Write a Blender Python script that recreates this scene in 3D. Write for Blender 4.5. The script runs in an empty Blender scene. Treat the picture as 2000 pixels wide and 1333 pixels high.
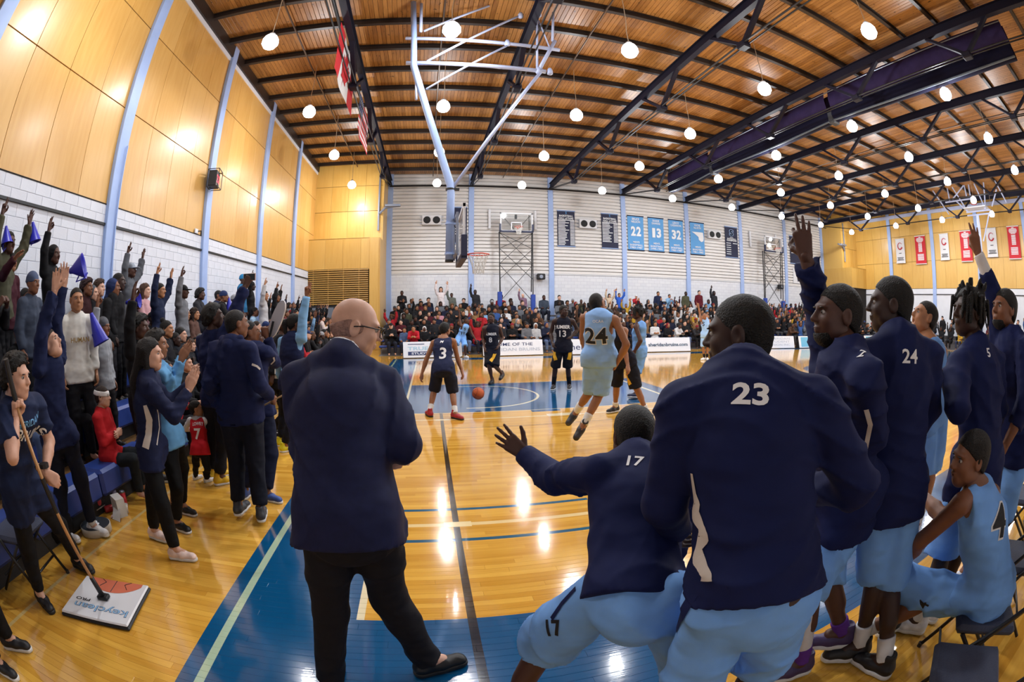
import bpy, bmesh, math, random
import numpy as np
from mathutils import Vector, Matrix
from mathutils.bvhtree import BVHTree

# ------------------------------------------------------------------ camera, world, exposure
SC = bpy.context.scene
COL = SC.collection
rnd = random.Random(7)
NR = np.random.RandomState(5)
CAM = np.array([0.5545, -2.2808, 1.8148])
YAW, PITCH, ROLL, FPX = 0.1763, -0.0638, -0.0053, 903.62
def _basis():
    cy, sy, cp, sp = math.cos(YAW), math.sin(YAW), math.cos(PITCH), math.sin(PITCH)
    F = np.array([sy*cp, cy*cp, sp]); R = np.array([cy, -sy, 0.0]); U = np.cross(R, F)
    cr, sr = math.cos(ROLL), math.sin(ROLL)
    return R*cr+U*sr, -R*sr+U*cr, F
CR, CU, CF = _basis()
cam = bpy.data.cameras.new('camera'); cam_ob = bpy.data.objects.new('camera', cam); COL.objects.link(cam_ob)
cam.type = 'PANO'; cam.panorama_type = 'FISHEYE_EQUISOLID'
cam.sensor_fit = 'HORIZONTAL'; cam.sensor_width = 36.0; cam.sensor_height = 24.0
cam.fisheye_lens = FPX*36.0/2000.0; cam.fisheye_fov = math.radians(200)
cam.clip_start = 0.05; cam.clip_end = 200
cam_ob.matrix_world = Matrix(((CR[0], CU[0], -CF[0], CAM[0]), (CR[1], CU[1], -CF[1], CAM[1]), (CR[2], CU[2], -CF[2], CAM[2]), (0, 0, 0, 1)))
SC.camera = cam_ob
w = bpy.data.worlds.new('world'); SC.world = w; w.use_nodes = True
w.node_tree.nodes['Background'].inputs[0].default_value = (0.75, 0.8, 0.9, 1); w.node_tree.nodes['Background'].inputs[1].default_value = 0.15
SC.view_settings.view_transform = 'Standard'; SC.view_settings.look = 'None'
SC.view_settings.exposure = 0.0; SC.view_settings.gamma = 1.0; SC.view_settings.use_curve_mapping = False
LAMP_WATTS = 285.0
try:
    SC.cycles.use_denoising = True; SC.cycles.max_bounces = 4; SC.cycles.diffuse_bounces = 2; SC.cycles.glossy_bounces = 2
    SC.cycles.transmission_bounces = 3; SC.cycles.adaptive_threshold = 0.06; SC.cycles.caustics_reflective = False; SC.cycles.caustics_refractive = False
    SC.cycles.sample_clamp_indirect = 4.0
except Exception: pass

# pixel helpers: a pixel of the photograph gives a direction only
def proj(p):
    d = np.asarray(p, float)-CAM; x = d@CR; y = d@CU; z = d@CF
    th = np.arctan2(np.hypot(x, y), z); ph = np.arctan2(y, x); r = 2*FPX*np.sin(th/2)
    return np.stack([1000+r*np.cos(ph), 666.5-r*np.sin(ph)], -1)
def ray(px, py):
    u, v = px-1000, 666.5-py; th = 2*math.asin(min(1, math.hypot(u, v)/(2*FPX))); ph = math.atan2(v, u)
    return math.cos(th)*CF+math.sin(th)*(math.cos(ph)*CR+math.sin(ph)*CU)
def onz(px, py, z=0.0): d = ray(px, py); return CAM+d*((z-CAM[2])/d[2])
def onx(px, py, x): d = ray(px, py); return CAM+d*((x-CAM[0])/d[0])
def ony(px, py, y): d = ray(px, py); return CAM+d*((y-CAM[1])/d[1])
def inview(p, m=60):
    d = np.asarray(p, float)-CAM
    if d@CF < -0.3*np.linalg.norm(d): return False
    q = proj(p); return -m < q[0] < 2000+m and -m < q[1] < 1333+m

# ------------------------------------------------------------------ helpers
def lin(h):
    if isinstance(h, str):
        h = h.lstrip('#'); h = [int(h[i:i+2], 16)/255 for i in (0, 2, 4)]
    return tuple((c/12.92 if c <= 0.04045 else ((c+0.055)/1.055)**2.4) for c in h)
_mats = {}
def nodes_of(m): return m.node_tree.nodes, m.node_tree.links
def mat(name, col, rough=0.6, metal=0.0, spec=0.5, emit=None, noise=None, bump=None, coat=0.0, trans=0.0, sheen=0.0, alpha=1.0):
    """procedural principled material; noise=(scale, amount) colour variation, bump=(scale, strength, stretch)"""
    if name in _mats: return _mats[name]
    m = bpy.data.materials.new(name); m.use_nodes = True; N, L = nodes_of(m); b = N['Principled BSDF']
    c = lin(col); b.inputs['Base Color'].default_value = (*c, 1); b.inputs['Roughness'].default_value = rough
    b.inputs['Metallic'].default_value = metal; b.inputs['Specular IOR Level'].default_value = spec
    if coat: b.inputs['Coat Weight'].default_value = coat; b.inputs['Coat Roughness'].default_value = 0.08
    if sheen: b.inputs['Sheen Weight'].default_value = sheen
    if trans: b.inputs['Transmission Weight'].default_value = trans
    if alpha < 1: b.inputs['Alpha'].default_value = alpha
    if emit: b.inputs['Emission Color'].default_value = (*lin(emit[0]), 1); b.inputs['Emission Strength'].default_value = emit[1]
    if noise or bump:
        tc = N.new('ShaderNodeTexCoord')
    if noise:
        t = N.new('ShaderNodeTexNoise'); t.inputs['Scale'].default_value = noise[0]; t.inputs['Detail'].default_value = 3
        L.new(tc.outputs['Object'], t.inputs['Vector'])
        h = N.new('ShaderNodeHueSaturation'); h.inputs['Color'].default_value = (*c, 1)
        mr = N.new('ShaderNodeMapRange'); mr.inputs['From Min'].default_value = 0.3; mr.inputs['From Max'].default_value = 0.7
        mr.inputs['To Min'].default_value = 1-noise[1]; mr.inputs['To Max'].default_value = 1+noise[1]
        L.new(t.outputs['Fac'], mr.inputs['Value']); L.new(mr.outputs[0], h.inputs['Value']); L.new(h.outputs[0], b.inputs['Base Color'])
    if bump:
        mp = N.new('ShaderNodeMapping'); mp.inputs['Scale'].default_value = bump[2] if len(bump) > 2 else (1, 1, 1)
        t2 = N.new('ShaderNodeTexNoise'); t2.inputs['Scale'].default_value = bump[0]; t2.inputs['Detail'].default_value = bump[3] if len(bump) > 3 else 4
        L.new(tc.outputs['Object'], mp.inputs['Vector']); L.new(mp.outputs[0], t2.inputs['Vector'])
        bp = N.new('ShaderNodeBump'); bp.inputs['Strength'].default_value = bump[1]; bp.inputs['Distance'].default_value = 0.03
        L.new(t2.outputs['Fac'], bp.inputs['Height']); L.new(bp.outputs[0], b.inputs['Normal'])
    _mats[name] = m; return m

class MB:
    def __init__(s): s.v = []; s.f = []; s.m = []; s.n = 0
    def add(s, v, f, mi=0):
        s.v.append(np.asarray(v, float).reshape(-1, 3)); s.f += [[i+s.n for i in q] for q in f]; s.m += [mi]*len(f); s.n += len(s.v[-1]); return s
    def box(s, lo, hi, mi=0):
        x0, y0, z0 = lo; x1, y1, z1 = hi
        return s.add([(x0,y0,z0),(x1,y0,z0),(x1,y1,z0),(x0,y1,z0),(x0,y0,z1),(x1,y0,z1),(x1,y1,z1),(x0,y1,z1)],
                     [(0,3,2,1),(4,5,6,7),(0,1,5,4),(1,2,6,5),(2,3,7,6),(3,0,4,7)], mi)
    def bbox(s, lo, hi, b=0.004, mi=0):
        """box with all edges chamfered"""
        lo = np.array(lo, float); hi = np.array(hi, float); b = min(b, 0.49*float((hi-lo).min())); c = (lo+hi)/2; h = (hi-lo)/2
        V = []; idx = {}
        for sx in (-1, 1):
            for sy in (-1, 1):
                for sz in (-1, 1):
                    for a in range(3):
                        q = h-b; q[a] = h[a]; idx[(sx, sy, sz, a)] = len(V); V.append(c+q*np.array([sx, sy, sz]))
        F = []
        for a in range(3):
            o = [i for i in range(3) if i != a]
            for sg in (-1, 1):
                k = []
                for (p, q) in ((-1,-1),(1,-1),(1,1),(-1,1)):
                    t = [0,0,0]; t[a] = sg; t[o[0]] = p; t[o[1]] = q; k.append(idx[(*t, a)])
                F.append(k if (sg > 0) == (a != 1) else k[::-1])
        for a in range(3):
            o = [i for i in range(3) if i != a]
            for p in (-1, 1):
                for q in (-1, 1):
                    t = [0,0,0]; t[o[0]] = p; t[o[1]] = q; t[a] = -1; t2 = list(t); t2[a] = 1
                    k = [idx[(*t, o[0])], idx[(*t2, o[0])], idx[(*t2, o[1])], idx[(*t, o[1])]]
                    F.append(k if (p*q > 0) == (a != 1) else k[::-1])
        for sx in (-1, 1):
            for sy in (-1, 1):
                for sz in (-1, 1):
                    k = [idx[(sx, sy, sz, a)] for a in range(3)]; F.append(k if sx*sy*sz > 0 else k[::-1])
        return s.add(V, F, mi)
    def bar(s, p, q, w, h, up=(0, 0, 1), mi=0):
        p = np.array(p, float); q = np.array(q, float); d = q-p; d /= np.linalg.norm(d)
        x = np.cross(d, up); 
        if np.linalg.norm(x) < 1e-5: x = np.cross(d, (1, 0, 0))
        x /= np.linalg.norm(x); z = np.cross(x, d)
        c = [-x*w/2-z*h/2, x*w/2-z*h/2, x*w/2+z*h/2, -x*w/2+z*h/2]
        return s.add([p+k for k in c]+[q+k for k in c], [(3,2,1,0),(4,5,6,7),(0,1,5,4),(1,2,6,5),(2,3,7,6),(3,0,4,7)], mi)
    def tube(s, pts, r, n=8, mi=0, cap=True):
        pts = [np.array(p, float) for p in pts]; k = len(pts); rr = r if hasattr(r, '__len__') else [r]*k
        V = []; prev = None
        for i, p in enumerate(pts):
            d = pts[min(i+1, k-1)]-pts[max(i-1, 0)]; d = d/(np.linalg.norm(d)+1e-12)
            if prev is None:
                x = np.cross(d, (0, 0, 1)); x = np.cross(d, (1, 0, 0)) if np.linalg.norm(x) < 1e-3 else x
            else: x = prev-d*(prev@d)
            x /= np.linalg.norm(x); prev = x; y = np.cross(d, x)
            for j in range(n):
                a = 2*math.pi*j/n; V.append(p+rr[i]*(x*math.cos(a)+y*math.sin(a)))
        F = [(i*n+j, i*n+(j+1) % n, (i+1)*n+(j+1) % n, (i+1)*n+j) for i in range(k-1) for j in range(n)]
        if cap: F += [tuple(range(n))[::-1], tuple(range((k-1)*n, k*n))]
        return s.add(V, F, mi)
    def lathe(s, c, prof, n=16, mi=0, axis=(0, 0, 1)):
        """prof: list of (radius, height) from bottom to top"""
        c = np.array(c, float); a = np.array(axis, float); a /= np.linalg.norm(a)
        x = np.cross(a, (0, 1, 0)) if abs(a[1]) < 0.9 else np.cross(a, (1, 0, 0)); x /= np.linalg.norm(x); y = np.cross(a, x)
        V = [c+a*h+r*(x*math.cos(2*math.pi*j/n)+y*math.sin(2*math.pi*j/n)) for r, h in prof for j in range(n)]
        F = [(i*n+j, i*n+(j+1) % n, (i+1)*n+(j+1) % n, (i+1)*n+j) for i in range(len(prof)-1) for j in range(n)]
        F += [tuple(range(n))[::-1], tuple(range((len(prof)-1)*n, len(prof)*n))]
        return s.add(V, F, mi)
    def prism(s, poly, ext, mi=0):
        """poly: 3-D outline, ext: extrusion vector"""
        P = np.array(poly, float); n = len(P); Q = P+np.array(ext, float)
        return s.add(np.vstack([P, Q]), [tuple(range(n))[::-1], tuple(range(n, 2*n))]+[(i, (i+1) % n, n+(i+1) % n, n+i) for i in range(n)], mi)
    def grid(s, P, mi=0, wrap=False):
        """P: (a,b,3) array of points"""
        a, b = P.shape[:2]
        return s.add(P.reshape(-1, 3), [(i*b+j, i*b+(j+1) % b, (i+1)*b+(j+1) % b, (i+1)*b+j) for i in range(a-1) for j in range(b if wrap else b-1)], mi)
    def mesh(s, name, mats=(), smooth=False):
        me = bpy.data.meshes.new(name); V = np.vstack(s.v) if s.v else np.zeros((0, 3)); me.from_pydata(V.tolist(), [], s.f)
        for m in mats: me.materials.append(m)
        if len(mats) > 1: me.polygons.foreach_set('material_index', s.m)
        if smooth:
            me.polygons.foreach_set('use_smooth', [True]*len(me.polygons))
        me.update(); return me
    def build(s, name, m, parent=None, smooth=False):
        return obj(name, s.mesh(name, m if isinstance(m, (list, tuple)) else [m], smooth), parent)
def obj(name, me, parent=None):
    o = bpy.data.objects.new(name, me); COL.objects.link(o)
    if parent is not None: o.parent = parent
    return o
def tag(o, label=None, cat=None, group=None, kind=None):
    if label: o['label'] = label
    if cat: o['category'] = cat
    if group: o['group'] = group
    if kind: o['kind'] = kind
    return o
def thing(name, label, cat, loc=(0, 0, 0), rz=0.0, group=None):
    o = bpy.data.objects.new(name, None); COL.objects.link(o); o.location = loc; o.rotation_euler = (0, 0, rz); o.empty_display_size = 0.1
    return tag(o, label, cat, group)
def struct(name, label=None):
    o = bpy.data.objects.new(name, None); COL.objects.link(o); o.empty_display_size = 0.1; o['kind'] = 'structure'
    if label: o['label'] = label
    return o
def stuff(o): o['kind'] = 'stuff'; return o
def setmat(o, m, i=0):
    o.material_slots[i].link = 'OBJECT'; o.material_slots[i].material = m

_glyph = {}
def text_geo(txt, size=1.0, bold=0.0, sub=0):
    """flat text as triangles, centred, in the xy plane"""
    key = (txt, bold)
    if key not in _glyph:
        cu = bpy.data.curves.new('t', 'FONT'); cu.body = txt; cu.align_x = 'CENTER'; cu.align_y = 'CENTER'; cu.size = 1.0; cu.offset = bold
        cu.resolution_u = 3; cu.fill_mode = 'FRONT'
        o = bpy.data.objects.new('t', cu); me = bpy.data.meshes.new_from_object(o)
        V = np.array([v.co[:] for v in me.vertices]).reshape(-1, 3); F = [tuple(p.vertices) for p in me.polygons]
        bpy.data.objects.remove(o); bpy.data.meshes.remove(me); bpy.data.curves.remove(cu)
        _glyph[key] = (V, F)
    V, F = _glyph[key]; return V*size, F
def put_text(name, txt, center, right, up, h, m, parent, bold=0.0, width=None, off=0.0):
    """lettering lying on a plane: cap height about h, squeezed to width if given"""
    V, F = text_geo(txt, 1.0, bold)
    if not len(V): return None
    hh = V[:, 1].max()-V[:, 1].min(); ww = V[:, 0].max()-V[:, 0].min()
    sx = sy = h/max(hh, 1e-6)
    if width: sx = width/max(ww, 1e-6)
    right = np.array(right, float); up = np.array(up, float); n = np.cross(right, up)
    c0 = np.array([(V[:, 0].max()+V[:, 0].min())/2, (V[:, 1].max()+V[:, 1].min())/2])
    P = np.array(center, float)+np.outer((V[:, 0]-c0[0])*sx, right)+np.outer((V[:, 1]-c0[1])*sy, up)+n*off
    return MB().add(P, F).build(name, m, parent)
# ------------------------------------------------------------------ the hall
XL, YF, XR, YN, H, H1 = -5.76, 23.96, 33.5, -5.2, 9.88, 3.99
XC = [-1.83+4.706*i for i in range(8)]
YC = [4.669+4.363*i for i in range(-2, 4)]
YW, YB, ZB = 21.6, 20.6, 5.6
M_navy = mat('navy_steel', '#131326', 0.55, spec=.3); M_blue = mat('pale_blue_paint', '#9db4e2', 0.45, noise=(3, 0.04)); M_black = mat('black_metal', '#131317', 0.5)
M_white = mat('white_paint', '#d9dbe2', 0.55, noise=(2, 0.03)); M_block = mat('painted_block', '#d3d6e0', 0.6, noise=(1.5, 0.04), bump=(60, 0.12))
M_joint = mat('block_joint', '#b9bdc9', 0.8); M_dark = mat('dark_gap', '#1b1512', 0.9); M_purlin = mat('dark_brown_purlin', '#2a1f1a', 0.45, spec=.5)
M_steel = mat('grey_steel', '#8d95a6', 0.35, metal=0.6); M_paleframe = mat('pale_frame_paint', '#b9c4e6', 0.35)

def wood_mat(name, c1, c2, rough, along, scale, coat=0.0):
    m = bpy.data.materials.new(name); m.use_nodes = True; N, L = nodes_of(m); b = N['Principled BSDF']
    g = N.new('ShaderNodeNewGeometry'); mp = N.new('ShaderNodeMapping'); mp.inputs['Scale'].default_value = along
    t = N.new('ShaderNodeTexNoise'); t.inputs['Scale'].default_value = scale; t.inputs['Detail'].default_value = 5
    oi = N.new('ShaderNodeObjectInfo'); a = N.new('ShaderNodeMath'); a.operation = 'MULTIPLY_ADD'; a.inputs[1].default_value = 0.5; 
    L.new(g.outputs['Position'], mp.inputs['Vector']); L.new(mp.outputs[0], t.inputs['Vector'])
    L.new(oi.outputs['Random'], a.inputs[0]); L.new(t.outputs['Fac'], a.inputs[2])
    r = N.new('ShaderNodeValToRGB'); r.color_ramp.elements[0].position = 0.35; r.color_ramp.elements[1].position = 1.05
    r.color_ramp.elements[0].color = (*lin(c1), 1); r.color_ramp.elements[1].color = (*lin(c2), 1)
    L.new(a.outputs[0], r.inputs['Fac']); L.new(r.outputs[0], b.inputs['Base Color']); b.inputs['Roughness'].default_value = rough
    if coat: b.inputs['Coat Weight'].default_value = coat; b.inputs['Coat Roughness'].default_value = 0.22
    return m
M_panel = wood_mat('maple_panel', '#c8964a', '#d6a860', 0.42, (6, 6, 0.7), 2.0, 0.35)
M_panel2 = wood_mat('golden_panel', '#cb9c48', '#d6ab5a', 0.42, (5, 5, 0.6), 2.0, 0.3)

def deck_mat():
    m = bpy.data.materials.new('roof_deck_wood'); m.use_nodes = True; N, L = nodes_of(m); b = N['Principled BSDF']
    g = N.new('ShaderNodeNewGeometry'); sp = N.new('ShaderNodeSeparateXYZ'); L.new(g.outputs['Position'], sp.inputs[0])
    def cell(o, s, off):
        a = N.new('ShaderNodeMath'); a.operation = 'SUBTRACT'; a.inputs[1].default_value = off; L.new(sp.outputs[o], a.inputs[0])
        d = N.new('ShaderNodeMath'); d.operation = 'DIVIDE'; d.inputs[1].default_value = s; L.new(a.outputs[0], d.inputs[0])
        f = N.new('ShaderNodeMath'); f.operation = 'FLOOR'; L.new(d.outputs[0], f.inputs[0]); return f
    cx = cell('X', 0.125, XL); cy = cell('Y', 1.42*3, 7.0)
    cb = N.new('ShaderNodeCombineXYZ'); L.new(cx.outputs[0], cb.inputs[0]); L.new(cy.outputs[0], cb.inputs[1])
    wn = N.new('ShaderNodeTexWhiteNoise'); L.new(cb.outputs[0], wn.inputs['Vector'])
    mp = N.new('ShaderNodeMapping'); mp.inputs['Scale'].default_value = (30, 2.2, 1); L.new(g.outputs['Position'], mp.inputs['Vector'])
    t = N.new('ShaderNodeTexNoise'); t.inputs['Scale'].default_value = 1.0; t.inputs['Detail'].default_value = 4; L.new(mp.outputs[0], t.inputs['Vector'])
    k = N.new('ShaderNodeTexNoise'); k.inputs['Scale'].default_value = 9; L.new(g.outputs['Position'], k.inputs['Vector'])
    a = N.new('ShaderNodeMath'); a.operation = 'MULTIPLY_ADD'; a.inputs[1].default_value = 0.55
    L.new(wn.outputs['Value'], a.inputs[0]); L.new(t.outputs['Fac'], a.inputs[2])
    r = N.new('ShaderNodeValToRGB'); e = r.color_ramp.elements; e[0].position = 0.3; e[0].color = (*lin('#7a4c20'), 1); e[1].position = 1.1; e[1].color = (*lin('#b58045'), 1)
    L.new(a.outputs[0], r.inputs['Fac'])
    kr = N.new('ShaderNodeValToRGB'); kr.color_ramp.elements[0].position = 0.27; kr.color_ramp.elements[1].position = 0.33
    kr.color_ramp.elements[0].color = (0.25, 0.2, 0.16, 1); kr.color_ramp.elements[1].color = (1, 1, 1, 1); L.new(k.outputs['Fac'], kr.inputs['Fac'])
    mx = N.new('ShaderNodeMix'); mx.data_type = 'RGBA'; mx.blend_type = 'MULTIPLY'; mx.inputs['Factor'].default_value = 1.0
    L.new(r.outputs[0], mx.inputs['A']); L.new(kr.outputs[0], mx.inputs['B']); L.new(mx.outputs['Result'], b.inputs['Base Color'])
    b.inputs['Roughness'].default_value = 0.4
    return m
M_deck = deck_mat()

# ---- floor: strip maple with painted borders, key and lines
RIMY = 7.56
def floor_mat(name, plank):
    m = bpy.data.materials.new(name); m.use_nodes = True; N, L = nodes_of(m); b = N['Principled BSDF']
    g = N.new('ShaderNodeNewGeometry'); sp = N.new('ShaderNodeSeparateXYZ'); L.new(g.outputs['Position'], sp.inputs[0])
    X, Y = sp.outputs['X'], sp.outputs['Y']
    def mth(op, a, bb=None, c=None):
        n = N.new('ShaderNodeMath'); n.operation = op
        for i, q in enumerate((a, bb, c)):
            if q is None: continue
            if isinstance(q, (int, float)): n.inputs[i].default_value = q
            else: L.new(q, n.inputs[i])
        return n.outputs[0]
    def between(s, lo, hi): return mth('LESS_THAN', mth('ABSOLUTE', mth('SUBTRACT', s, (lo+hi)/2)), (hi-lo)/2)
    def rect(x0, x1, y0, y1): return mth('MULTIPLY', between(X, x0, x1), between(Y, y0, y1))
    def ring(cx, cy, r, wd, cond=None):
        d = mth('SQRT', mth('ADD', mth('POWER', mth('SUBTRACT', X, cx), 2.0), mth('POWER', mth('SUBTRACT', Y, cy), 2.0)))
        q = mth('LESS_THAN', mth('ABSOLUTE', mth('SUBTRACT', d, r)), wd/2)
        return mth('MULTIPLY', q, cond) if cond is not None else q
    def disc(cx, cy, r):
        d = mth('SQRT', mth('ADD', mth('POWER', mth('SUBTRACT', X, cx), 2.0), mth('POWER', mth('SUBTRACT', Y, cy), 2.0)))
        return mth('LESS_THAN', d, r)
    def union(*q):
        o = q[0]
        for k in q[1:]: o = mth('MAXIMUM', o, k)
        return o
    # wood colour per strip
    mp = N.new('ShaderNodeMapping'); mp.inputs['Scale'].default_value = (1.6, 26, 1); L.new(g.outputs['Position'], mp.inputs['Vector'])
    t = N.new('ShaderNodeTexNoise'); t.inputs['Scale'].default_value = 1.4; t.inputs['Detail'].default_value = 5; L.new(mp.outputs[0], t.inputs['Vector'])
    big = N.new('ShaderNodeTexNoise'); big.inputs['Scale'].default_value = 0.8; L.new(g.outputs['Position'], big.inputs['Vector'])
    if plank:
        oi = N.new('ShaderNodeObjectInfo'); rv = oi.outputs['Random']
    else:
        row = mth('FLOOR', mth('DIVIDE', Y, 0.0572)); sh = N.new('ShaderNodeTexWhiteNoise'); sh.noise_dimensions = '1D'; L.new(row, sh.inputs['W'])
        cx = mth('FLOOR', mth('ADD', mth('DIVIDE', X, 0.95), mth('MULTIPLY', sh.outputs['Value'], 7.0)))
        cb = N.new('ShaderNodeCombineXYZ'); L.new(cx, cb.inputs[0]); L.new(row, cb.inputs[1])
        wn = N.new('ShaderNodeTexWhiteNoise'); L.new(cb.outputs[0], wn.inputs['Vector']); rv = wn.outputs['Value']
    fac = mth('ADD', mth('MULTIPLY', rv, 0.45), mth('ADD', mth('MULTIPLY', t.outputs['Fac'], 0.5), mth('MULTIPLY', big.outputs['Fac'], 0.25)))
    r = N.new('ShaderNodeValToRGB'); e = r.color_ramp.elements; e[0].position = 0.25; e[0].color = (*lin('#c68a2a'), 1); e[1].position = 0.95; e[1].color = (*lin('#eeb951'), 1)
    L.new(fac, r.inputs['Fac']); col = r.outputs[0]
    def paint(mask, c, strength=1.0):
        nonlocal col
        mx = N.new('ShaderNodeMix'); mx.data_type = 'RGBA'; L.new(mth('MULTIPLY', mask, strength), mx.inputs['Factor']); L.new(col, mx.inputs['A']); mx.inputs['B'].default_value = (*lin(c), 1); col = mx.outputs['Result']
    CL = 27.5   # court length
    ax = mth('MINIMUM', X, mth('SUBTRACT', CL, X))   # mirrored court halves
    X0 = X; 
    inside = rect(0, CL, 0, 2*RIMY); outer = rect(-0.95, CL+0.95, -0.95, 2*RIMY+0.77)
    band = mth('MULTIPLY', outer, mth('SUBTRACT', 1.0, inside))
    X = ax
    key = mth('MULTIPLY', between(X, 0, 5.9), between(Y, RIMY-1.64, RIMY+1.64))
    paint(union(band, key), '#0c5180')
    paint(disc(CL/2, RIMY, 1.8), '#0c5180')
    # lines
    far3 = mth('LESS_THAN', 1.35, X); 
    blue3 = union(mth('MULTIPLY', between(X, 0, 2.0), union(between(Y, 1.05, 1.10), between(Y, 2*RIMY-1.1, 2*RIMY-1.05))), ring(1.6, RIMY, 6.6, 0.05, mth('LESS_THAN', 2.0, X)),
                  mth('MULTIPLY', between(X, 0, 2.0), union(between(Y, 1.67, 1.72), between(Y, 2*RIMY-1.72, 2*RIMY-1.67))), ring(1.6, RIMY, 5.95, 0.05, mth('LESS_THAN', 2.0, X)))
    paint(blue3, '#1d5a78')
    paint(mth('MULTIPLY', between(X, 0, 27), between(Y, 1.34, 1.40)), '#f1d9a2', 0.8)
    paint(mth('MULTIPLY', between(X, 0, 27), between(Y, 5.36, 5.41)), '#f3e2b4', 0.9)
    paint(rect(2.55, 3.15, 5.33, 5.52), '#f6e9c8', 0.9)
    white = union(between(X, 0, 0.05), mth('MULTIPLY', between(X, 5.45, 5.53), between(Y, RIMY-1.64, RIMY+1.64)), ring(1.57, RIMY, 1.28, 0.055, mth('LESS_THAN', 1.57, X)),
                  mth('MULTIPLY', between(X, 1.2, 1.57), union(between(Y, RIMY-1.31, RIMY-1.255), between(Y, RIMY+1.255, RIMY+1.31))), between(X0, CL/2-0.03, CL/2+0.03),
                  mth('MULTIPLY', between(X, 0.0, 5.9), union(between(Y, RIMY-1.66, RIMY-1.635), between(Y, RIMY+1.635, RIMY+1.66))))
    paint(mth('MULTIPLY', white, between(Y, 0, 2*RIMY)), '#e9ddb8', 0.95)
    paint(rect(2.35, 2.9, RIMY-1.83, RIMY-1.66), '#0c5180')
    X = X0
    paint(rect(-0.84, -0.78, -0.9, 15.8), '#b9cfae', 0.9)
    paint(rect(0.68, 0.735, -6, 5.9), '#15161a', 0.93); 
    paint(rect(0.6, 0.84, 5.33, 5.43), '#f3e2b4', 1.0); paint(rect(0.6, 0.84, 1.32, 1.42), '#f1d9a2', 1.0)
    paint(rect(0.8, 12, 4.78, 4.80), '#5a4a2c', 0.7)
    paint(rect(-2.45, -2.41, -4, 9), '#cfc38c', 0.6)
    L.new(col, b.inputs['Base Color'])
    n2 = N.new('ShaderNodeTexNoise'); n2.inputs['Scale'].default_value = 3.0; n2.inputs['Detail'].default_value = 3; L.new(mp.outputs[0], n2.inputs['Vector'])
    rr = N.new('ShaderNodeMapRange'); rr.inputs['To Min'].default_value = 0.07; rr.inputs['To Max'].default_value = 0.19; L.new(n2.outputs['Fac'], rr.inputs['Value']); L.new(rr.outputs[0], b.inputs['Roughness'])
    b.inputs['Specular IOR Level'].default_value = 0.3
    b.inputs['Coat Weight'].default_value = 0.7; b.inputs['Coat Roughness'].default_value = 0.025
    bp = N.new('ShaderNodeBump'); bp.inputs['Strength'].default_value = 0.025; bp.inputs['Distance'].default_value = 0.01; L.new(n2.outputs['Fac'], bp.inputs['Height'])
    L.new(bp.outputs[0], b.inputs['Normal']); L.new(bp.outputs[0], b.inputs['Coat Normal'])
    return m
M_floor = floor_mat('court_maple', False); M_plank = floor_mat('court_maple_strip', True)
floor = struct('floor', 'glossy maple gym floor with blue painted border and key')
PX0, PX1, PY0, PY1 = -3.2, 3.8, -1.7012, 0.6992
fb = MB()
for x0, x1, y0, y1 in ((XL-.3, PX0, YN-.3, YF+.3), (PX1, XR+.3, YN-.3, YF+.3), (PX0, PX1, YN-.3, PY0), (PX0, PX1, PY1, YF+.3)): fb.box((x0, y0, -0.06), (x1, y1, 0.0))
fb.build('floor_field', M_floor, floor)
MB().box((PX0, PY0, -0.06), (PX1, PY1, -0.021)).build('subfloor', M_dark, floor)
pw = 0.0572; nrow = int(round((PY1-PY0)/pw))
pme = MB().bbox((-0.5, -pw/2+0.0002, -0.02), (0.5, pw/2-0.0002, 0.0), 0.0009).mesh('plank', [M_plank])
for i in range(nrow):
    y = PY0+pw*(i+.5); cuts = [PX0]; x = PX0+rnd.uniform(0.35, 1.25)
    while x < PX1-0.3: cuts.append(x); x += rnd.uniform(0.8, 1.5)
    cuts.append(PX1)
    for a, c in zip(cuts[:-1], cuts[1:]):
        o = obj('plank', pme, floor); o.location = ((a+c)/2, y, 0); o.scale = (c-a-0.0005, 1, 1)

# ---- left wall: maple panels over white blocks, pale blue columns
def panel_wall(name, label, axis, pos, cols, z_rows, face, m, lo, hi, nper=4, gap=0.018, th=0.03):
    """panels on a wall. axis 'x': wall plane at x=pos, panels run along y; face = +1/-1 direction into the room"""
    root = struct(name, label); back = MB()
    d = 0.12*face
    if axis == 'x': back.box((min(pos-d, pos), lo, 0), (max(pos-d, pos), hi, H+.25)).build('backing', M_dark, root)
    else: back.box((lo, min(pos-d, pos), 0), (hi, max(pos-d, pos), H+.25)).build('backing', M_dark, root)
    cache = {}
    for c0, c1 in zip(cols[:-1], cols[1:]):
        for k in range(nper):
            a = c0+(c1-c0)*k/nper; bq = c0+(c1-c0)*(k+1)/nper
            for z0, z1 in zip(z_rows[:-1], z_rows[1:]):
                key = (round(bq-a, 3), round(z1-z0, 3))
                if key not in cache:
                    hy, hz = (bq-a-gap*.4)/2, (z1-z0-gap)/2
                    cache[key] = (MB().bbox((0, -hy, -hz), (th, hy, hz), 0.004) if axis == 'x' else MB().bbox((-hy, 0, -hz), (hy, th, hz), 0.004)).mesh('panel', [m])
                o = obj('panel', cache[key], root)
                o.location = (pos, (a+bq)/2, (z0+z1)/2) if axis == 'x' else ((a+bq)/2, pos, (z0+z1)/2)
                if face < 0: o.scale = (-1, 1, 1) if axis == 'x' else (1, -1, 1)
    return root
ycols = YC+[YW]
wl = panel_wall('wall_left', 'tall maple panelled wall above white painted blocks', 'x', XL, [YN]+ycols[1:] if False else [YC[0]-4.363]+ycols, [H1, 5.97, 7.92, H+.2], 1, M_panel, YN, YF)
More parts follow.
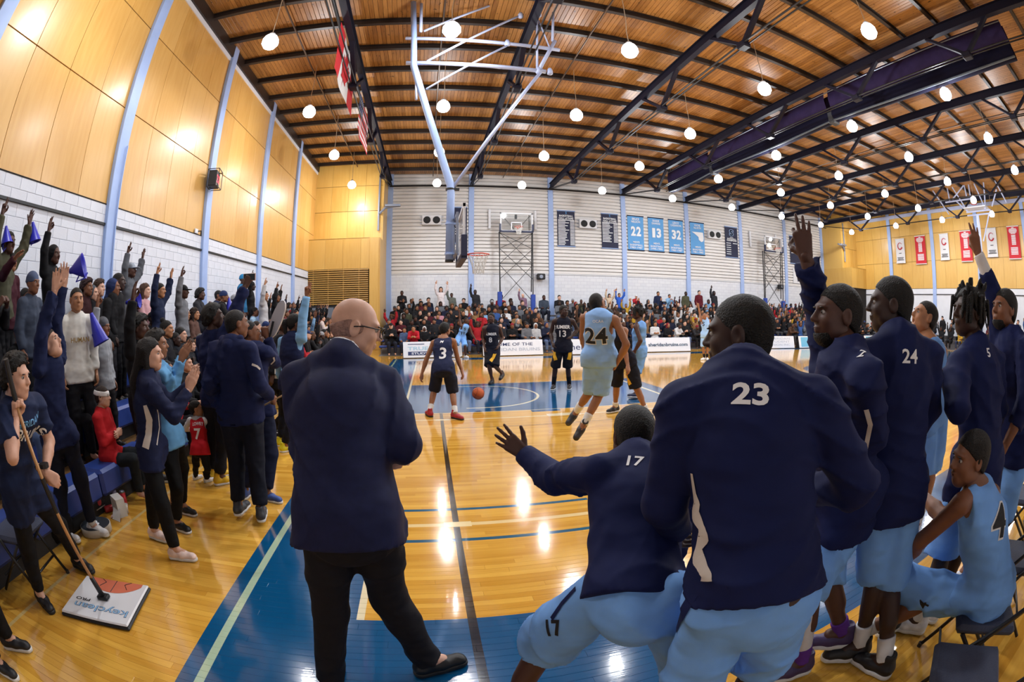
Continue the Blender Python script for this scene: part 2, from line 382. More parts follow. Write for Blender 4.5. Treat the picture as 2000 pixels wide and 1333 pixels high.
# blocks, 0.4 x 0.2
bm_ = MB().bbox((0, -0.197, -0.097), (0.045, 0.197, 0.097), 0.006).mesh('block', [M_block])
MB().box((XL-.1, YN, 0), (XL+0.039, YW, H1-.005)).build('mortar', M_joint, wl)
cand = []; 
for r in range(20):
    z = H1-0.1-0.2*r; y = YN+0.2+(0.2 if r % 2 else 0)
    while y < YW-.2:
        cand.append((y, z)); y += 0.4
vis = sorted([c for c in cand if inview((XL, c[0], c[1]), 10) and c[1] > 1.5], key=lambda c: (c[0]-CAM[1])**2)[:290]; vs = set(vis)
for y, z in vis: o = obj('block', bm_, wl); o.location = (XL, y, z)
rest = MB()
for y, z in cand:
    if (y, z) not in vs: rest.box((XL, y-.197, z-.097), (XL+.045, y+.197, z+.097))
stuff(rest.build('block_field', M_block, wl))
MB().box((XL+.045, YN, 3.59), (XL+.085, YW, 3.635)).build('dark_rail', M_black, wl)
MB().box((XL+.0, YN, H1-.012), (XL+.05, YW, H1+.012)).build('trim_strip', M_dark, wl)
for y in YC[1:]:
    t = tag(MB().bbox((XL+.03, y-.165, 0), (XL+.13, y+.165, H+.1), 0.01).build('column', M_blue, wl))
MB().tube([(XL+.17, YC[2]+.1, 5.2), (XL+.16, YC[2]+.1, 3.4), (XL+.16, YC[2]+.06, 1.5)], 0.018, 6).build('conduit', M_blue, wl)
# near side of the hall, behind the photographer
wn_ = struct('wall_near', 'white block wall behind the benches'); MB().box((XL, YN-.2, 0), (XR, YN, H+.2)).build('block_face', M_white, wn_)

# ---- far wall: ribbed white siding over white blocks
wf = struct('wall_far', 'white ribbed siding wall with pale blue columns')
MB().box((XC[0]-.2, YF+.03, 0), (XR, YF+.25, H+.25)).build('backing', M_white, wf)
M_siding = mat('white_siding', '#d6d3d2', 0.42, noise=(0.7, 0.03)); 
for i in range(7):
    x0, x1 = XC[i]+.16, XC[i+1]-.16; prof = []
    z = H1+.03
    while z < H+.1:
        prof += [(0.02, z), (-.075, z+.012), (-.065, z+.165), (0.02, z+.185)]; z += 0.21
    P = np.array([[(x0, YF+d-.005, zz), (x1, YF+d-.005, zz)] for d, zz in prof]); b_ = MB(); b_.grid(P)
    b_.build('siding_panel', M_siding, wf)
    MB().box((x0, YF-.07, H1-.02), (x1, YF+.03, H1+.03)).build('sill_trim', M_white, wf)
def brickwall(name, sx, sz):
    m = bpy.data.materials.new(name); m.use_nodes = True; N, L = nodes_of(m); b = N['Principled BSDF']; g = N.new('ShaderNodeNewGeometry')
    mp = N.new('ShaderNodeMapping'); mp.inputs['Rotation'].default_value = (math.radians(90), 0, 0); L.new(g.outputs['Position'], mp.inputs['Vector'])
    t = N.new('ShaderNodeTexBrick'); t.inputs['Color1'].default_value = (*lin('#dadce2'), 1); t.inputs['Color2'].default_value = (*lin('#d2d4dc'), 1); t.inputs['Mortar'].default_value = (*lin('#bdbfca'), 1)
    t.inputs['Scale'].default_value = 1; t.inputs['Brick Width'].default_value = sx; t.inputs['Row Height'].default_value = sz; t.inputs['Mortar Size'].default_value = 0.008
    L.new(mp.outputs[0], t.inputs['Vector']); L.new(t.outputs['Color'], b.inputs['Base Color']); b.inputs['Roughness'].default_value = 0.55; return m
MB().box((XC[0]-.1, YF-.03, 0), (XC[7]+.1, YF+.03, H1-.02)).build('block_wainscot', brickwall('white_block_far', 0.4, 0.2), wf)
for x in XC: MB().bbox((x-.155, YF-.14, 0), (x+.155, YF+.02, H+.1), 0.01).build('column', M_blue, wf)
# golden panelled corner bays, proud of the far wall
def corner_bay(name, x0, x1, label):
    root = panel_wall(name, label, 'y', YW, [x0, x1], [ZB-1.8, ZB, 7.2, 8.6, H+.2], -1, M_panel2, x0, x1, 4)
    hx = (x1-x0)/4
    MB().box((x0, YB+.04, 0), (x1, YW+.1, ZB-.02)).build('bulkhead_core', M_dark, root)
    me = MB().bbox((-hx/2+.003, 0, -.79), (hx/2-.003, .05, .79), .004).mesh('panel', [M_panel2])
    for k in range(4):
        o = obj('panel', me, root); o.location = (x0+hx*(k+.5), YB-.01, 4.81)
    MB().box((x0, YB-.01, ZB-.03), (x1, YW, ZB+.01)).build('bulkhead_cap', M_panel2, root)
    xr = x1 if x0 < 0 else x0
    sgn = 1 if x0 < 0 else -1
    MB().box((min(xr, xr+.06*sgn), YB, 0), (max(xr, xr+.06*sgn), YF, ZB)).build('return_panel', M_panel2, root)
    MB().box((min(xr, xr+.06*sgn), YW, ZB), (max(xr, xr+.06*sgn), YF, H+.1)).build('return_panel', M_panel2, root)
    return root
cbl = corner_bay('wall_far_left', XL, XC[0]-.2, 'golden wood panelled corner bay with louvre')
cbr = corner_bay('wall_far_right', XC[7]+.2, XR, 'golden wood panelled corner at far right')
lx0, lx1 = XL+.02, -2.55
MB().box((lx0, YB-.02, 2.25), (lx1, YB+.03, 4.05)).build('louvre_recess', mat('louvre_dark', '#3a2a10', 0.8), cbl)
sl = MB().bbox((lx0, -.05, -.022), (lx1, .02, .022), .004).mesh('slat', [mat('louvre_gold', '#b98f49', 0.5)])
for k in range(17):
    o = obj('slat', sl, cbl); o.location = (0, YB-.03, 2.3+.105*k); o.rotation_euler = (-.5, 0, 0)
for k in range(4): MB().box((lx0+.8*k+.3, YB-.075, 2.25), (lx0+.8*k+.33, YB-.06, 4.05)).build('louvre_mullion', mat('louvre_gold', '#b98f49', 0.5), cbl)
dr = struct('door_1', 'grey double door under the louvre'); 
for k in range(2):
    MB().bbox((lx0+.25+1.2*k, YB-.05, 0), (lx0+1.4+1.2*k, YB, 2.15), .01).build('door_leaf', mat('door_grey', '#6e7480', 0.5), dr)
MB().box((lx0+.15, YB-.03, 2.15), (lx0+2.75, YB+.0, 2.24)).build('door_frame', M_black, dr)
# golden panel next to the column (lower right of the bay)
MB().bbox((-2.5, YB-.06, 0), (XC[0]-.2, YB-.01, ZB), .01).build('side_panel', M_panel2, cbl)

# ---- right wall
wr = panel_wall('wall_right', 'golden panelled end wall with red and white banners', 'x', XR, [YC[0]-4.363]+ycols, [H1, 5.97, 7.92, H+.2], -1, M_panel2, YN, YF)
MB().box((XR-.05, YN, 0), (XR-.0, YW, H1-.02)).build('block_wainscot', M_white, wr)
for y in YC[1:]: MB().bbox((XR-.13, y-.165, 0), (XR-.03, y+.165, H+.1), 0.01).build('column', M_blue, wr)
MB().box((XR-.1, YN, 3.55), (XR-.05, YW, 3.6)).build('rail', M_black, wr)
MB().box((XR-.2, YN, 9.35), (XR-.03, YW, 9.6)).build('edge_beam', M_paleframe, wr)

# ---- roof: deck boards over purlins
ceil = struct('ceiling', 'brown timber roof deck of narrow boards')
MB().box((XL-.2, YN-.2, H+.09), (XR+.2, YF+.2, H+.2)).build('roof_backing', M_dark, ceil)
PUR = [7.0+1.42*k for k in range(-8, 13)]
bays = list(zip([YN]+[y for y in PUR if y > YN], [y for y in PUR if y > YN]+[YF]))
bw = 0.125; boards = []
for (a, c) in bays:
    if c-a < .2 or a >= YF: continue
    c = min(c, YF)
    x = XL
    while x < XR: boards.append((x+bw/2, a, c)); x += bw
def bd(b): return (b[0]-CAM[0])**2+((b[1]+b[2])/2-CAM[1])**2
big = sorted([b for b in boards if inview((b[0], (b[1]+b[2])/2, H), 5)], key=bd)[:295]; bs = set(big); dmes = {}
for x, a, c in big:
    k = round(c-a, 3)
    if k not in dmes: dmes[k] = MB().bbox((-bw/2+.004, -k/2, 0), (bw/2-.004, k/2, .04), .005).mesh('deck_board', [M_deck])
    o = obj('deck_board', dmes[k], ceil); o.location = (x, (a+c)/2, H+.03)
V = []; F = []; n = 0
for x, a, c in boards:
    if (x, a, c) in bs: continue
    V += [(x-bw/2+.004, a, H+.033), (x+bw/2-.004, a, H+.033), (x+bw/2-.004, c, H+.033), (x-bw/2+.004, c, H+.033)]; F.append((n+3, n+2, n+1, n)); n += 4
stuff(MB().add(V, F).build('deck_board_field', M_deck, ceil))
pm = MB(); pm.box((XL, -.06, -.15), (XR, .06, -.13)).box((XL, -.02, -.13), (XR, .02, 0)).box((XL, -.075, 0), (XR, .075, .02))
pme = pm.mesh('purlin', [M_purlin])
for y in PUR:
    if YN+.1 < y < YF-.1: o = obj('purlin', pme, ceil); o.location = (0, y, H)
tag(MB().box((XL+.03, YN, 9.5), (XL+.12, YW, 9.88)).build('edge_beam', M_purlin, wl)); MB().box((XL+.03, YN, 9.36), (XL+.06, YW, 9.5)).build('edge_strip', M_white, wl)
# trusses along the columns
def truss(x, i):
    t = thing('roof_truss', ['navy roof truss beside the hanging flags', 'navy roof truss over the near hoop', 'navy roof truss between hall of fame banners', 'navy roof truss above banner 22',
              'navy roof truss beside the rolled divider curtain', 'navy roof truss two bays beyond the divider curtain', 'navy roof truss three bays beyond the divider curtain', 'navy roof truss at the far golden end wall'][i], 'truss', (x, 0, 0), group='roof trusses')
    m = MB(); zt = 9.52
    m.box((-.09, YN, zt-.02), (.09, YF, zt)).box((-.02, YN, zt-.28), (.02, YF, zt)).box((-.09, YN, zt-.30), (.09, YF, zt-.28))
    m.build('top_chord', M_navy, t)
    nodes = [YF-.3, 19.2, 14.4, 9.75, 5.2, .6, -4.0]
    for y in nodes[1:]:
        for s in (-1, 1):
            MB().bar((0, y+.03*s, 8.4), (0, y+1.25*s, zt-.25), .13, .09, (0, 1, 0)).build('web_strut', M_navy, t)
        MB().bbox((-.13, y-.16, 8.27), (.13, y+.16, 8.45), .03).build('node_plate', M_navy, t)
    for s in (-1, 1):
        MB().tube([(.07*s, YF-.1, 9.2)]+[(.07*s, y, 8.38) for y in nodes[1:]], .022, 6).build('tie_rod', M_black, t)
    return t
for i, x in enumerate(XC): truss(x, i)
# cross ties along the far wall and diagonal roof bracing
for k, (zz, yy) in enumerate(((9.12, YF-.35), (8.95, YF-.8))):
    tag(MB().tube([(XC[0], yy, zz), (XC[7], yy, zz)], .035, 6).build('bracing_pipe', M_black), ['upper dark pipe running along the far wall top', 'lower dark pipe running along the far wall top'][k], 'pipe', 'roof pipes')
tag(MB().tube([(-2.05, -3, 9.25), (-2.05, YF-.4, 9.25)], .05, 8).build('flag_rail', M_black), 'dark pipe the two flags hang from', 'pipe')
for j, x in enumerate((-3.5, .62, 4.7, 8.9, 15.4, 19.8)):
    tag(MB().tube([(x, YN+.3, 9.705), (x, YF-.3, 9.705)], .028, 6).build('sprinkler_pipe', mat('pipe_brown', '#5b4a3e', .4, metal=.4)),
        'thin brown pipe under the roof, %s from the left wall' % ['first', 'second', 'third', 'fourth', 'fifth', 'sixth'][j], 'pipe', 'roof pipes')

# ---- pendant lamps
M_globe = mat('lamp_globe', '#ffffff', 0.4, emit=('#fdfaf6', 9.0)); M_globe.cycles.emission_sampling = 'NONE'; M_cord = mat('lamp_cord', '#b9a58e', .5)
def lamp_proto():
    prof = [(.05, -.2), (.15, -.18), (.21, -.08), (.2, .03), (.15, .12), (.08, .16)]
    g = MB().lathe((0, 0, 0), prof, 14).mesh('globe', [M_globe], True)
    c = MB().lathe((0, 0, .15), [(.09, 0), (.085, .06), (.03, .1)], 10).mesh('cap', [mat('lamp_cap', '#cfd2d8', .35, metal=.3)], True)
    k = MB().tube([(0, 0, .2), (.02, 0, .6), (-.01, .01, 1.0), (0, 0, 1.755)], .011, 5).mesh('cord', [M_cord])
    return g, c, k
LG, LC, LK = lamp_proto()
LX = [-3.4, .81, 5.0, 9.25, 13.5, 17.75, 22.1, 26.3, 30.3]; LY = [2.25, 6.5, 10.8, 15.1, 19.65]
bulb = bpy.data.lights.new('bulb', 'POINT'); bulb.energy = LAMP_WATTS*.84; bulb.shadow_soft_size = 0.16; bulb.color = (0.94, 0.97, 1.0)
spot = bpy.data.lights.new('down_light', 'SPOT'); spot.energy = LAMP_WATTS*.75; spot.spot_size = math.radians(168); spot.spot_blend = .55; spot.shadow_soft_size = .16; spot.color = (0.94, 0.97, 1.0)
ordn = ['first', 'second', 'third', 'fourth', 'fifth', 'sixth', 'seventh', 'eighth', 'ninth']
for i, x in enumerate(LX):
    for j, y in enumerate(LY):
        t = thing('pendant_lamp', 'glowing white pendant lamp, %s from left wall in %s row from far wall' % (ordn[i], ordn[4-j]), 'lamp', (x, y, 8.15), rnd.uniform(0, 6), 'pendant lamps')
        obj('globe', LG, t); obj('cap', LC, t); obj('cord', LK, t); q = obj('bulb', bulb, t) if (i+j) % 2 == 0 else t; q.location = (0, 0, -.38) if q is not t else q.location; q = obj('down_light', spot, t); q.location = (0, 0, -.4)
# ------------------------------------------------------------------ people: bodies grown as one surface around a posed skeleton
def unit(v): v = np.asarray(v, float); return v/(np.linalg.norm(v)+1e-12)
class Field:
    """signed distance on a grid; primitives are blended in, then skinned with surface nets"""
    def __init__(s, lo, hi, h):
        s.h = h; s.lo = np.asarray(lo, float)-3*h; s.n = (np.ceil((np.asarray(hi, float)+3*h-s.lo)/h).astype(int)+1)
        s.D = np.full(s.n, 0.6, np.float32)
    def sub(s, lo, hi):
        a = np.maximum(np.floor((np.asarray(lo)-s.lo)/s.h).astype(int), 0); b = np.minimum(np.ceil((np.asarray(hi)-s.lo)/s.h).astype(int)+1, s.n)
        if (b <= a).any(): return None
        ax = [(s.lo[i]+s.h*np.arange(a[i], b[i])).astype(np.float32) for i in range(3)]
        return tuple(slice(a[i], b[i]) for i in range(3)), ax[0][:, None, None], ax[1][None, :, None], ax[2][None, None, :]
    def blend(s, sl, d, k, neg=False):
        A = s.D[sl]
        if neg:
            d = -d; hh = np.clip(.5-.5*(d-A)/k, 0, 1) if k > 0 else None
            s.D[sl] = np.maximum(A, d) if k <= 0 else (d*(1-hh)+A*hh)+k*hh*(1-hh) if False else np.maximum(A, d)+k*np.clip(.5-np.abs(A-d)/(2*k), 0, 1)**2
            return
        if k <= 0: s.D[sl] = np.minimum(A, d); return
        hh = np.clip(.5+.5*(d-A)/k, 0, 1); s.D[sl] = d+(A-d)*hh-k*hh*(1-hh)
    def cone(s, a, b, ra, rb, k=.02, flat=None, clip=(), neg=False):
        a = np.asarray(a, float); b = np.asarray(b, float); R = max(ra, rb)+k+3*s.h
        q = s.sub(np.minimum(a, b)-R, np.maximum(a, b)+R)
        if q is None: return
        sl, X, Y, Z = q; e = b-a; L2 = e@e+1e-12
        px, py, pz = X-a[0], Y-a[1], Z-a[2]
        t = np.clip((px*e[0]+py*e[1]+pz*e[2])/L2, 0, 1)
        vx, vy, vz = px-t*e[0], py-t*e[1], pz-t*e[2]
        q2 = vx*vx+vy*vy+vz*vz
        if flat is not None:
            f, fk = flat; c = vx*f[0]+vy*f[1]+vz*f[2]; q2 = q2+(fk*fk-1)*c*c
        d = np.sqrt(q2)-(ra+(rb-ra)*t)
        for p0, n in clip: d = np.maximum(d, (X-p0[0])*n[0]+(Y-p0[1])*n[1]+(Z-p0[2])*n[2])
        s.blend(sl, d, k, neg)
    def ell(s, c, r, k=.02, rot=None, neg=False, clip=()):
        c = np.asarray(c, float); r = np.asarray(r, float); R = r.max()+k+3*s.h
        q = s.sub(c-R, c+R)
        if q is None: return
        sl, X, Y, Z = q; x, y, z = X-c[0], Y-c[1], Z-c[2]
        if rot is not None: x, y, z = [x*rot[i][0]+y*rot[i][1]+z*rot[i][2] for i in range(3)]
        g = np.sqrt((x/r[0])**2+(y/r[1])**2+(z/r[2])**2); g2 = np.sqrt((x/r[0]**2)**2+(y/r[1]**2)**2+(z/r[2]**2)**2)+1e-9
        d = g*(g-1)/g2
        for p0, n in clip: d = np.maximum(d, (X-p0[0])*n[0]+(Y-p0[1])*n[1]+(Z-p0[2])*n[2])
        s.blend(sl, d, k, neg)
    def cut(s, p0, n): 
        q = s.sub(s.lo, s.lo+s.h*s.n); sl, X, Y, Z = q
        s.D[sl] = np.maximum(s.D[sl], (X-p0[0])*n[0]+(Y-p0[1])*n[1]+(Z-p0[2])*n[2])
    def wrinkle(s, amp, seed, freq=30.0, up=(0, 0, 1), st=1.6):
        if amp <= 0: return
        R = np.random.RandomState(seed); q = s.sub(s.lo, s.lo+s.h*s.n); sl, X, Y, Z = q; o = 0
        for i in range(3):
            v = R.normal(size=3); v = unit(v)*freq*R.uniform(.35, .8); v[2] *= st; u = unit(R.normal(size=3))*freq*.35; w_ = unit(R.normal(size=3))*freq*.22
            g = 1-np.abs(np.sin(X*v[0]+Y*v[1]+Z*v[2]+2.2*np.sin(X*u[0]+Y*u[1]+Z*u[2]+R.uniform(0, 6))+R.uniform(0, 6)))
            o = o+g*g*np.clip(.6+np.sin(X*w_[0]+Y*w_[1]+Z*w_[2]+R.uniform(0, 6)), 0, 1.4)
        s.D[sl] -= (amp*(o-.45)).astype(np.float32)
    def skin(s):
        D = s.D; S = D < 0
        nx, ny, nz = D.shape
        c = np.zeros((nx-1, ny-1, nz-1), np.uint8)
        for i in (0, 1):
            for j in (0, 1):
                for k in (0, 1): c += S[i:nx-1+i, j:ny-1+j, k:nz-1+k]
        I = np.argwhere((c > 0) & (c < 8)); 
        if not len(I): return np.zeros((0, 3)), np.zeros((0, 4), int)
        idx = np.full(c.shape, -1, np.int64); idx[I[:, 0], I[:, 1], I[:, 2]] = np.arange(len(I))
        cn = {}
        for i in (0, 1):
            for j in (0, 1):
                for k in (0, 1): cn[(i, j, k)] = D[I[:, 0]+i, I[:, 1]+j, I[:, 2]+k].astype(float)
        P = np.zeros((len(I), 3)); W = np.zeros(len(I))
        for a in range(3):
            o = [x for x in range(3) if x != a]
            for p in (0, 1):
                for q in (0, 1):
                    k0 = [0, 0, 0]; k0[o[0]] = p; k0[o[1]] = q; k1 = list(k0); k1[a] = 1
                    d0, d1 = cn[tuple(k0)], cn[tuple(k1)]; m = (d0 < 0) != (d1 < 0)
                    t = np.where(m, d0/np.where(m, d0-d1, 1), 0)
                    for x in range(3): P[:, x] += np.where(m, (t if x == a else k0[x]), 0)
                    W += m
        V = (I+P/W[:, None])*s.h+s.lo
        F = []
        for a in range(3):
            o = [(a+1) % 3, (a+2) % 3]
            d0 = [slice(None)]*3; d1 = [slice(None)]*3; d0[a] = slice(0, -1); d1[a] = slice(1, None)
            for x in o: d0[x] = slice(1, -1); d1[x] = slice(1, -1)
            A, B = S[tuple(d0)], S[tuple(d1)]; E = np.argwhere(A != B)
            if not len(E): continue
            sg = A[E[:, 0], E[:, 1], E[:, 2]]; E = E.copy(); E[:, o[0]] += 1; E[:, o[1]] += 1
            def at(u, v):
                e = E.copy(); e[:, o[0]] += u; e[:, o[1]] += v; return idx[e[:, 0], e[:, 1], e[:, 2]]
            q = np.stack([at(-1, -1), at(0, -1), at(0, 0), at(-1, 0)], 1); q[~sg] = q[~sg][:, ::-1]; F.append(q)
        return V, np.vstack(F)
def geo_mesh(name, parts, mats, smooth=True):
    """parts: list of (V, F, material index)"""
    V = np.vstack([p[0] for p in parts]); n = 0; fl = []; mi = []; sizes = []
    for v, f, m in parts:
        f = np.asarray(f)+n; fl.append(f.ravel()); sizes += [f.shape[1]]*len(f); mi += [m]*len(f); n += len(v)
    me = bpy.data.meshes.new(name); L = np.concatenate(fl).astype(np.int32); sizes = np.array(sizes, np.int32)
    me.vertices.add(len(V)); me.vertices.foreach_set('co', V.astype(np.float32).ravel())
    me.loops.add(len(L)); me.loops.foreach_set('vertex_index', L)
    me.polygons.add(len(sizes)); me.polygons.foreach_set('loop_start', np.concatenate([[0], np.cumsum(sizes)[:-1]]).astype(np.int32)); me.polygons.foreach_set('loop_total', sizes)
    for m in mats: me.materials.append(m)
    if len(mats) > 1: me.polygons.foreach_set('material_index', np.array(mi, np.int32))
    if smooth: me.polygons.foreach_set('use_smooth', np.ones(len(sizes), bool))
    me.update(calc_edges=True); return me

# ---- heads
_heads = {}
def head_geo(h, mouth=0.0):
    key = (h, mouth)
    if key in _heads: return _heads[key]
    f = Field((-.11, -.13, -.14), (.11, .15, .15), h)
    f.ell((0, -.012, .032), (.076, .097, .088), .01); f.ell((0, .028, -.03), (.061, .07, .085), .03); f.ell((0, .055, -.09), (.034, .03, .026), .03)
    for s in (-1, 1): f.ell((.036*s, .058, -.022), (.028, .03, .03), .02); f.ell((.056*s, .015, -.062), (.018, .04, .025), .03)
    f.ell((0, .08, .030), (.052, .018, .012), .02)
    f.cone((0, .094, .014), (0, .113, -.020), .008, .0125, .012)
    for s in (-1, 1): f.ell((.011*s, .104, -.024), (.009, .011, .008), .008)
    for s in (-1, 1): f.ell((.031*s, .101, .008), (.019, .016, .012), .012, neg=True)
    f.ell((0, .093, -.050), (.024, .012, .0065), .006); f.ell((0, .091, -.062), (.021, .012, .0075), .006)
    if mouth: f.ell((0, .098, -.058), (.020, .03, .006+mouth), .004, neg=True)
    for s in (-1, 1):
        f.ell((.079*s, -.006, -.002), (.010, .022, .034), .008); f.ell((.088*s, -.002, .004), (.008, .012, .020), .004, neg=True)
    V, F = f.skin(); P = [(V, F, 0)]
    def ball(c, r, mi, n=8):
        b = MB(); b.lathe(c, [(r[0]*math.sin(a), -r[2]*math.cos(a)) for a in np.linspace(.15, math.pi-.15, 5)], n)
        v = np.vstack(b.v); v[:, 1] = c[1]+(v[:, 1]-c[1])*r[1]/r[0]
        return v, np.array([q for q in b.f if len(q) == 4]), mi
    for s in (-1, 1):
        P.append(ball((.031*s, .0805, .008), (.0125, .0125, .0105), 1)); P.append(ball((.031*s, .0890, .008), (.0068, .0050, .0066), 2))
        P.append(ball((.031*s, .094, .0255), (.018, .007, .0035), 2))
    P.append(ball((0, .0965 if not mouth else .075, -.057), (.018, .008, .0022+mouth), 3))
    _heads[key] = P; return P
def frame_of(fwd, up=(0, 0, 1)):
    y = unit(fwd); x = unit(np.cross(y, up)); z = np.cross(x, y); return np.stack([x, y, z], 1)
def xf(P, M, c, s=1.0): return [((v*s)@M.T+c, f, m) for v, f, m in P]

# ---- hair, head wear (head-local coordinates)
_hair = {}
HL = (np.array((0, .074, .068)), np.array((0, .67, -.74)))
def hair_geo(kind, h=.007):
    key = (kind, h)
    if key in _hair: return _hair[key]
    f = Field((-.26, -.26, -.62) if kind in ('long', 'curlylong') else (-.2, -.36, -.36), (.26, .2, .3), h)
    nape = (np.array((0, 0, -.075)), np.array((0, 0, -1.)))
    def cap(e, clip, k=.01):
        f.ell((0, -.014, .033), (.076+e, .097+e, .088+e), k, clip=clip); f.ell((0, -.026, -.018), (.068+e, .074+e, .075+e), .02, clip=clip)
    if kind == 'fringe':
        f.ell((0, -.016, .01), (.0785, .098, .085), .01, clip=[(np.array((0, .0, .055)), np.array((0, -.5, .86))), (np.array((0, .035, 0)), np.array((0, 1., 0))), nape])
    elif kind in ('buzz', 'short', 'waves'):
        cap({'buzz': .003, 'short': .009, 'waves': .006}[kind], [HL, nape]); f.wrinkle(.0012, 3, 220)
    elif kind in ('afro', 'curly'):
        cap({'afro': .032, 'curly': .022}[kind], [(HL[0]+np.array((0, -.004, .004)), HL[1]), nape]); f.wrinkle(.012, 5, 150, st=1)
    elif kind in ('long', 'curlylong'):
        cap(.014, [HL, (np.array((0, 0, -.12)), np.array((0, 0, -1.)))])
        f.cone((0, -.06, .02), (0, -.15, -.20), .088, .092, .03, flat=((0, 1, 0), 1.6)); f.cone((0, -.15, -.20), (0, -.165, -.52), .092, .085, .03, flat=((0, 1, 0), 1.9))
        for s in (-1, 1): f.cone((.068*s, -.01, .03), (.085*s, -.01, -.25), .026, .022, .03)
        f.wrinkle(.004 if kind == 'long' else .010, 8, 90, st=.15 if kind == 'long' else 1)
    elif kind in ('pony', 'bun'):
        cap(.010, [HL, nape])
        if kind == 'pony': f.cone((0, -.12, .06), (0, -.155, .03), .022, .03, .01); f.cone((0, -.155, .03), (0, -.14, -.26), .034, .014, .02)
        else: f.ell((0, -.07, .13), (.045, .045, .04), .01)
        f.wrinkle(.0025, 4, 120)
    elif kind == 'dreads':
        cap(.014, [HL, nape]); R = random.Random(4)
        for i in range(46):
            a = R.uniform(-2.7, 2.7)+math.pi/2*3; el = R.uniform(.0, 1.2); d = np.array((math.cos(a)*math.cos(el), math.sin(a)*math.cos(el), math.sin(el)))
            p = np.array((0, -.014, .04))+d*np.array((.08, .1, .09)); q = p+d*R.uniform(.012, .03)+np.array((0, 0, R.uniform(-.02, .02))); g = q+np.array((d[0]*.008, d[1]*.012-.004, -R.uniform(.06, .14) if el < .7 else R.uniform(-.03, .03)))
            f.cone(p, q, .0125, .0115, .004); f.cone(q, g, .0115, .0085, .004)
    elif kind == 'beard':
        f.ell((0, .042, -.072), (.058, .062, .05), .01, clip=[(np.array((0, .0, -.048)), unit((0, .25, 1))), (np.array((0, -.02, 0)), np.array((0, -1., 0)))]); f.wrinkle(.002, 6, 160)
    elif kind == 'beanie':
        f.ell((0, -.012, .045), (.084, .104, .098), .01, clip=[(np.array((0, 0, .028)), unit((0, .15, -1)))]); f.ell((0, -.012, .03), (.089, .109, .03), .01)
    elif kind == 'cap':
        f.ell((0, -.012, .045), (.083, .103, .088), .01, clip=[(np.array((0, 0, .03)), unit((0, -.1, -1)))]); f.ell((0, .105, .038), (.07, .085, .012), .012)
    elif kind == 'hood':
        f.ell((0, -.025, .02), (.098, .115, .118), .01); f.cone((0, -.05, -.06), (0, -.07, -.17), .085, .10, .03); f.ell((0, .10, -.01), (.068, .1, .098), .015, neg=True); f.wrinkle(.004, 9, 50)
    elif kind == 'headband':
        f.ell((0, -.012, .03), (.094, .115, .105), 0, clip=[(np.array((0, 0, .075)), unit((0, .15, 1))), (np.array((0, 0, .02)), unit((0, -.15, -1)))])
    V, F = f.skin(); _hair[key] = (V, F); return V, F

# ---- hands: wrist at the origin, fingers +y, back of the hand +z, thumb +x (left hand)
HP = dict(open=((8, 8, 5), (6, 8, 5), (8, 10, 6), (10, 10, 8), 12, 'out'), flat=((4, 4, 2), (4, 4, 2), (4, 4, 2), (4, 4, 2), 2, 'side'),
          relaxed=((22, 30, 18), (26, 34, 20), (30, 36, 20), (32, 38, 22), 3, 'side'), fist=((75, 95, 60), (78, 95, 60), (80, 95, 60), (82, 95, 60), 0, 'wrap'),
          ok=((40, 68, 45), (6, 8, 4), (4, 8, 4), (4, 8, 6), 9, 'ok'), three=((70, 90, 50), (4, 4, 4), (4, 4, 4), (6, 6, 4), 8, 'wrap'), two=((3, 3, 3), (3, 3, 3), (75, 90, 50), (78, 90, 50), 10, 'wrap'),
          point=((3, 3, 3), (75, 90, 50), (75, 90, 50), (78, 90, 50), 2, 'wrap'), grip=((58, 75, 45), (60, 75, 45), (62, 75, 45), (64, 75, 45), 0, 'wrap'))
_hands = {}
def hand_geo(pose, h):
    key = (pose, h)
    if key in _hands: return _hands[key]
    f = Field((-.09, -.06, -.12), (.11, .22, .06), h); q = HP[pose]; e = max(0, (h-.005)*.35)
    bx = (.031, .010, -.011, -.030); by = (.092, .096, .091, .082); ln = (.072, .080, .073, .057)
    f.cone((0, -.055, 0), (0, .005, 0), .026+e, .024+e, .01, flat=((0, 0, 1), 1.25))
    for i in range(4):
        f.cone((bx[i]*.5, .005, 0), (bx[i], by[i], 0), .017+e, .0125+e, .012)
        c = q[i]; sp = math.radians(q[4])*(bx[i]/.03); p = np.array((bx[i], by[i], 0.)); ang = 0
        for j, fr in enumerate((.45, .31, .26)):
            ang += math.radians(c[j]); d = np.array((math.sin(sp)*math.cos(ang), math.cos(sp)*math.cos(ang), -math.sin(ang)))
            n = p+d*ln[i]*fr; r0 = (.0098, .0088, .0080)[j]*(.88 if i == 3 else 1); r1 = (.0088, .0080, .0068)[j]*(.88 if i == 3 else 1)
            f.cone(p, n, r0+e, r1+e, .004 if j else .007); p = n
    T = dict(out=[(.018, .016, -.004), (.050, .045, -.010), (.074, .072, -.012), (.088, .096, -.010)], side=[(.018, .016, -.004), (.043, .05, -.014), (.048, .08, -.020), (.046, .105, -.022)],
             wrap=[(.018, .016, -.006), (.043, .045, -.026), (.038, .072, -.045), (.016, .085, -.052)], ok=[(.018, .016, -.006), (.050, .038, -.024), (.060, .062, -.048), (.042, .085, -.066)])[q[5]]
    for j, r in enumerate(((.016, .0135), (.0125, .011), (.0105, .0085))): f.cone(T[j], T[j+1], r[0]+e, r[1]+e, .006)
    V, F = f.skin(); _hands[key] = (V, F); return V, F
def hand_at(side, wrist, fdir, back, pose, S, h):
    V, F = hand_geo(pose, h); y = unit(fdir); z = np.asarray(back, float); z = unit(z-y*(z@y)); x = np.cross(y, z)
    if side == 'r': x = -x; F = F[:, ::-1]
    return (V*S)@np.stack([x, y, z], 0)+np.asarray(wrist), F

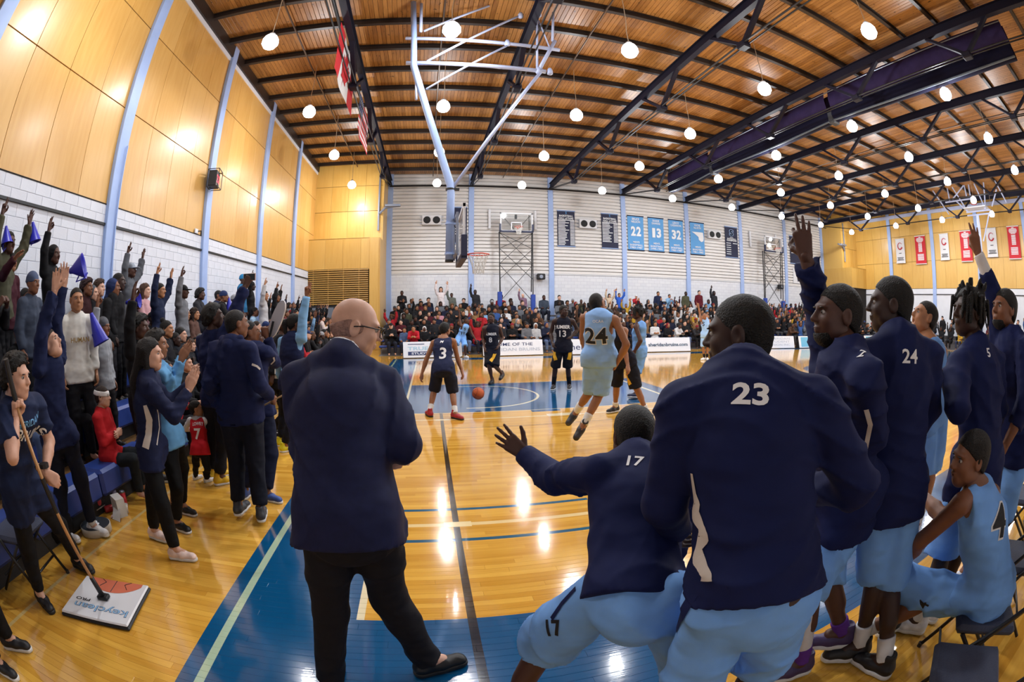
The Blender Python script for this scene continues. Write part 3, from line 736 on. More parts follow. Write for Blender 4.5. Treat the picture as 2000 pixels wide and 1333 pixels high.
# ---- shoes
_shoe = {}
def shoe_mesh(h, upper, sole, high=True):
    key = (h, upper.name, sole.name, high)
    if key in _shoe: return _shoe[key]
    f = Field((-.07, -.11, -.02), (.07, .23, .18), h)
    f.cone((0, -.045, .05), (0, .06, .048), .043, .046, .02, flat=((0, 0, 1), 1.05)); f.cone((0, .06, .045), (.005, .155, .036), .046, .034, .02, flat=((0, 0, 1), 1.1)); f.cone((.003, .155, .036), (.005, .165, .034), .036, .032, .02, flat=((0, 0, 1), 1.15))
    f.cone((0, -.035, .06), (0, -.025, .125 if high else .09), .040, .040, .03); f.ell((0, -.02, .17 if high else .13), (.032, .042, .04), .008, neg=True)
    f.cut(np.array((0, 0, .016)), np.array((0, 0, -1.))); f.wrinkle(.0012, 2, 90); V1, F1 = f.skin()
    g = Field((-.07, -.11, -.02), (.07, .23, .06), h)
    g.cone((0, -.045, .018), (0, .05, .018), .045, .045, .01); g.cone((0, .05, .018), (.006, .162, .018), .049, .041, .01); g.cut(np.array((0, 0, .03)), np.array((0, 0, 1.))); g.cut(np.array((0, 0, .0)), np.array((0, 0, -1.)))
    V2, F2 = g.skin()
    lc = MB()
    for j in range(5):
        y = .045+.018*j; z = .098-.0085*j; w_ = .026-.001*j; lc.tube([(-w_, y, z-.012), (0, y+.004, z), (w_, y, z-.012)], .0032, 5)
    me = (geo_mesh('shoe', [(V1, F1, 0)], [upper]), geo_mesh('sole', [(V2, F2, 0)], [sole]), lc.mesh('laces', [mat('lace_grey', '#a9a9ae', .8)], True)); _shoe[key] = me; return me
JN = ['pv', 'nk', 'hd', 'sl', 'sr', 'el', 'er', 'wl', 'wr', 'hl', 'hr', 'kl', 'kr', 'al', 'ar', 'tl', 'tr']
def torso_frame(J):
    up = unit(J['nk']-J['pv']); rt = (J['sr']-J['sl'])*.7+(J['hr']-J['hl'])*.6; rt = unit(rt-up*(rt@up)); return rt, np.cross(up, rt), up
def spine(J, fat):
    rt, fw, up = torso_frame(J); L = np.linalg.norm(J['nk']-J['pv']); p = J['pv']; mid = (J['sl']+J['sr'])/2
    return [(p-up*.03, .150*fat, 1.32), (p+up*L*.28+fw*.01*fat, .128*fat, 1.25/max(1, fat**.6)), (p+up*L*.62+fw*.005, .150*(.5+.5*fat), 1.33), (mid-up*.035, .135, 1.45)], rt, fw, up
def bounds(J, keys, m):
    P = np.array([J[k] for k in keys]); return P.min(0)-m, P.max(0)+m
def body_geo(J, S, fat, h, hands, headM, hs, mouth, headh, handh, bald=False):
    f = Field(*bounds(J, JN[:15], .24*S), h); sp, rt, fw, up = spine(J, fat)
    for (a, ra, ka), (b, rb, kb) in zip(sp[:-1], sp[1:]): f.cone(a, b, ra*S, rb*S, .03*S, flat=(fw, (ka+kb)/2))
    for q in 'lr': f.cone(J['nk']-up*.01*S, J['s'+q], .058*S, .050*S, .03*S)
    hc = J['hd']; nb = J['nk']
    f.cone(nb-up*.03, hc+headM@np.array((0, -.02, -.07))*hs, .064*S*(.7+.3*fat), .056*S*(.6+.4*fat), .03*S)
    for s in 'lr':
        sh, e, w, hp, k, a = (J[c+s] for c in 'sewhka')
        ar = .9+.1*fat
        f.cone(sh, e, .051*S*ar, .042*S*ar, .025*S); f.cone(e, e+(w-e)*.35, .043*S*ar, .044*S*ar, .015*S); f.cone(e+(w-e)*.35, w, .044*S*ar, .029*S, .015*S)
        f.cone(hp, k, .082*S*fat**.5, .055*S, .035*S); f.cone(k, a, .054*S, .037*S, .02*S)
        bk = -unit(np.cross(k-hp, np.cross(a-k, k-hp)))*0 - fw*.018*S
        f.cone(k+(a-k)*.2+bk, k+(a-k)*.5+bk, .050*S, .046*S, .03*S)
        f.cone(a, a*.6+J['t'+s]*.4, .036*S, .035*S, .02*S)
    V, F = f.skin(); P = [(V, F, 0)]
    P += xf(head_geo(headh, mouth), headM, hc, hs)
    for s in 'lr':
        pose, back, fd = hands[s]; w = J['w'+s]; d = unit(w-J['e'+s]) if fd is None else unit(fd)
        P.append((*hand_at(s, w, d, back, pose, S, handh), 0))
    return P
def sleeve(f, J, s, S, e, frac, k, flare=0.0):
    """arm of a garment; frac 0..2: 1 = elbow, 2 = wrist"""
    sh, el, w = J['s'+s], J['e'+s], J['w'+s]
    if frac <= 1:
        q = sh+(el-sh)*frac; f.cone(sh, q+(el-sh)*.1, (.053+e)*S, (.047+e+flare)*S, k, clip=[(q, unit(el-sh))])
    else:
        f.cone(sh, el, (.053+e*.85)*S, (.046+e*.85)*S, k); q = el+(w-el)*(frac-1); d = unit(w-el); f.cone(el, q+d*.05, (.046+e*.85)*S, (.034+e*.8+flare)*S, .02*S, clip=[(q, d)])
def top_geo(J, S, fat, h, e=.016, frac=1.95, hem=.10, wr=.004, seed=1, flare=0.0, tank=False, collar=0.012, arm_e=None):
    f = Field(*bounds(J, ('pv', 'nk', 'sl', 'sr', 'el', 'er', 'wl', 'wr', 'hl', 'hr'), .26*S), h); sp, rt, fw, up = spine(J, fat)
    ae = e if arm_e is None else arm_e
    hipc = (J['hl']+J['hr'])/2; dn = unit(hipc-sp[1][0]) if np.linalg.norm(hipc-sp[1][0]) > .02 else -up
    end = J['pv']-up*.03*S+(-up*.6+dn*.4)*hem*S; hn = unit(end-J['pv'])
    pts = [(end, (.156*fat+e+flare)*S, 1.3)]+[(p, (r+e)*S, kf) for p, r, kf in sp]
    for i, ((a, ra, ka), (b, rb, kb)) in enumerate(zip(pts[:-1], pts[1:])): f.cone(a+(hn*.05 if i == 0 else 0), b, ra, rb, .03*S, flat=(fw, (ka+kb)/2))
    if tank:
        for s in 'lr':
            f.cone(J['s'+s]*.62+J['nk']*.38-up*.02, sp[2][0]+(J['s'+s]-J['nk'])*.35, (.045+e)*S, (.09+e)*S, .03*S)
    else:
        for q in 'lr': f.cone(J['nk']-up*.015*S, J['s'+q], (.058+e*.7)*S, (.048+e*.7)*S, .03*S)
        for s in 'lr': sleeve(f, J, s, S, ae, frac, .03*S)
    if hem > .03:
        for q in 'lr': f.cone(J['h'+q]+up*.05*S, J['h'+q]+unit(J['k'+q]-J['h'+q])*(hem+.03)*S, (.092+e)*S*fat**.5, (.090+e+flare)*S*fat**.5, .03*S)
    f.wrinkle(wr, seed, 34/S)
    f.cut(end, hn)
    if tank:
        for s in 'lr':
            o = unit(J['s'+s]-J['nk']); f.ell(J['s'+s]+o*.035*S-up*.05*S, np.array((.085, .085, .12))*S, .01, rot=np.stack([o, fw, up]), neg=True)
    hc = unit(J['hd']-J['nk']); 
    if collar > 0: f.cone(J['nk']-hc*.02, J['nk']+hc*.05*S, .068*S+collar, .064*S+collar, .02*S, clip=[(J['nk']+hc*.035*S, hc)])
    f.cone(J['nk']-hc*.03, J['nk']+hc*.2*S, .058*S, .075*S, .004, neg=True) if False else None
    return f.skin()
def legs_geo(J, S, fat, h, kind='trousers', wr=.004, seed=2, frac=1.9, e=.016, w=1.0):
    f = Field(*bounds(J, ('pv', 'hl', 'hr', 'kl', 'kr', 'al', 'ar'), .28*S), h); sp, rt, fw, up = spine(J, fat)
    f.cone(J['pv']-up*.05*S, sp[1][0]*.95+J['pv']*.05, (.146*fat+e*.5)*S, (.130*fat+e*.5)*S, .03*S, flat=(fw, 1.28))
    for s in 'lr':
        hp, k, a = J['h'+s], J['k'+s], J['a'+s]; o = unit(hp-J['pv'])*0
        if kind == 'shorts':
            d = unit(k-hp); q = k+d*.02*S if frac >= 1 else hp+(k-hp)*frac
            f.cone(hp-fw*.012*S, hp+(k-hp)*.5, .094*S*min(w, 1.05), .104*S*w, .03*S); f.cone(hp+(k-hp)*.5, q+d*.06, .104*S*w, .114*S*w, .02*S, clip=[(q, d)])
        else:
            f.cone(hp-fw*.008*S, k, (.084+e)*S*fat**.5, (.058+e*1.1)*S, .04*S); d = unit(a-k); q = k+(a-k)*(frac-1)
            f.cone(k, q+d*.05, (.058+e*1.1)*S, (.042+e*1.2)*S, .02*S, clip=[(q, d)])
    f.wrinkle(wr, seed, 24/S, st=.8); return f.skin()
def tube_geo(a, b, ra, rb, h):
    f = Field(np.minimum(a, b)-max(ra, rb)-.02, np.maximum(a, b)+max(ra, rb)+.02, h); d = unit(np.asarray(b)-a)
    f.cone(np.asarray(a)-d*.05, np.asarray(b)+d*.05, ra, rb, .005, clip=[(np.asarray(a), -d), (np.asarray(b), d)]); return f.skin()

SKIN = dict(light='#c99a83', pale='#d3a690', tan='#ab7857', brown='#7a4e36', dark='#4d3026', deep='#38231d', med='#96664a')
def skin_mat(k): return mat('skin_'+k, SKIN[k], .52, noise=(30, .06), spec=.4)
def cloth(col, rough=.8, sheen=.0): return mat('cloth_'+col.strip('#')+('s' if sheen else ''), col, rough, spec=.22, noise=(9, .06), bump=(7, .75, (1, 1, 1.7), 1.2), sheen=sheen)
def hairm(col='#0f0c0b'): return mat('hair_'+col.strip('#'), col, .6, noise=(60, .3), bump=(160, .6), spec=.35)
M_eye = mat('eye_white', '#a89f99', .4); M_iris = mat('iris_dark', '#1a1210', .4); M_lip = mat('lip_tone', '#7d4038', .5)
M_lipd = mat('lip_tone_dark', '#3a201d', .5)
M_sole = mat('shoe_sole_white', '#d8d8d8', .6); M_soleb = mat('shoe_sole_black', '#1a1a1c', .6)
def J_of(flat): a = np.asarray(flat, float).reshape(-1, 3); return {n: a[i] for i, n in enumerate(JN)}
def decal(name, txt, shirt, px, h, m, parent, upv, bold=.02, width=None, lift=.003, step=.02, roll=0.0, shift=(0, 0)):
    """printed lettering laid over a garment at the place the pixel shows"""
    me = shirt.data; org = Vector(CAM)-shirt.parent.location; vs = [v.co for v in me.vertices]; bv = BVHTree.FromPolygons(vs, [p.vertices[:] for p in me.polygons])
    d = Vector(ray(*px)); hit = bv.ray_cast(org, d)
    if hit[0] is None: print('decal miss', txt, px); return None
    c = np.array(hit[0]); n = np.array(hit[1])
    near = [np.array(bv.find_nearest(Vector(c+np.array(o)*h*.6))[1]) for o in ((1, 0, 0), (-1, 0, 0), (0, 1, 0), (0, -1, 0), (0, 0, 1), (0, 0, -1))]
    n = unit(n+sum(near)); n = n if n@np.array(d) < 0 else -n
    u = unit(np.asarray(upv)-n*(np.asarray(upv)@n)); r = np.cross(u, n)
    if roll: u, r = u*math.cos(roll)-r*math.sin(roll), r*math.cos(roll)+u*math.sin(roll)
    V, F = text_geo(txt, 1.0, bold); hh = V[:, 1].max()-V[:, 1].min(); ww = V[:, 0].max()-V[:, 0].min(); sy = h/hh; sx = sy if width is None else width/ww
    bm = bmesh.new(); vv = [bm.verts.new(((v[0]-(V[:, 0].max()+V[:, 0].min())/2)*sx, (v[1]-(V[:, 1].max()+V[:, 1].min())/2)*sy, 0)) for v in V]
    for q in F:
        try: bm.faces.new([vv[i] for i in q])
        except ValueError: pass
    for ax in (0, 1):
        lim = (ww*sx if ax == 0 else hh*sy)/2; t = -lim+step
        while t < lim:
            co = [0, 0, 0]; no = [0, 0, 0]; co[ax] = t; no[ax] = 1
            bmesh.ops.bisect_plane(bm, geom=bm.verts[:]+bm.edges[:]+bm.faces[:], plane_co=co, plane_no=no); t += step
    for v in bm.verts:
        p = c+r*(v.co.x+shift[0])+u*(v.co.y+shift[1])+n*.12; q = bv.ray_cast(Vector(p), Vector(-n), .3)
        v.co = (np.array(q[0])+n*lift) if q[0] is not None else (c+r*v.co.x+u*v.co.y+n*lift)
    mm = bpy.data.meshes.new(name); bm.to_mesh(mm); bm.free(); mm.materials.append(m); return obj(name, mm, shirt)
def patch(name, shirt, pts, m, parent, wdt, lift=.003):
    """narrow cloth stripe following a garment through picture points; wdt metres"""
    me = shirt.data; org = Vector(CAM)-shirt.parent.location; bv = BVHTree.FromPolygons([v.co for v in me.vertices], [p.vertices[:] for p in me.polygons])
    C = []
    for i in range(len(pts)-1):
        for t in np.linspace(0, 1, 9)[(0 if i == 0 else 1):]:
            px = np.array(pts[i])*(1-t)+np.array(pts[i+1])*t; hit = bv.ray_cast(org, Vector(ray(*px)))
            if hit[0] is not None: C.append((np.array(hit[0]), np.array(hit[1])))
    if len(C) < 3: print('patch miss', name); return None
    L = []; 
    for i, (c, n) in enumerate(C):
        d = unit(C[min(i+1, len(C)-1)][0]-C[max(i-1, 0)][0]); x = unit(np.cross(d, n)); wv = wdt if np.isscalar(wdt) else np.interp(i/(len(C)-1), np.linspace(0, 1, len(wdt)), wdt)
        row = []
        for q in (-.5, -.17, .17, .5):
            p = c+x*q*wv; b = bv.find_nearest(Vector(p)); row.append(np.array(b[0])+np.array(b[1])*lift)
        L.append(row)
    return MB().grid(np.array(L)).build(name, m, shirt, True)
def place_shoe(J, s, S, parent, upper, sole, h, high=True, flat=True):
    a, t = J['a'+s], J['t'+s]; d = t-a; me = shoe_mesh(h, upper, sole, high)
    o = obj('shoe', me[0], parent); obj('sole', me[1], o); obj('laces', me[2], o) if h < .0105 else None
    if flat and a[2] < .2: y = unit((d[0], d[1], 0)); z = np.array((0, 0, 1.)); c = np.array((a[0], a[1], max(0, a[2]-.09*S)))
    else:
        y0 = unit(d); sh = unit(J['k'+s]-a); z = unit(sh-y0*(sh@y0)); y = unit(y0+z*.35); z = unit(z-y*(z@y)); c = a-z*.085*S
    x = np.cross(y, z); o.matrix_local = Matrix(((x[0]*S, y[0]*S, z[0]*S, c[0]), (x[1]*S, y[1]*S, z[1]*S, c[1]), (x[2]*S, y[2]*S, z[2]*S, c[2]), (0, 0, 0, 1)))
    return o
def hero(jt, label, H=1.85, fat=1.0, skin='dark', look=(0, 0), hair='buzz', hairc='#0f0c0b', top=None, bottom=None, shoes=('#15151a', 'w'), socks=None, hl=('relaxed', None, None), hr=('relaxed', None, None),
         h=None, mouth=0.0, group=None, headscale=None, beard=None, hair2=None, high=True, name='person'):
    """look=(compass angle, pitch) of the face in degrees; top/bottom = dicts with colour and cut"""
    J = J_of(jt); S = H/1.8; hs = (headscale or (1.04*(.35+.65*S)))
    dist = np.linalg.norm(J['nk']-CAM); h = h or float(np.clip(.0052*dist, .0105, .026)); fine = float(np.clip(.0024*dist, .0048, .011))
    a, pch = math.radians(look[0]), math.radians(look[1]); M = frame_of((math.sin(a)*math.cos(pch), math.cos(a)*math.cos(pch), math.sin(pch)))
    rt, fw, up = torso_frame(J); base = (J['al']+J['ar'])/2; t = thing(name, label, 'person', (float(base[0]), float(base[1]), 0), 0, group)
    hands = {}
    for s, q in (('l', hl), ('r', hr)):
        back = q[1]
        if back is None: back = (-rt if s == 'l' else rt)
        elif isinstance(back, str): back = {'fw': fw, 'bk': -fw, 'up': up, 'dn': -up, 'rt': rt, 'lf': -rt, 'cam': CAM-J['w'+s], 'away': J['w'+s]-CAM}[back]
        hands[s] = (q[0], back, q[2])
    sk = skin_mat(skin); lip = M_lipd if skin in ('dark', 'deep', 'brown') else M_lip
    P = body_geo(J, S, fat, h*1.15, hands, M, hs, mouth, fine, fine)
    off = np.array((float(base[0]), float(base[1]), 0))
    parts = {}
    def mk(nm, geo, mats):
        o = obj(nm, geo_mesh(nm, [(v-off, f, m) for v, f, m in geo], mats), t); parts[nm] = o; return o
    mk('body', P, [sk, M_eye, M_iris, lip])
    if hair:
        V, F = hair_geo(hair, fine*1.25); mk('hair', xf([(V, F, 0)], M, J['hd'], hs), [hairm(hairc)])
    if beard: V, F = hair_geo('beard', fine*1.25); mk('beard', xf([(V, F, 0)], M, J['hd'], hs), [hairm(beard)])
    if hair2: V, F = hair_geo(hair2[0], fine*1.3); mk(hair2[0] if hair2[0] != 'hood' else 'hood', xf([(V, F, 0)], M, J['hd'], hs), [cloth(hair2[1])])
    if top:
        q = dict(top); c = q.pop('c'); nm = q.pop('n', 'shirt'); mm = q.pop('m', None) or cloth(c)
        V, F = top_geo(J, S, fat, h, **q); mk(nm, [(V, F, 0)], [mm]); parts['top'] = parts[nm]
    if bottom:
        q = dict(bottom); c = q.pop('c'); nm = q.pop('n', q.get('kind', 'trousers')); mm = q.pop('m', None) or cloth(c)
        V, F = legs_geo(J, S, fat, h, **q); mk(nm, [(V, F, 0)], [mm]); parts['bottom'] = parts[nm]
    for s in 'lr':
        if shoes:
            o = place_shoe({k: v-off for k, v in J.items()}, s, S, t, mat('shoe_'+shoes[0].strip('#'), shoes[0], .5, noise=(20, .15)), M_sole if shoes[1] == 'w' else M_soleb, max(.006, fine), high)
        if socks:
            k, an = J['k'+s], J['a'+s]; l = socks[1] if len(socks) > 1 else .35
            V, F = tube_geo(an, an+(k-an)*l, .044*S, .052*S+.006*l, max(.007, fine*1.4)); mk('sock', [(V, F, 0)], [cloth(socks[0])])
    # move joints into local use
    return t, J, parts, (rt, fw, up), off
# joint positions in metres, measured person by person (order as in JN)
POSE = {
 'coach': [0.189,-0.614,1.081,0.178,-0.391,1.637,0.22,-0.261,1.752,-0.019,-0.384,1.545,0.349,-0.348,1.517,0.023,-0.476,1.263,0.436,-0.506,1.296,0.307,-0.426,1.231,0.163,-0.425,1.249,0.096,-0.585,0.965,0.281,-0.558,0.955,0.037,-0.616,0.534,0.297,-0.472,0.517,-0.054,-0.662,0.088,0.441,-0.482,0.096,-0.055,-0.422,0.031,0.605,-0.418,0.032],
 'p17': [1.192,-1.075,0.882,1.346,-0.662,1.232,1.406,-0.501,1.28,1.164,-0.729,1.209,1.535,-0.72,1.157,1.063,-0.472,1.103,1.603,-0.649,0.878,0.982,-0.216,1.139,1.625,-0.567,0.616,1.085,-1.019,0.839,1.27,-1.15,0.878,0.949,-0.825,0.473,1.45,-1.148,0.481,0.759,-0.89,0.089,1.606,-1.238,0.088,0.885,-0.763,0.031,1.348,-1.234,0.031],
 'p23': [1.404,-1.429,1.077,1.441,-1.198,1.645,1.534,-1.059,1.742,1.259,-1.147,1.543,1.596,-1.374,1.562,1.231,-1.128,1.233,1.758,-1.471,1.311,1.38,-0.98,1.041,1.821,-1.217,1.197,1.289,-1.403,1.021,1.5,-1.498,1.009,1.298,-1.408,0.56,1.639,-1.378,0.572,1.236,-1.432,0.1,1.629,-1.308,0.103,1.407,-1.37,0.032,1.651,-1.118,0.033],
 'p3': [2.242,-1.068,1.098,2.092,-1.125,1.671,2.136,-1.014,1.812,1.988,-1.296,1.59,2.152,-0.948,1.571,2.174,-1.236,1.354,2.204,-0.841,1.839,2.26,-1.041,1.171,2.062,-0.889,2.06,2.278,-1.169,1.062,2.259,-0.987,1.009,2.14,-1.082,0.587,2.332,-1.035,0.566,2.212,-1.181,0.115,2.501,-1.195,0.184,2.042,-1.14,0.032,2.344,-1.087,0.153],
 'p24w': [2.493,-1.209,1.108,2.459,-1.153,1.732,2.546,-1.057,1.87,2.276,-1.077,1.64,2.633,-1.261,1.646,2.443,-0.995,1.387,2.79,-1.207,1.38,2.23,-0.937,1.2,2.662,-1.137,1.131,2.41,-1.157,1.022,2.574,-1.265,1.014,2.566,-1.228,0.578,2.635,-1.301,0.543,2.593,-1.305,0.108,2.606,-1.518,0.105,2.416,-1.19,0.031,2.572,-1.337,0.033],
 'plb': [4.107,-0.633,1.182,3.776,-0.694,1.665,3.822,-0.621,1.821,3.584,-0.678,1.584,3.956,-0.732,1.582,3.407,-0.787,1.368,3.84,-0.659,1.316,3.34,-0.853,1.11,3.699,-0.607,1.086,4.035,-0.593,1.111,4.215,-0.637,1.107,4.139,-0.622,0.642,4.296,-0.634,0.638,4.15,-0.661,0.136,4.283,-0.632,0.132,3.992,-0.676,0.032,4.118,-0.677,0.032],
 'pdread': [3.188,-1.476,1.111,3.153,-1.363,1.692,3.183,-1.288,1.858,2.968,-1.31,1.594,3.332,-1.439,1.595,2.748,-1.425,1.417,3.479,-1.468,1.331,2.924,-1.253,1.551,3.597,-1.398,1.086,3.099,-1.431,1.054,3.273,-1.523,1.038,3.089,-1.425,0.579,3.267,-1.471,0.57,3.086,-1.442,0.107,3.28,-1.445,0.104,3,-1.288,0.032,3.274,-1.266,0.032],
 'pbeard': [3.888,-1.501,1.161,3.742,-1.461,1.737,3.777,-1.381,1.896,3.621,-1.613,1.669,3.867,-1.313,1.688,3.502,-1.674,1.399,3.795,-1.283,1.994,3.419,-1.584,1.15,3.699,-1.189,2.254,3.875,-1.607,1.104,3.933,-1.434,1.058,3.855,-1.597,0.611,3.912,-1.425,0.582,3.838,-1.613,0.121,3.908,-1.432,0.11,3.67,-1.599,0.032,3.744,-1.376,0.032],
 'seat4': [2.928,-1.89,0.581,2.825,-1.617,1.066,2.739,-1.554,1.211,2.63,-1.598,1.035,3.004,-1.671,0.994,2.624,-1.42,0.796,2.858,-1.423,0.855,2.762,-1.308,0.587,2.997,-1.187,0.872,2.838,-1.853,0.542,3.024,-1.917,0.535,2.749,-1.358,0.481,2.8,-1.549,0.449,3.039,-1.321,0.109,2.63,-1.255,0.146,2.87,-1.297,0.031,2.551,-1.117,0.046],
 'c3': [0.754,5.668,0.882,0.776,5.985,1.349,0.816,6.073,1.501,0.605,6.049,1.261,0.96,5.918,1.297,0.476,6.013,0.988,1.024,6.015,1.023,0.387,5.981,0.726,1.101,5.981,0.758,0.665,5.705,0.84,0.852,5.637,0.852,0.607,5.896,0.447,0.921,5.735,0.432,0.505,5.659,0.097,0.939,5.46,0.092,0.45,5.82,0.024,1.054,5.323,0.025],
 'c8': [2.108,9.311,0.889,2.089,9.227,1.464,2.075,9.232,1.65,2.284,9.248,1.402,1.896,9.197,1.398,2.381,9.386,1.146,1.889,9.347,1.131,2.262,9.221,0.951,1.89,9.155,0.924,2.207,9.292,0.844,2.011,9.336,0.846,2.143,9.051,0.468,1.988,9.042,0.505,2.357,9.36,0.226,2.08,9.197,0.095,2.296,9.224,0.104,2.008,9.03,0.029],
 'c11': [1.749,16.04,0.817,1.928,15.823,1.304,1.968,15.817,1.48,2.093,15.9,1.216,1.754,15.73,1.27,2.192,15.871,0.936,1.709,15.855,1.537,2.325,15.838,0.698,1.693,15.839,1.812,1.846,16.063,0.781,1.657,16.001,0.784,1.893,15.74,0.486,1.547,15.629,0.578,1.923,15.92,0.09,1.509,15.707,0.151,2.017,15.768,0.031,1.647,15.661,0.031],
 'c13': [3.546,7.82,1.054,3.527,7.752,1.647,3.511,7.683,1.822,3.727,7.709,1.597,3.327,7.796,1.597,3.9,7.873,1.396,3.276,7.927,1.318,3.698,7.741,1.241,3.26,7.73,1.11,3.647,7.817,0.993,3.446,7.839,0.996,3.676,7.893,0.539,3.389,7.934,0.548,3.746,7.997,0.097,3.376,8.045,0.099,3.694,7.819,0.032,3.303,7.874,0.032],
 'c24': [2.686,3.305,1.197,2.651,3.197,1.791,2.672,3.335,1.925,2.494,3.328,1.73,2.822,3.084,1.709,2.533,3.507,1.468,2.951,3.009,1.401,2.648,3.665,1.247,2.901,3.179,1.165,2.576,3.288,1.193,2.786,3.26,1.202,2.649,3.491,0.767,2.745,3.368,0.748,2.548,3.777,0.417,2.504,3.323,0.338,2.432,3.767,0.247,2.39,3.293,0.152],
 'cdef': [3.813,5.006,1.041,3.55,4.887,1.562,3.46,4.921,1.727,3.708,4.753,1.499,3.453,5.056,1.496,3.653,4.656,1.21,3.326,4.925,1.246,3.669,4.537,0.953,3.242,4.799,1.006,3.909,4.967,0.982,3.731,5.071,0.995,3.992,4.883,0.525,3.748,5.176,0.544,4.173,4.796,0.104,3.793,5.305,0.104,4.2,4.616,0.028,3.628,5.228,0.031],
 'clb': [4.749,6.315,1.032,4.688,6.237,1.604,4.664,6.255,1.79,4.553,6.1,1.514,4.868,6.327,1.528,4.593,5.963,1.245,4.805,6.472,1.268,4.552,6.134,1.027,4.672,6.468,1.022,4.674,6.254,0.981,4.835,6.376,1.001,4.728,6.419,0.563,4.69,6.318,0.58,4.762,6.404,0.104,4.703,6.295,0.136,4.585,6.376,0.029,4.557,6.403,0.074],
 'cfar': [10.672,12.556,1.004,10.669,12.61,1.565,10.583,12.516,1.692,10.86,12.585,1.51,10.477,12.618,1.512,10.894,12.53,1.218,10.505,12.731,1.787,10.859,12.463,0.955,10.44,12.739,2.053,10.771,12.535,0.974,10.578,12.583,0.965,10.756,12.531,0.531,10.577,12.579,0.52,10.771,12.556,0.092,10.662,12.591,0.091,10.705,12.391,0.031,10.492,12.539,0.031],
 'mop': [-2.154,-0.553,0.914,-1.956,-0.592,1.432,-1.84,-0.613,1.555,-1.896,-0.412,1.372,-1.853,-0.756,1.382,-1.899,-0.33,1.137,-1.662,-0.866,1.197,-1.78,-0.525,1.008,-1.767,-0.706,1.357,-2.135,-0.46,0.822,-2.096,-0.634,0.873,-2.208,-0.212,0.471,-2.211,-0.625,0.476,-2.346,-0.028,0.107,-2.339,-0.614,0.085,-2.188,-0.038,0.032,-2.176,-0.665,0.027],
 'armgirl': [-2.634,0.392,0.997,-2.617,0.308,1.539,-2.519,0.313,1.676,-2.594,0.495,1.557,-2.515,0.149,1.516,-2.59,0.461,1.871,-2.454,0.175,1.81,-2.522,0.514,2.147,-2.366,0.251,2.076,-2.578,0.463,0.911,-2.683,0.321,0.918,-2.595,0.544,0.507,-2.796,0.397,0.52,-2.629,0.563,0.1,-2.846,0.295,0.099,-2.453,0.581,0.016,-2.691,0.338,0.029],
 'clapgirl': [-1.688,0.648,0.894,-1.646,0.65,1.408,-1.611,0.689,1.563,-1.722,0.812,1.368,-1.526,0.528,1.339,-1.639,0.962,1.159,-1.358,0.592,1.133,-1.466,1.084,1.288,-1.298,0.764,1.3,-1.68,0.731,0.833,-1.65,0.56,0.868,-1.814,0.702,0.459,-1.565,0.482,0.482,-1.953,0.755,0.09,-1.562,0.498,0.087,-1.792,0.729,0.022,-1.393,0.522,0.024],
 'clapblue': [-1.791,1.128,0.895,-1.855,1.132,1.428,-1.855,1.143,1.604,-1.936,1.283,1.363,-1.723,1.018,1.366,-1.941,1.539,1.288,-1.748,1.242,1.225,-1.898,1.697,1.47,-1.687,1.305,1.464,-1.773,1.199,0.8,-1.755,1.04,0.827,-1.869,1.369,0.459,-1.707,0.967,0.442,-1.956,1.352,0.079,-1.836,1.004,0.077,-1.799,1.321,0.028,-1.683,0.961,0.031],
 'kid': [-2.068,2.138,0.459,-2.085,2.19,0.753,-2.093,2.207,0.848,-2.185,2.181,0.725,-1.986,2.215,0.727,-2.291,2.218,0.617,-1.958,2.313,0.609,-2.226,2.34,0.581,-1.88,2.337,0.492,-2.112,2.12,0.419,-2.015,2.115,0.437,-2.2,2.186,0.22,-2.014,2.136,0.213,-2.293,2.28,0.037,-2.107,2.233,0.033,-2.25,2.365,0.016,-2.048,2.309,0.016],
 'hoodie': [-1.175,1.484,1.056,-1.182,1.406,1.61,-1.173,1.507,1.752,-1.359,1.448,1.531,-0.994,1.377,1.539,-1.419,1.372,1.256,-0.91,1.362,1.247,-1.441,1.53,1.044,-0.892,1.587,1.109,-1.274,1.472,1.008,-1.073,1.515,1.002,-1.288,1.493,0.57,-1.065,1.453,0.567,-1.316,1.416,0.128,-1.058,1.34,0.123,-1.311,1.517,0.002,-1.087,1.452,0.005],
 'board': [-1.262,2.109,0.959,-1.295,2.151,1.509,-1.348,2.224,1.652,-1.431,2.267,1.441,-1.117,2.096,1.455,-1.468,2.288,1.165,-1.115,2.347,1.334,-1.439,2.324,0.912,-1.185,2.334,1.598,-1.34,2.114,0.873,-1.168,2.079,0.89,-1.346,1.991,0.458,-1.113,1.989,0.474,-1.444,1.885,0.076,-1.178,1.861,0.08,-1.433,2.058,0.03,-1.024,1.811,0.034],
 'armman': [-1.83,2.253,1.035,-1.857,2.254,1.636,-1.816,2.275,1.825,-2.017,2.341,1.561,-1.663,2.213,1.611,-2.065,2.51,1.325,-1.531,2.269,1.89,-2.055,2.56,1.06,-1.423,2.306,2.136,-1.906,2.258,0.927,-1.728,2.236,0.937,-1.973,2.34,0.506,-1.797,2.23,0.507,-2.062,2.381,0.088,-1.894,2.198,0.089,-1.934,2.501,0.031,-1.759,2.309,0.031],
 'jacket': [-1.368,3.699,0.964,-1.342,3.752,1.533,-1.29,3.772,1.707,-1.501,3.831,1.46,-1.174,3.663,1.514,-1.584,3.871,1.189,-1.148,3.675,1.816,-1.598,3.905,0.929,-1.091,3.67,2.079,-1.442,3.723,0.869,-1.275,3.667,0.881,-1.564,3.869,0.493,-1.354,3.595,0.474,-1.631,3.813,0.085,-1.493,3.543,0.085,-1.485,3.903,0.03,-1.354,3.643,0.03],
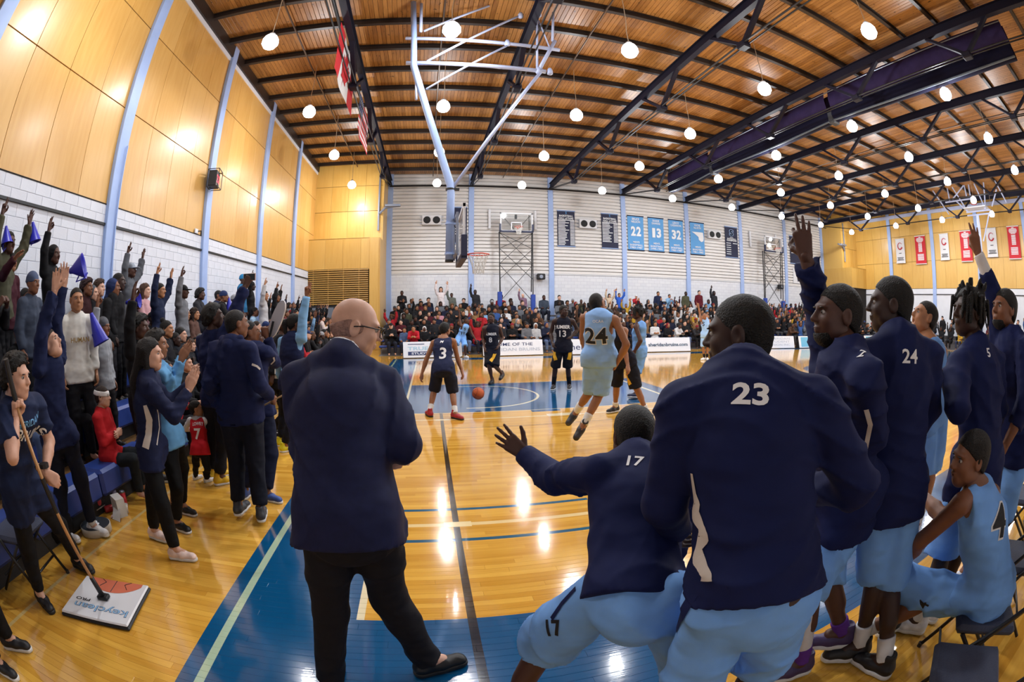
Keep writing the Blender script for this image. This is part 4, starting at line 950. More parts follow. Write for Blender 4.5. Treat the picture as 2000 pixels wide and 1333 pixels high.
 'bald': [-1.757,4.304,0.879,-1.719,4.36,1.464,-1.669,4.39,1.646,-1.873,4.466,1.415,-1.582,4.231,1.424,-2.066,4.488,1.202,-1.769,4.189,1.209,-2.068,4.516,0.938,-1.805,4.14,0.95,-1.826,4.345,0.781,-1.672,4.26,0.776,-2.032,4.574,0.488,-1.673,4.165,0.344,-2.099,4.465,0.086,-1.99,4.268,0.086,-1.931,4.507,0.03,-1.818,4.251,0.03],
}
NAVY, SKY, INK = '#0f1946', '#76a8ea', '#14151d'
M_num = mat('print_white', '#e8e8ea', .7); M_numk = mat('print_black', '#101016', .7); M_numy = mat('print_yellow', '#e2ac22', .7); M_stripe = mat('side_stripe', '#cfc6be', .6)
M_humber = cloth('#181b2c')
UPZ = np.array((0, 0, 1.))
def warm(seed, **k): return dict(dict(c=NAVY, n='warmup_shirt', e=.024, frac=1.97, hem=.16, wr=.010, seed=seed, flare=.006, collar=.008), **k)
def shorts(c=SKY, seed=3, **k): return dict(dict(c=c, kind='shorts', wr=.012, seed=seed, frac=1.0), **k)
def tank(c=SKY, seed=5, **k): return dict(dict(c=c, n='jersey', e=.016, frac=0, hem=.12, wr=.009, seed=seed, tank=True, collar=0), **k)
def trousers(c, seed=2, **k): return dict(dict(c=c, kind='trousers', wr=.010, seed=seed), **k)

# ---- bald coach
T, J, P, fr, off = hero(POSE['coach'], 'bald man in navy suit with folded arms watching the court', 1.86, 1.22, 'pale', (78, -14), 'fringe', '#a68276',
    dict(c='#1a1f3d', n='suit_jacket', e=.030, frac=1.9, hem=.13, wr=.010, seed=14, flare=.012, collar=.010, m=mat('suit_wool', '#151b40', .75, spec=.25, noise=(40, .12), bump=(6, .6, (1, 1, 1.6), 1.2))),
    trousers('#15151c', 4, e=.022, frac=1.97), ('#0b0b0d', 'b'), None, ('relaxed', 'cam', None), ('relaxed', 'away', None), high=False)
Mh = frame_of((math.sin(math.radians(78))*math.cos(math.radians(14)), math.cos(math.radians(78))*math.cos(math.radians(14)), -math.sin(math.radians(14))))
def headpts(pts, J, M, s=1.06): return [np.array(p)@M.T*s+J['hd']-off for p in pts]
gl = MB()
for s in (-1, 1):
    gl.tube(headpts([(.082*s, -.02, .004), (.081*s, .03, .016), (.072*s, .095, .016)], J, Mh), .0032, 6)
    gl.tube(headpts([(.010*s, .118, .012), (.02*s, .121, .024), (.05*s, .117, .025), (.07*s, .1, .014), (.064*s, .104, -.014), (.04*s, .117, -.02), (.016*s, .12, -.01), (.010*s, .118, .012)], J, Mh), .0026, 6)
gl.tube(headpts([(-.010, .118, .014), (0, .124, .016), (.010, .118, .014)], J, Mh), .0024, 5)
gl.build('glasses', M_black, T, True)
up = unit(J['hd']-J['nk'])
V, F = tube_geo(J['nk']-off+up*.0, J['nk']-off+up*.046, .082, .074, .008); obj('shirt_collar', geo_mesh('shirt_collar', [(V, F, 0)], [mat('collar_white', '#d8dbe0', .7)]), T)

# ---- substitutes in navy warm-up shirts
T, J, P, fr, off = hero(POSE['p17'], 'crouching player in navy warm-up 17 with left arm stretched out', 1.86, 1.05, 'dark', (4, -2), 'short', '#0d0b0a', warm(21, hem=.02), shorts(seed=22, w=1.12), ('#e4e4e6', 'w'), None,
    ('open', 'cam', (-.72, .25, .62)), ('relaxed', None, None))
decal('number_print', '17', P['top'], (1241, 902), .055, M_num, T, UPZ, .02)
decal('shorts_number', '17', P['bottom'], (1082, 1228), .07, M_numk, T, UPZ, .03, roll=.5)
patch('side_stripe', P['bottom'], [(1125, 1150), (1098, 1180), (1078, 1210)], cloth(NAVY), T, .02)
T, J, P, fr, off = hero(POSE['p23'], 'broad player in navy warm-up 23 with back to camera', 1.95, 1.12, 'deep', (-42, -4), 'buzz', '#0d0b0a', warm(33, e=.028, wr=.011, hem=.02), shorts(seed=32, w=.96), ('#e4e4e6', 'w'), None, beard='#0b0908')
decal('number_print', '23', P['top'], (1466, 770), .062, M_num, T, UPZ, .03, .105)
patch('side_stripe', P['top'], [(1352, 925), (1358, 965), (1362, 985), (1358, 1005), (1370, 1030), (1374, 1050), (1366, 1070), (1364, 1092), (1374, 1112), (1380, 1136)], M_stripe, T, [.010, .02, .035, .05, .025, .05, .03, .05, .03, .045])
patch('side_stripe', P['bottom'], [(1362, 1150), (1335, 1195), (1318, 1240)], cloth(NAVY), T, .035)
T, J, P, fr, off = hero(POSE['p3'], 'bearded player in navy warm-up raising one hand in an OK sign', 1.93, 1.05, 'dark', (-66, 4), 'waves', '#0d0b0a', warm(41, frac=1.88, wr=.010), shorts(seed=42), ('#3a2a55', 'w'), ('#5a2f86', .22),
    ('relaxed', None, None), ('ok', 'cam', (-.1, .05, 1)), beard='#0b0908')
for s in 'l':
    V, F = tube_geo(J['a'+s]+(J['k'+s]-J['a'+s])*.2-off, J['k'+s]-off-(J['k'+s]-J['a'+s])*.02, .048, .068, .009); obj('leg_sleeve', geo_mesh('leg_sleeve', [(V, F, 0)], [cloth('#c9c8cc')]), T)
decal('number_print', '2', P['top'], (1684, 690), .05, M_num, T, UPZ, .02)
patch('side_stripe', P['top'], [(1692, 800), (1700, 830), (1690, 880)], M_stripe, T, .02)
patch('side_stripe', P['bottom'], [(1600, 1020), (1605, 1060)], cloth(NAVY), T, .05)
T, J, P, fr, off = hero(POSE['p24w'], 'tall player in navy warm-up 24 standing with back to camera', 1.98, 1.0, 'deep', (-38, 2), 'waves', '#0b0a0a', warm(51), shorts(seed=52), ('#15151a', 'w'), ('#d8d8da', .3), ('flat', None, None), ('flat', None, None))
decal('number_print', '24', P['top'], (1778, 696), .06, M_num, T, UPZ, .02, .085)
T, J, P, fr, off = hero(POSE['plb'], 'player in sky blue uniform beyond the navy substitutes looking up', 1.88, 1.0, 'tan', (-55, 22), 'buzz', '#17100d', tank(SKY, 61), shorts(seed=62), ('#dfe3ee', 'w'), ('#d8d8da', .3), mouth=.008)
T, J, P, fr, off = hero(POSE['pdread'], 'player with dreadlocks in navy warm-up holding one hand forward', 1.92, 1.0, 'deep', (-60, 6), 'dreads', '#0b0a0a', warm(71), shorts(seed=72), ('#dfe3ee', 'w'), ('#d8d8da', .3), ('open', 'up', (-.8, .5, .1)), ('relaxed', None, None))
decal('number_print', '5', P['top'], (1930, 690), .05, M_num, T, UPZ, .02)
T, J, P, fr, off = hero(POSE['pbeard'], 'bearded player at the right edge reaching one arm high', 1.90, 1.0, 'brown', (-62, 8), 'short', '#0d0b0a', warm(81, frac=1.55), shorts(seed=82), ('#dfe3ee', 'w'), None, ('relaxed', None, None), ('three', 'cam', (-.25, .1, 1)), beard='#0f0b09')
V, F = tube_geo(J['er']+(J['wr']-J['er'])*.45-off, J['er']+(J['wr']-J['er'])*.95-off, .052, .042, .012); obj('arm_sleeve', geo_mesh('arm_sleeve', [(V, F, 0)], [cloth('#d9d6d6')]), T)
T, J, P, fr, off = hero(POSE['seat4'], 'player 4 in sky blue jersey sitting on a folding chair', 1.85, 1.12, 'brown', (-55, -3), 'short', '#0f0c0b', tank(SKY, 91, hem=.08), shorts(seed=92), ('#17171c', 'w'), ('#d8d8da', .25), ('relaxed', None, None), ('flat', 'fw', None))
decal('number_outline', '4', P['top'], (1952, 1018), .185, M_num, T, UPZ, .045, lift=.003); decal('number_print', '4', P['top'], (1952, 1018), .165, M_numk, T, UPZ, .015, lift=.006)
decal('shorts_number', '4', P['bottom'], (1803, 1182), .07, M_numk, T, UPZ, .02, roll=1.4)
patch('waist_band', P['bottom'], [(1895, 1162), (1930, 1172), (1955, 1160)], cloth(NAVY), T, .03)

# ---- players on court
def number(P, T, txt, px, h, m, out=None, **k):
    if out is not None: decal('number_outline', txt, P['top'], px, h*1.1, out, T, UPZ, .05, lift=.004, step=.04, **k)
    decal('number_print', txt, P['top'], px, h, m, T, UPZ, .02, lift=.009, step=.04, **k)
T, J, P, fr, off = hero(POSE['c3'], 'player 3 in dark navy crouching on defence with back to camera', 1.88, 1.02, 'med', (35, 0), 'short', '#0d0b0a', tank('#1d2444', 101), shorts('#191d30', 102), ('#a3212c', 'b'), ('#dedede', .3))
number(P, T, '3', (865, 691), .22, M_num); decal('logo_print', 'M', P['top'], (863, 668), .06, M_num, T, UPZ, .02, lift=.006)
T, J, P, fr, off = hero(POSE['c8'], 'visiting player 8 in black and yellow jogging towards the camera', 1.93, .98, 'dark', (200, 2), 'short', '#0d0b0a', tank('#171a2a', 111), shorts('#15161f', 112), ('#101014', 'b'), None)
number(P, T, '8', (958, 664), .13, M_num); decal('team_name', 'HUMBER', P['top'], (958, 653), .07, M_num, T, UPZ, .02, .3, lift=.008, step=.05)
patch('yellow_stripe', P['bottom'], [(968, 688), (963, 700), (958, 706)], M_numy, T, .08, .006)
T, J, P, fr, off = hero(POSE['c11'], 'player 11 in sky blue with arm raised near the far advertising boards', 1.88, .98, 'dark', (150, 2), 'buzz', '#0d0b0a', tank(SKY, 121), shorts(SKY, 122), ('#e2e2e4', 'w'), None, hr=('point', 'cam', None))
number(P, T, '11', (904, 651), .14, M_numk); decal('logo_print', 'S', P['top'], (908, 643), .13, M_numk, T, UPZ, .02, lift=.009, step=.05)
T, J, P, fr, off = hero(POSE['c13'], 'visiting player 13 in black and yellow standing in the blue key', 1.97, 1.02, 'deep', (165, -2), 'short', '#0d0b0a', tank('#171a2a', 131), shorts('#15161f', 132), ('#15151a', 'w'), ('#15151a', .5))
number(P, T, '13', (1099, 652), .15, M_num); decal('team_name', 'HUMBER', P['top'], (1098, 639), .08, M_num, T, UPZ, .02, .34, lift=.008, step=.05)
patch('yellow_stripe', P['bottom'], [(1083, 684), (1083, 696), (1085, 704)], M_numy, T, .09, .006); patch('yellow_stripe', P['bottom'], [(1114, 684), (1113, 696), (1111, 703)], M_numy, T, .09, .006)
T, J, P, fr, off = hero(POSE['c24'], 'player 24 in sky blue leaping with back to camera', 2.02, 1.05, 'med', (48, 28), 'buzz', '#17110e', tank('#90baf0', 141, hem=.05, e=.03), shorts('#90baf0', 142), ('#2a2c33', 'b'), ('#dedede', .34))
number(P, T, '24', (1163, 657), .205, M_numk, M_num, width=.30); decal('team_name', 'OCAA', P['top'], (1168, 628), .035, M_num, T, UPZ, .01, lift=.008, step=.05)
T, J, P, fr, off = hero(POSE['cdef'], 'visiting defender in black and yellow half hidden behind player 24', 1.95, 1.0, 'med', (230, 0), 'short', '#0d0b0a', tank('#171a2a', 151), shorts('#15161f', 152), ('#17171c', 'w'), ('#dedede', .22))
patch('yellow_stripe', P['bottom'], [(1222, 722), (1225, 738), (1231, 752)], M_numy, T, .07, .006)
T, J, P, fr, off = hero(POSE['clb'], 'player with dreadlocks in sky blue uniform facing left on court', 1.92, 1.0, 'dark', (-75, 0), 'dreads', '#0d0b0a', tank(SKY, 161), shorts(SKY, 162), ('#26314f', 'w'), ('#d8d8da', .95))
T, J, P, fr, off = hero(POSE['cfar'], 'sky blue player in the distance with one arm raised', 1.88, 1.0, 'med', (215, 8), 'buzz', '#15100d', tank('#9cc2f0', 171), shorts('#9cc2f0', 172), ('#e2e2e4', 'w'), ('#17171c', .35), hr=('point', 'cam', None))
number(P, T, 'S', (1374, 633), .16, M_numk)

# ---- people along the left sideline
T, J, P, fr, off = hero(POSE['mop'], 'curly haired man in navy tee leaning on a floor mop', 1.78, 1.0, 'light', (72, -4), 'curly', '#14100d', dict(c='#182240', n='tee_shirt', e=.024, frac=.72, hem=.18, wr=.011, seed=181, flare=.01), trousers('#101013', 182, e=.014), ('#15151a', 'b'), None,
    ('grip', 'fw', (.5, .3, -.4)), ('fist', 'bk', (.2, .1, 1)))
decal('print_name', 'SHERIDAN', P['top'], (57, 828), .045, mat('print_sky', '#6fa9da', .7), T, UPZ, .01, .26, step=.03); decal('print_name', 'BRUINS', P['top'], (60, 848), .085, M_num, T, UPZ, .015, .28, step=.03)
w_ = J['wl']-off; MB().tube([w_+np.array((0, 0, .03)), w_+np.array((0, 0, .055))], .036, 10).build('wrist_watch', M_black, T)
T, J, P, fr, off = hero(POSE['armgirl'], 'ponytailed woman in navy sweatshirt raising both arms and shouting', 1.76, .95, 'light', (66, 26), 'pony', '#2a1a12', dict(c='#151e42', n='sweatshirt', e=.024, frac=1.9, hem=.10, wr=.013, seed=191, flare=.004), trousers('#131829', 192, e=.016), ('#e6e6e8', 'w'), ('#d8d8da', .2),
    ('open', 'away', (0, 0, 1)), ('open', 'away', (.2, 0, 1)), mouth=.012, high=False)
T, J, P, fr, off = hero(POSE['clapgirl'], 'woman with long straight black hair clapping in striped navy jacket', 1.70, .92, 'light', (74, 2), 'long', '#0e0a0b', dict(c='#151c3c', n='track_jacket', e=.022, frac=1.95, hem=.14, wr=.011, seed=201, flare=.004), trousers('#0b0b0d', 202, e=.014, wr=.003), ('#e9cfc6', 'w'), None,
    ('flat', 'lf', (.45, .3, .9)), ('flat', 'rt', (.45, .3, .9)), mouth=.004, high=False)
patch('side_stripe', P['top'], [(283, 792), (292, 822), (290, 850), (284, 876)], M_stripe, T, [.03, .055, .055, .06]); patch('side_stripe', P['top'], [(308, 800), (311, 835), (306, 870)], M_stripe, T, .012)
T, J, P, fr, off = hero(POSE['clapblue'], 'curly haired woman in sky blue sweatshirt clapping behind another woman', 1.68, .95, 'med', (72, 4), 'afro', '#120d0b', dict(c='#6aa5d6', n='sweatshirt', e=.024, frac=1.9, hem=.14, wr=.013, seed=211, flare=.006), trousers('#0c0c0e', 212, e=.014), ('#101013', 'w'), None,
    ('flat', 'lf', (.5, .3, .8)), ('flat', 'rt', (.5, .3, .8)), high=False)
T, J, P, fr, off = hero(POSE['kid'], 'small child in red basketball jersey standing on the floor', .98, 1.12, 'tan', (62, 4), 'buzz', '#17110f', dict(c='#d9d9dc', n='undershirt', e=.016, frac=1.9, hem=.02, wr=.003, seed=221), trousers('#111114', 222, e=.02), ('#e6e4e6', 'w'), None, headscale=.80, h=.012, high=False)
V, F = top_geo(J, .98/1.8, 1.12, .012, e=.034, frac=0, hem=.16, wr=.003, seed=223, tank=True, collar=0, flare=.02); jo = obj('jersey', geo_mesh('jersey', [(V-off, F, 0)], [cloth('#c01c28')]), T)
decal('number_print', '7', jo, (386, 848), .12, M_num, T, UPZ, .03, lift=.004); decal('name_print', 'LOWRY', jo, (386, 828), .04, M_num, T, UPZ, .015, .13, lift=.004)
T, J, P, fr, off = hero(POSE['hoodie'], 'man in navy hoodie with cropped hair holding a drumstick', 1.82, 1.08, 'brown', (46, 3), 'buzz', '#100d0c', dict(c='#161f47', n='hoodie', e=.032, frac=1.93, hem=.12, wr=.014, seed=231, flare=.0), trousers('#121522', 232, e=.026), ('#33363c', 'w'), None, ('relaxed', None, None), ('grip', 'rt', None))
f = Field(J['nk']-.25, J['nk']+.25, .012); rt, fw, up = fr; f.cone(J['nk']-rt*.09+up*.02, J['nk']-fw*.06-up*.03, .04, .055, .03); f.cone(J['nk']+rt*.09+up*.02, J['nk']-fw*.06-up*.03, .04, .055, .03); f.cone(J['nk']-fw*.06-up*.02, J['nk']-fw*.09-up*.12, .06, .03, .03); f.wrinkle(.004, 4, 50); V, F = f.skin()
obj('hood', geo_mesh('hood', [(V-off, F, 0)], [cloth('#161f47')]), T)
patch('arm_stripe', P['top'], [(492, 712), (502, 716), (508, 722)], M_stripe, T, .018)
T, J, P, fr, off = hero(POSE['board'], 'person in navy track suit holding up a silver board', 1.76, 1.0, 'brown', (60, 4), 'buzz', '#100d0c', dict(c='#161f47', n='track_top', e=.03, frac=1.93, hem=.12, wr=.014, seed=241), trousers('#141a33', 242, e=.024), ('#2c4a8e', 'w'), None, ('relaxed', None, None), ('grip', 'cam', None))
patch('arm_stripe', P['top'], [(529, 712), (536, 705), (534, 698)], M_stripe, T, .018)
T, J, P, fr, off = hero(POSE['armman'], 'curly haired man in navy top pointing a phone upward', 1.85, 1.0, 'dark', (60, 10), 'afro', '#0e0b0a', dict(c='#161f47', n='hoodie', e=.03, frac=1.93, hem=.12, wr=.013, seed=251), trousers('#141722', 252, e=.02), ('#d9b021', 'w'), None, ('relaxed', None, None), ('grip', 'cam', None))
T, J, P, fr, off = hero(POSE['jacket'], 'person in navy and sky blue jacket reaching one arm up', 1.80, .98, 'med', (64, 6), 'pony', '#14100e', dict(c='#7fb0de', n='jacket', e=.026, frac=1.93, hem=.10, wr=.011, seed=261), trousers('#121522', 262, e=.02), ('#d9d021', 'w'), None, ('relaxed', None, None), ('two', 'away', (.1, 0, 1)))
V, F = top_geo(J, 1.0, .98, .02, e=.036, frac=0, hem=.12, wr=.004, seed=263, tank=True, collar=0); obj('jacket_body', geo_mesh('jacket_body', [(V-off, F, 0)], [cloth('#182146')]), T)
T, J, P, fr, off = hero(POSE['bald'], 'bald man in black jacket standing among the supporters', 1.82, 1.1, 'dark', (60, 0), None, '#100d0c', dict(c='#14151c', n='jacket', e=.03, frac=1.93, hem=.12, wr=.011, seed=271), trousers('#121216', 272, e=.02), ('#15151a', 'w'), None)
patch('side_stripe', P['top'], [(541, 690), (540, 715), (538, 740)], M_stripe, T, .05)
# ------------------------------------------------------------------ bleachers
M_seat = mat('blue_seat_plastic', '#2c4590', .38, noise=(4, .06)); M_tread = mat('bleacher_tread', '#6d6a6c', .6, noise=(3, .08)); M_riser = mat('bleacher_riser', '#232326', .6)
def left_x(i): return -3.0-.74*i
def left_z(i): return .33*i
lb_ = thing('bleacher', 'blue seated bleacher along the left wall', 'bleacher', (-3.0, 0, 0))
ox = 3.0
seat_me = MB().bbox((-.16, -.565, -.27), (.22, .565, 0), .035).mesh('seat_module', [M_seat])
for i in range(4):
    x1 = left_x(i)+ox
    if i: MB().box((x1-.33, -3.6, left_z(i)-.04), (x1+.40, 19.6, left_z(i))).build('tread', mat('bleacher_wood', '#7b5a34', .5, noise=(5, .15)), lb_)
    MB().box((x1-.12, -3.6, left_z(i)), (x1-.06, 19.6, left_z(i)+.36)).build('riser', M_riser, lb_)
    MB().box((x1-.02, -3.6, left_z(i)+.0), (x1+.12, 19.6, left_z(i)+.34)).build('seat_base', M_riser, lb_)
    for k in range(20):
        o = obj('seat_module', seat_me, lb_); o.location = (x1, -3+1.15*k, left_z(i)+.44)
MB().box((left_x(3)+ox-.38, -3.6, 0), (left_x(3)+ox-.33, 19.6, left_z(3)+.33)).build('back_box', M_riser, lb_)
for k in range(9): MB().lathe((.122, 1.0+1.5*k, .12), [(.035, 0), (.03, .004)], 12, axis=(1, 0, 0)).build('maker_mark', mat('print_red', '#b0343a', .6), lb_); MB().box((.12, .92+1.5*k, .06), (.124, 1.08+1.5*k, .07)).build('maker_line', M_stripe, lb_)
def far_y(r): return 17.65+.9*r
def far_z(r): return .2*r
fb_ = thing('bleacher', 'grey tiered bleacher below the far white wall', 'bleacher', (0, 17.65, 0))
AIS = [(6.15, 7.25), (18.9, 19.8)]
for r in range(7):
    y = .9*r
    MB().box((-1.7, y-.42, 0 if r < 1 else far_z(r)-.2), (31.0, y+.48, far_z(r)+.005)).build('tread', M_tread, fb_)
    segs = [(-1.7, AIS[0][0]), (AIS[0][1], AIS[1][0]), (AIS[1][1], 31.0)]
    for a, c in segs: MB().bbox((a, y-.08, far_z(r)+.32), (c, y+.24, far_z(r)+.41), .02).build('bench', M_seat if r < 2 else M_tread, fb_)
for a, c in AIS:
    for r in range(13): MB().box((a, -.42+.45*r, 0), (c, -.0+.45*r, .1*(r+1))).build('aisle_step', M_tread, fb_)
rb_ = thing('bleacher', 'low bleacher against the far golden end wall', 'bleacher', (30, 0, 0))
for r in range(4): MB().box((-.2+.8*r, 1.5, 0), (.6+.8*r, 17, .25*r+.02)).build('tread', M_tread, rb_)

# ------------------------------------------------------------------ spectators from shared pose templates
def cpose(kind):
    L = dict(pv=(0, 0, .96), nk=(0, -.02, 1.50), hd=(0, .035, 1.668), sl=(-.18, -.01, 1.445), sr=(.18, -.01, 1.445), el=(-.23, -.03, 1.17), er=(.23, -.03, 1.17), wl=(-.22, .08, .95), wr=(.22, .08, .95),
             hl=(-.095, 0, .92), hr=(.095, 0, .92), kl=(-.11, .03, .50), kr=(.11, .02, .50), al=(-.13, -.02, .085), ar=(.13, -.02, .085), tl=(-.16, .15, .03), tr=(.16, .15, .03))
    L = {k: np.array(v, float) for k, v in L.items()}
    if kind.startswith('sit'):
        for k in ('pv', 'nk', 'hd', 'sl', 'sr', 'el', 'er', 'wl', 'wr', 'hl', 'hr'): L[k][2] -= .42
        for s, q in (('l', -1), ('r', 1)):
            L['k'+s] = np.array((.15*q, .42, .52)); L['a'+s] = np.array((.13*q, .40, .085)); L['t'+s] = np.array((.15*q, .57, .03))
    d = 0.
    def arm(s, e, w):
        q = -1 if s == 'l' else 1; sh = L['s'+s]; L['e'+s] = sh+np.array((e[0]*q, e[1], e[2])); L['w'+s] = L['e'+s]+np.array((w[0]*q, w[1], w[2]))
    up = ((.08, .05, .26), (-.02, .04, .25)); up2 = ((.14, .08, .22), (.0, .05, .245)); clap = ((.03, .10, -.25), (-.15, .19, .08)); lap = ((.04, .06, -.27), (-.05, .23, -.04)); phone = ((.03, .14, -.22), (-.12, .13, .19)); hang = ((.05, -.02, -.28), (0, .06, -.24)); fold = ((.04, .05, -.26), (-.22, .13, .03))
    A = dict(sit=(lap, lap), sit_lean=(((.03, .16, -.23), (-.12, .20, .05)),)*2, sit_clap=(clap, clap), sit_up=(up, up2), sit_one=(lap, up), sit_phone=(phone, phone), sit_fold=(fold, fold),
             stand=(hang, hang), stand_up=(up2, up), stand_one=(hang, up), stand_clap=(clap, clap), stand_phone=(phone, phone), stand_fold=(fold, fold), stand_reach=(hang, ((.10, .22, .10), (.02, .22, .12))))[kind]
    if kind == 'sit_lean':
        for k in ('nk', 'hd', 'sl', 'sr'):
            v = L[k]-L['pv']; a = .42; L[k] = L['pv']+np.array((v[0], v[1]*math.cos(a)+v[2]*math.sin(a), v[2]*math.cos(a)-v[1]*math.sin(a)))
    arm('l', *A[0]); arm('r', *A[1]); return L
HANDP = dict(sit=('relaxed', 'relaxed'), sit_lean=('fist', 'fist'), sit_clap=('flat', 'flat'), sit_up=('open', 'open'), sit_one=('relaxed', 'three'), sit_phone=('grip', 'grip'), sit_fold=('relaxed', 'relaxed'), stand=('relaxed', 'relaxed'), stand_up=('open', 'two'), stand_one=('relaxed', 'three'), stand_clap=('flat', 'flat'), stand_phone=('grip', 'grip'), stand_fold=('relaxed', 'relaxed'), stand_reach=('relaxed', 'open'))
M_skin0 = skin_mat('brown'); M_cl0 = cloth('#17171c')
_tpl = {}
LEV = {'near': (.019, .0085, .008, .010), 'far': (.034, .0125, .012, .016), 'vfar': (.05, .019, .017, .024)}
def template(kind, lev):
    key = (kind, lev)
    if key in _tpl: return _tpl[key]
    J = cpose(kind); h, hh, hd, hr_ = LEV[lev]; M = frame_of((0, 1, .02)); hp = HANDP[kind]
    raised = lambda s: J['w'+s][2] > J['s'+s][2]
    hands = {s: (hp[i], (0, 1, 0) if False else ((-1 if s == 'l' else 1, 0, 0) if not raised(s) else (0, -1, 0)), None) for i, s in enumerate('lr')}
    P = body_geo(J, 1.0, 1.0, h, hands, M, 1.05, .007 if kind.endswith(('up', 'one', 'reach')) else 0.0, hh, hd)
    V, F = top_geo(J, 1.0, 1.0, h, e=.026, frac=1.92, hem=.10, wr=.008 if lev == 'near' else 0, seed=3)
    T = legs_geo(J, 1.0, 1.0, h, 'trousers', .006 if lev == 'near' else 0, 4, 1.93, .02)
    _tpl[key] = (P, (V, F), T, J['hd'], J); return _tpl[key]
_tm = {}
def tmesh(kind, lev):
    if (kind, lev) not in _tm:
        P, t, l, hd, J = template(kind, lev)
        _tm[(kind, lev)] = (geo_mesh('body', P, [M_skin0, M_eye, M_iris, M_lip]), geo_mesh('top', [(*t, 0)], [M_cl0]), geo_mesh('trousers', [(*l, 0)], [M_cl0]), hd, J)
    return _tm[(kind, lev)]
_hm = {}
def hmesh(kind, lev):
    if (kind, lev) not in _hm:
        V, F = hair_geo(kind, LEV[lev][3]); _hm[(kind, lev)] = geo_mesh(kind, [(V*1.05, F, 0)], [hairm()])
    return _hm[(kind, lev)]
def tinted(o, m): setmat(o, m)
WEAR = ('beanie', 'cap', 'hood', 'headband')
def spectator(kind, lev, loc, rz, s, skin, topc, botc, hair, hairc, label, group, topn='top', wear=None):
    b, t, l, hd, J = tmesh(kind, lev); r = thing('person', label, 'person', loc, rz, group); r.scale = (s, s, s)
    o = obj('body', b, r); tinted(o, skin_mat(skin)); o = obj(topn, t, r); tinted(o, cloth(topc)); o = obj('trousers', l, r); tinted(o, cloth(botc))
    if hair: o = obj('hair', hmesh(hair, lev), r); o.location = hd; tinted(o, hairm(hairc))
    if wear: o = obj(wear[0], hmesh(wear[0], lev), r); o.location = hd; tinted(o, cloth(wear[1]))
    if lev == 'near' and kind.startswith('stand'):
        for q in 'lr': place_shoe(J, q, 1.0, r, mat('shoe_15151a', '#15151a', .5, noise=(20, .15)), M_sole, .011, False)
    return r
SKL = ['dark', 'deep', 'brown', 'brown', 'med', 'tan', 'light', 'dark', 'pale', 'med']
TOPS = [('black', '#141418')]*18+[('charcoal', '#26262b')]*4+[('dark navy', '#171d33')]*3+[('grey', '#62656c')]*3+[('white', '#c9c9cc'), ('white', '#c9c9cc'), ('red', '#a3202a'), ('maroon', '#4a1520'), ('tan', '#8d6a46'), ('blue', '#34548f'), ('olive', '#3f4030'), ('pink', '#b9848f'), ('mustard', '#b08a2a'), ('brown', '#4b3426'), ('sky blue', '#7fa8cf')]
GARM = ['jacket', 'hoodie', 'sweater', 'coat', 'top']
HAIRS = ['short', 'short', 'buzz', 'afro', 'long', 'curlylong', 'curly', 'pony', 'bun', 'long']
HC = ['#0f0c0b', '#0f0c0b', '#0f0c0b', '#1d130d', '#2b1a10', '#0f0c0b', '#5a3b22']
def rand_look(R):
    tn, tc = R.choice(TOPS); g = R.choice(GARM); hair = R.choice(HAIRS); wear = None
    if R.random() < .2: wear = (R.choice(['beanie', 'cap', 'hood', 'beanie']), R.choice(['#17171b', '#17171b', '#3a3d44', '#8a8c92', '#7d1f27', '#22305a'])); hair = None
    return R.choice(SKL), tn, tc, g, R.choice(['#15151a', '#15151a', '#1d2130', '#2c3550', '#3b3b40', '#56688c']), hair, R.choice(HC), wear
def spot(head, X):
    p = onx(head[0], head[1], X); return p
def head_h(kind): return 1.668 if kind.startswith('stand') else (1.248 if kind != 'sit_lean' else 1.19)
ROWN = ['front', 'second', 'third', 'top']
used_left = []
def left_listed(px, kind, skin, topc, label, hair='short', hairc='#0f0c0b', wear=None, botc='#15151a', topn='top', rz=80, s=None, row=None, hk='near'):
    best = None
    for i in ([row] if row is not None else range(4)):
        p = spot(px, left_x(i)+.02); e = p[2]-left_z(i)-head_h(kind)*.97
        if best is None or abs(e) < abs(best[0]): best = (e, i, p)
    e, i, p = best; s = s or float(np.clip((p[2]-left_z(i))/head_h(kind), .80, 1.12))
    used_left.append((i, p[1]))
    dx = .30 if kind.startswith('stand') else 0
    p = spot(px, left_x(i)+dx+.02)
    return spectator(kind, hk, (left_x(i)+dx, float(p[1]), left_z(i)), -math.radians(rz), s, skin, topc, botc, hair, hairc, label, 'spectators in the left stands', topn, wear)
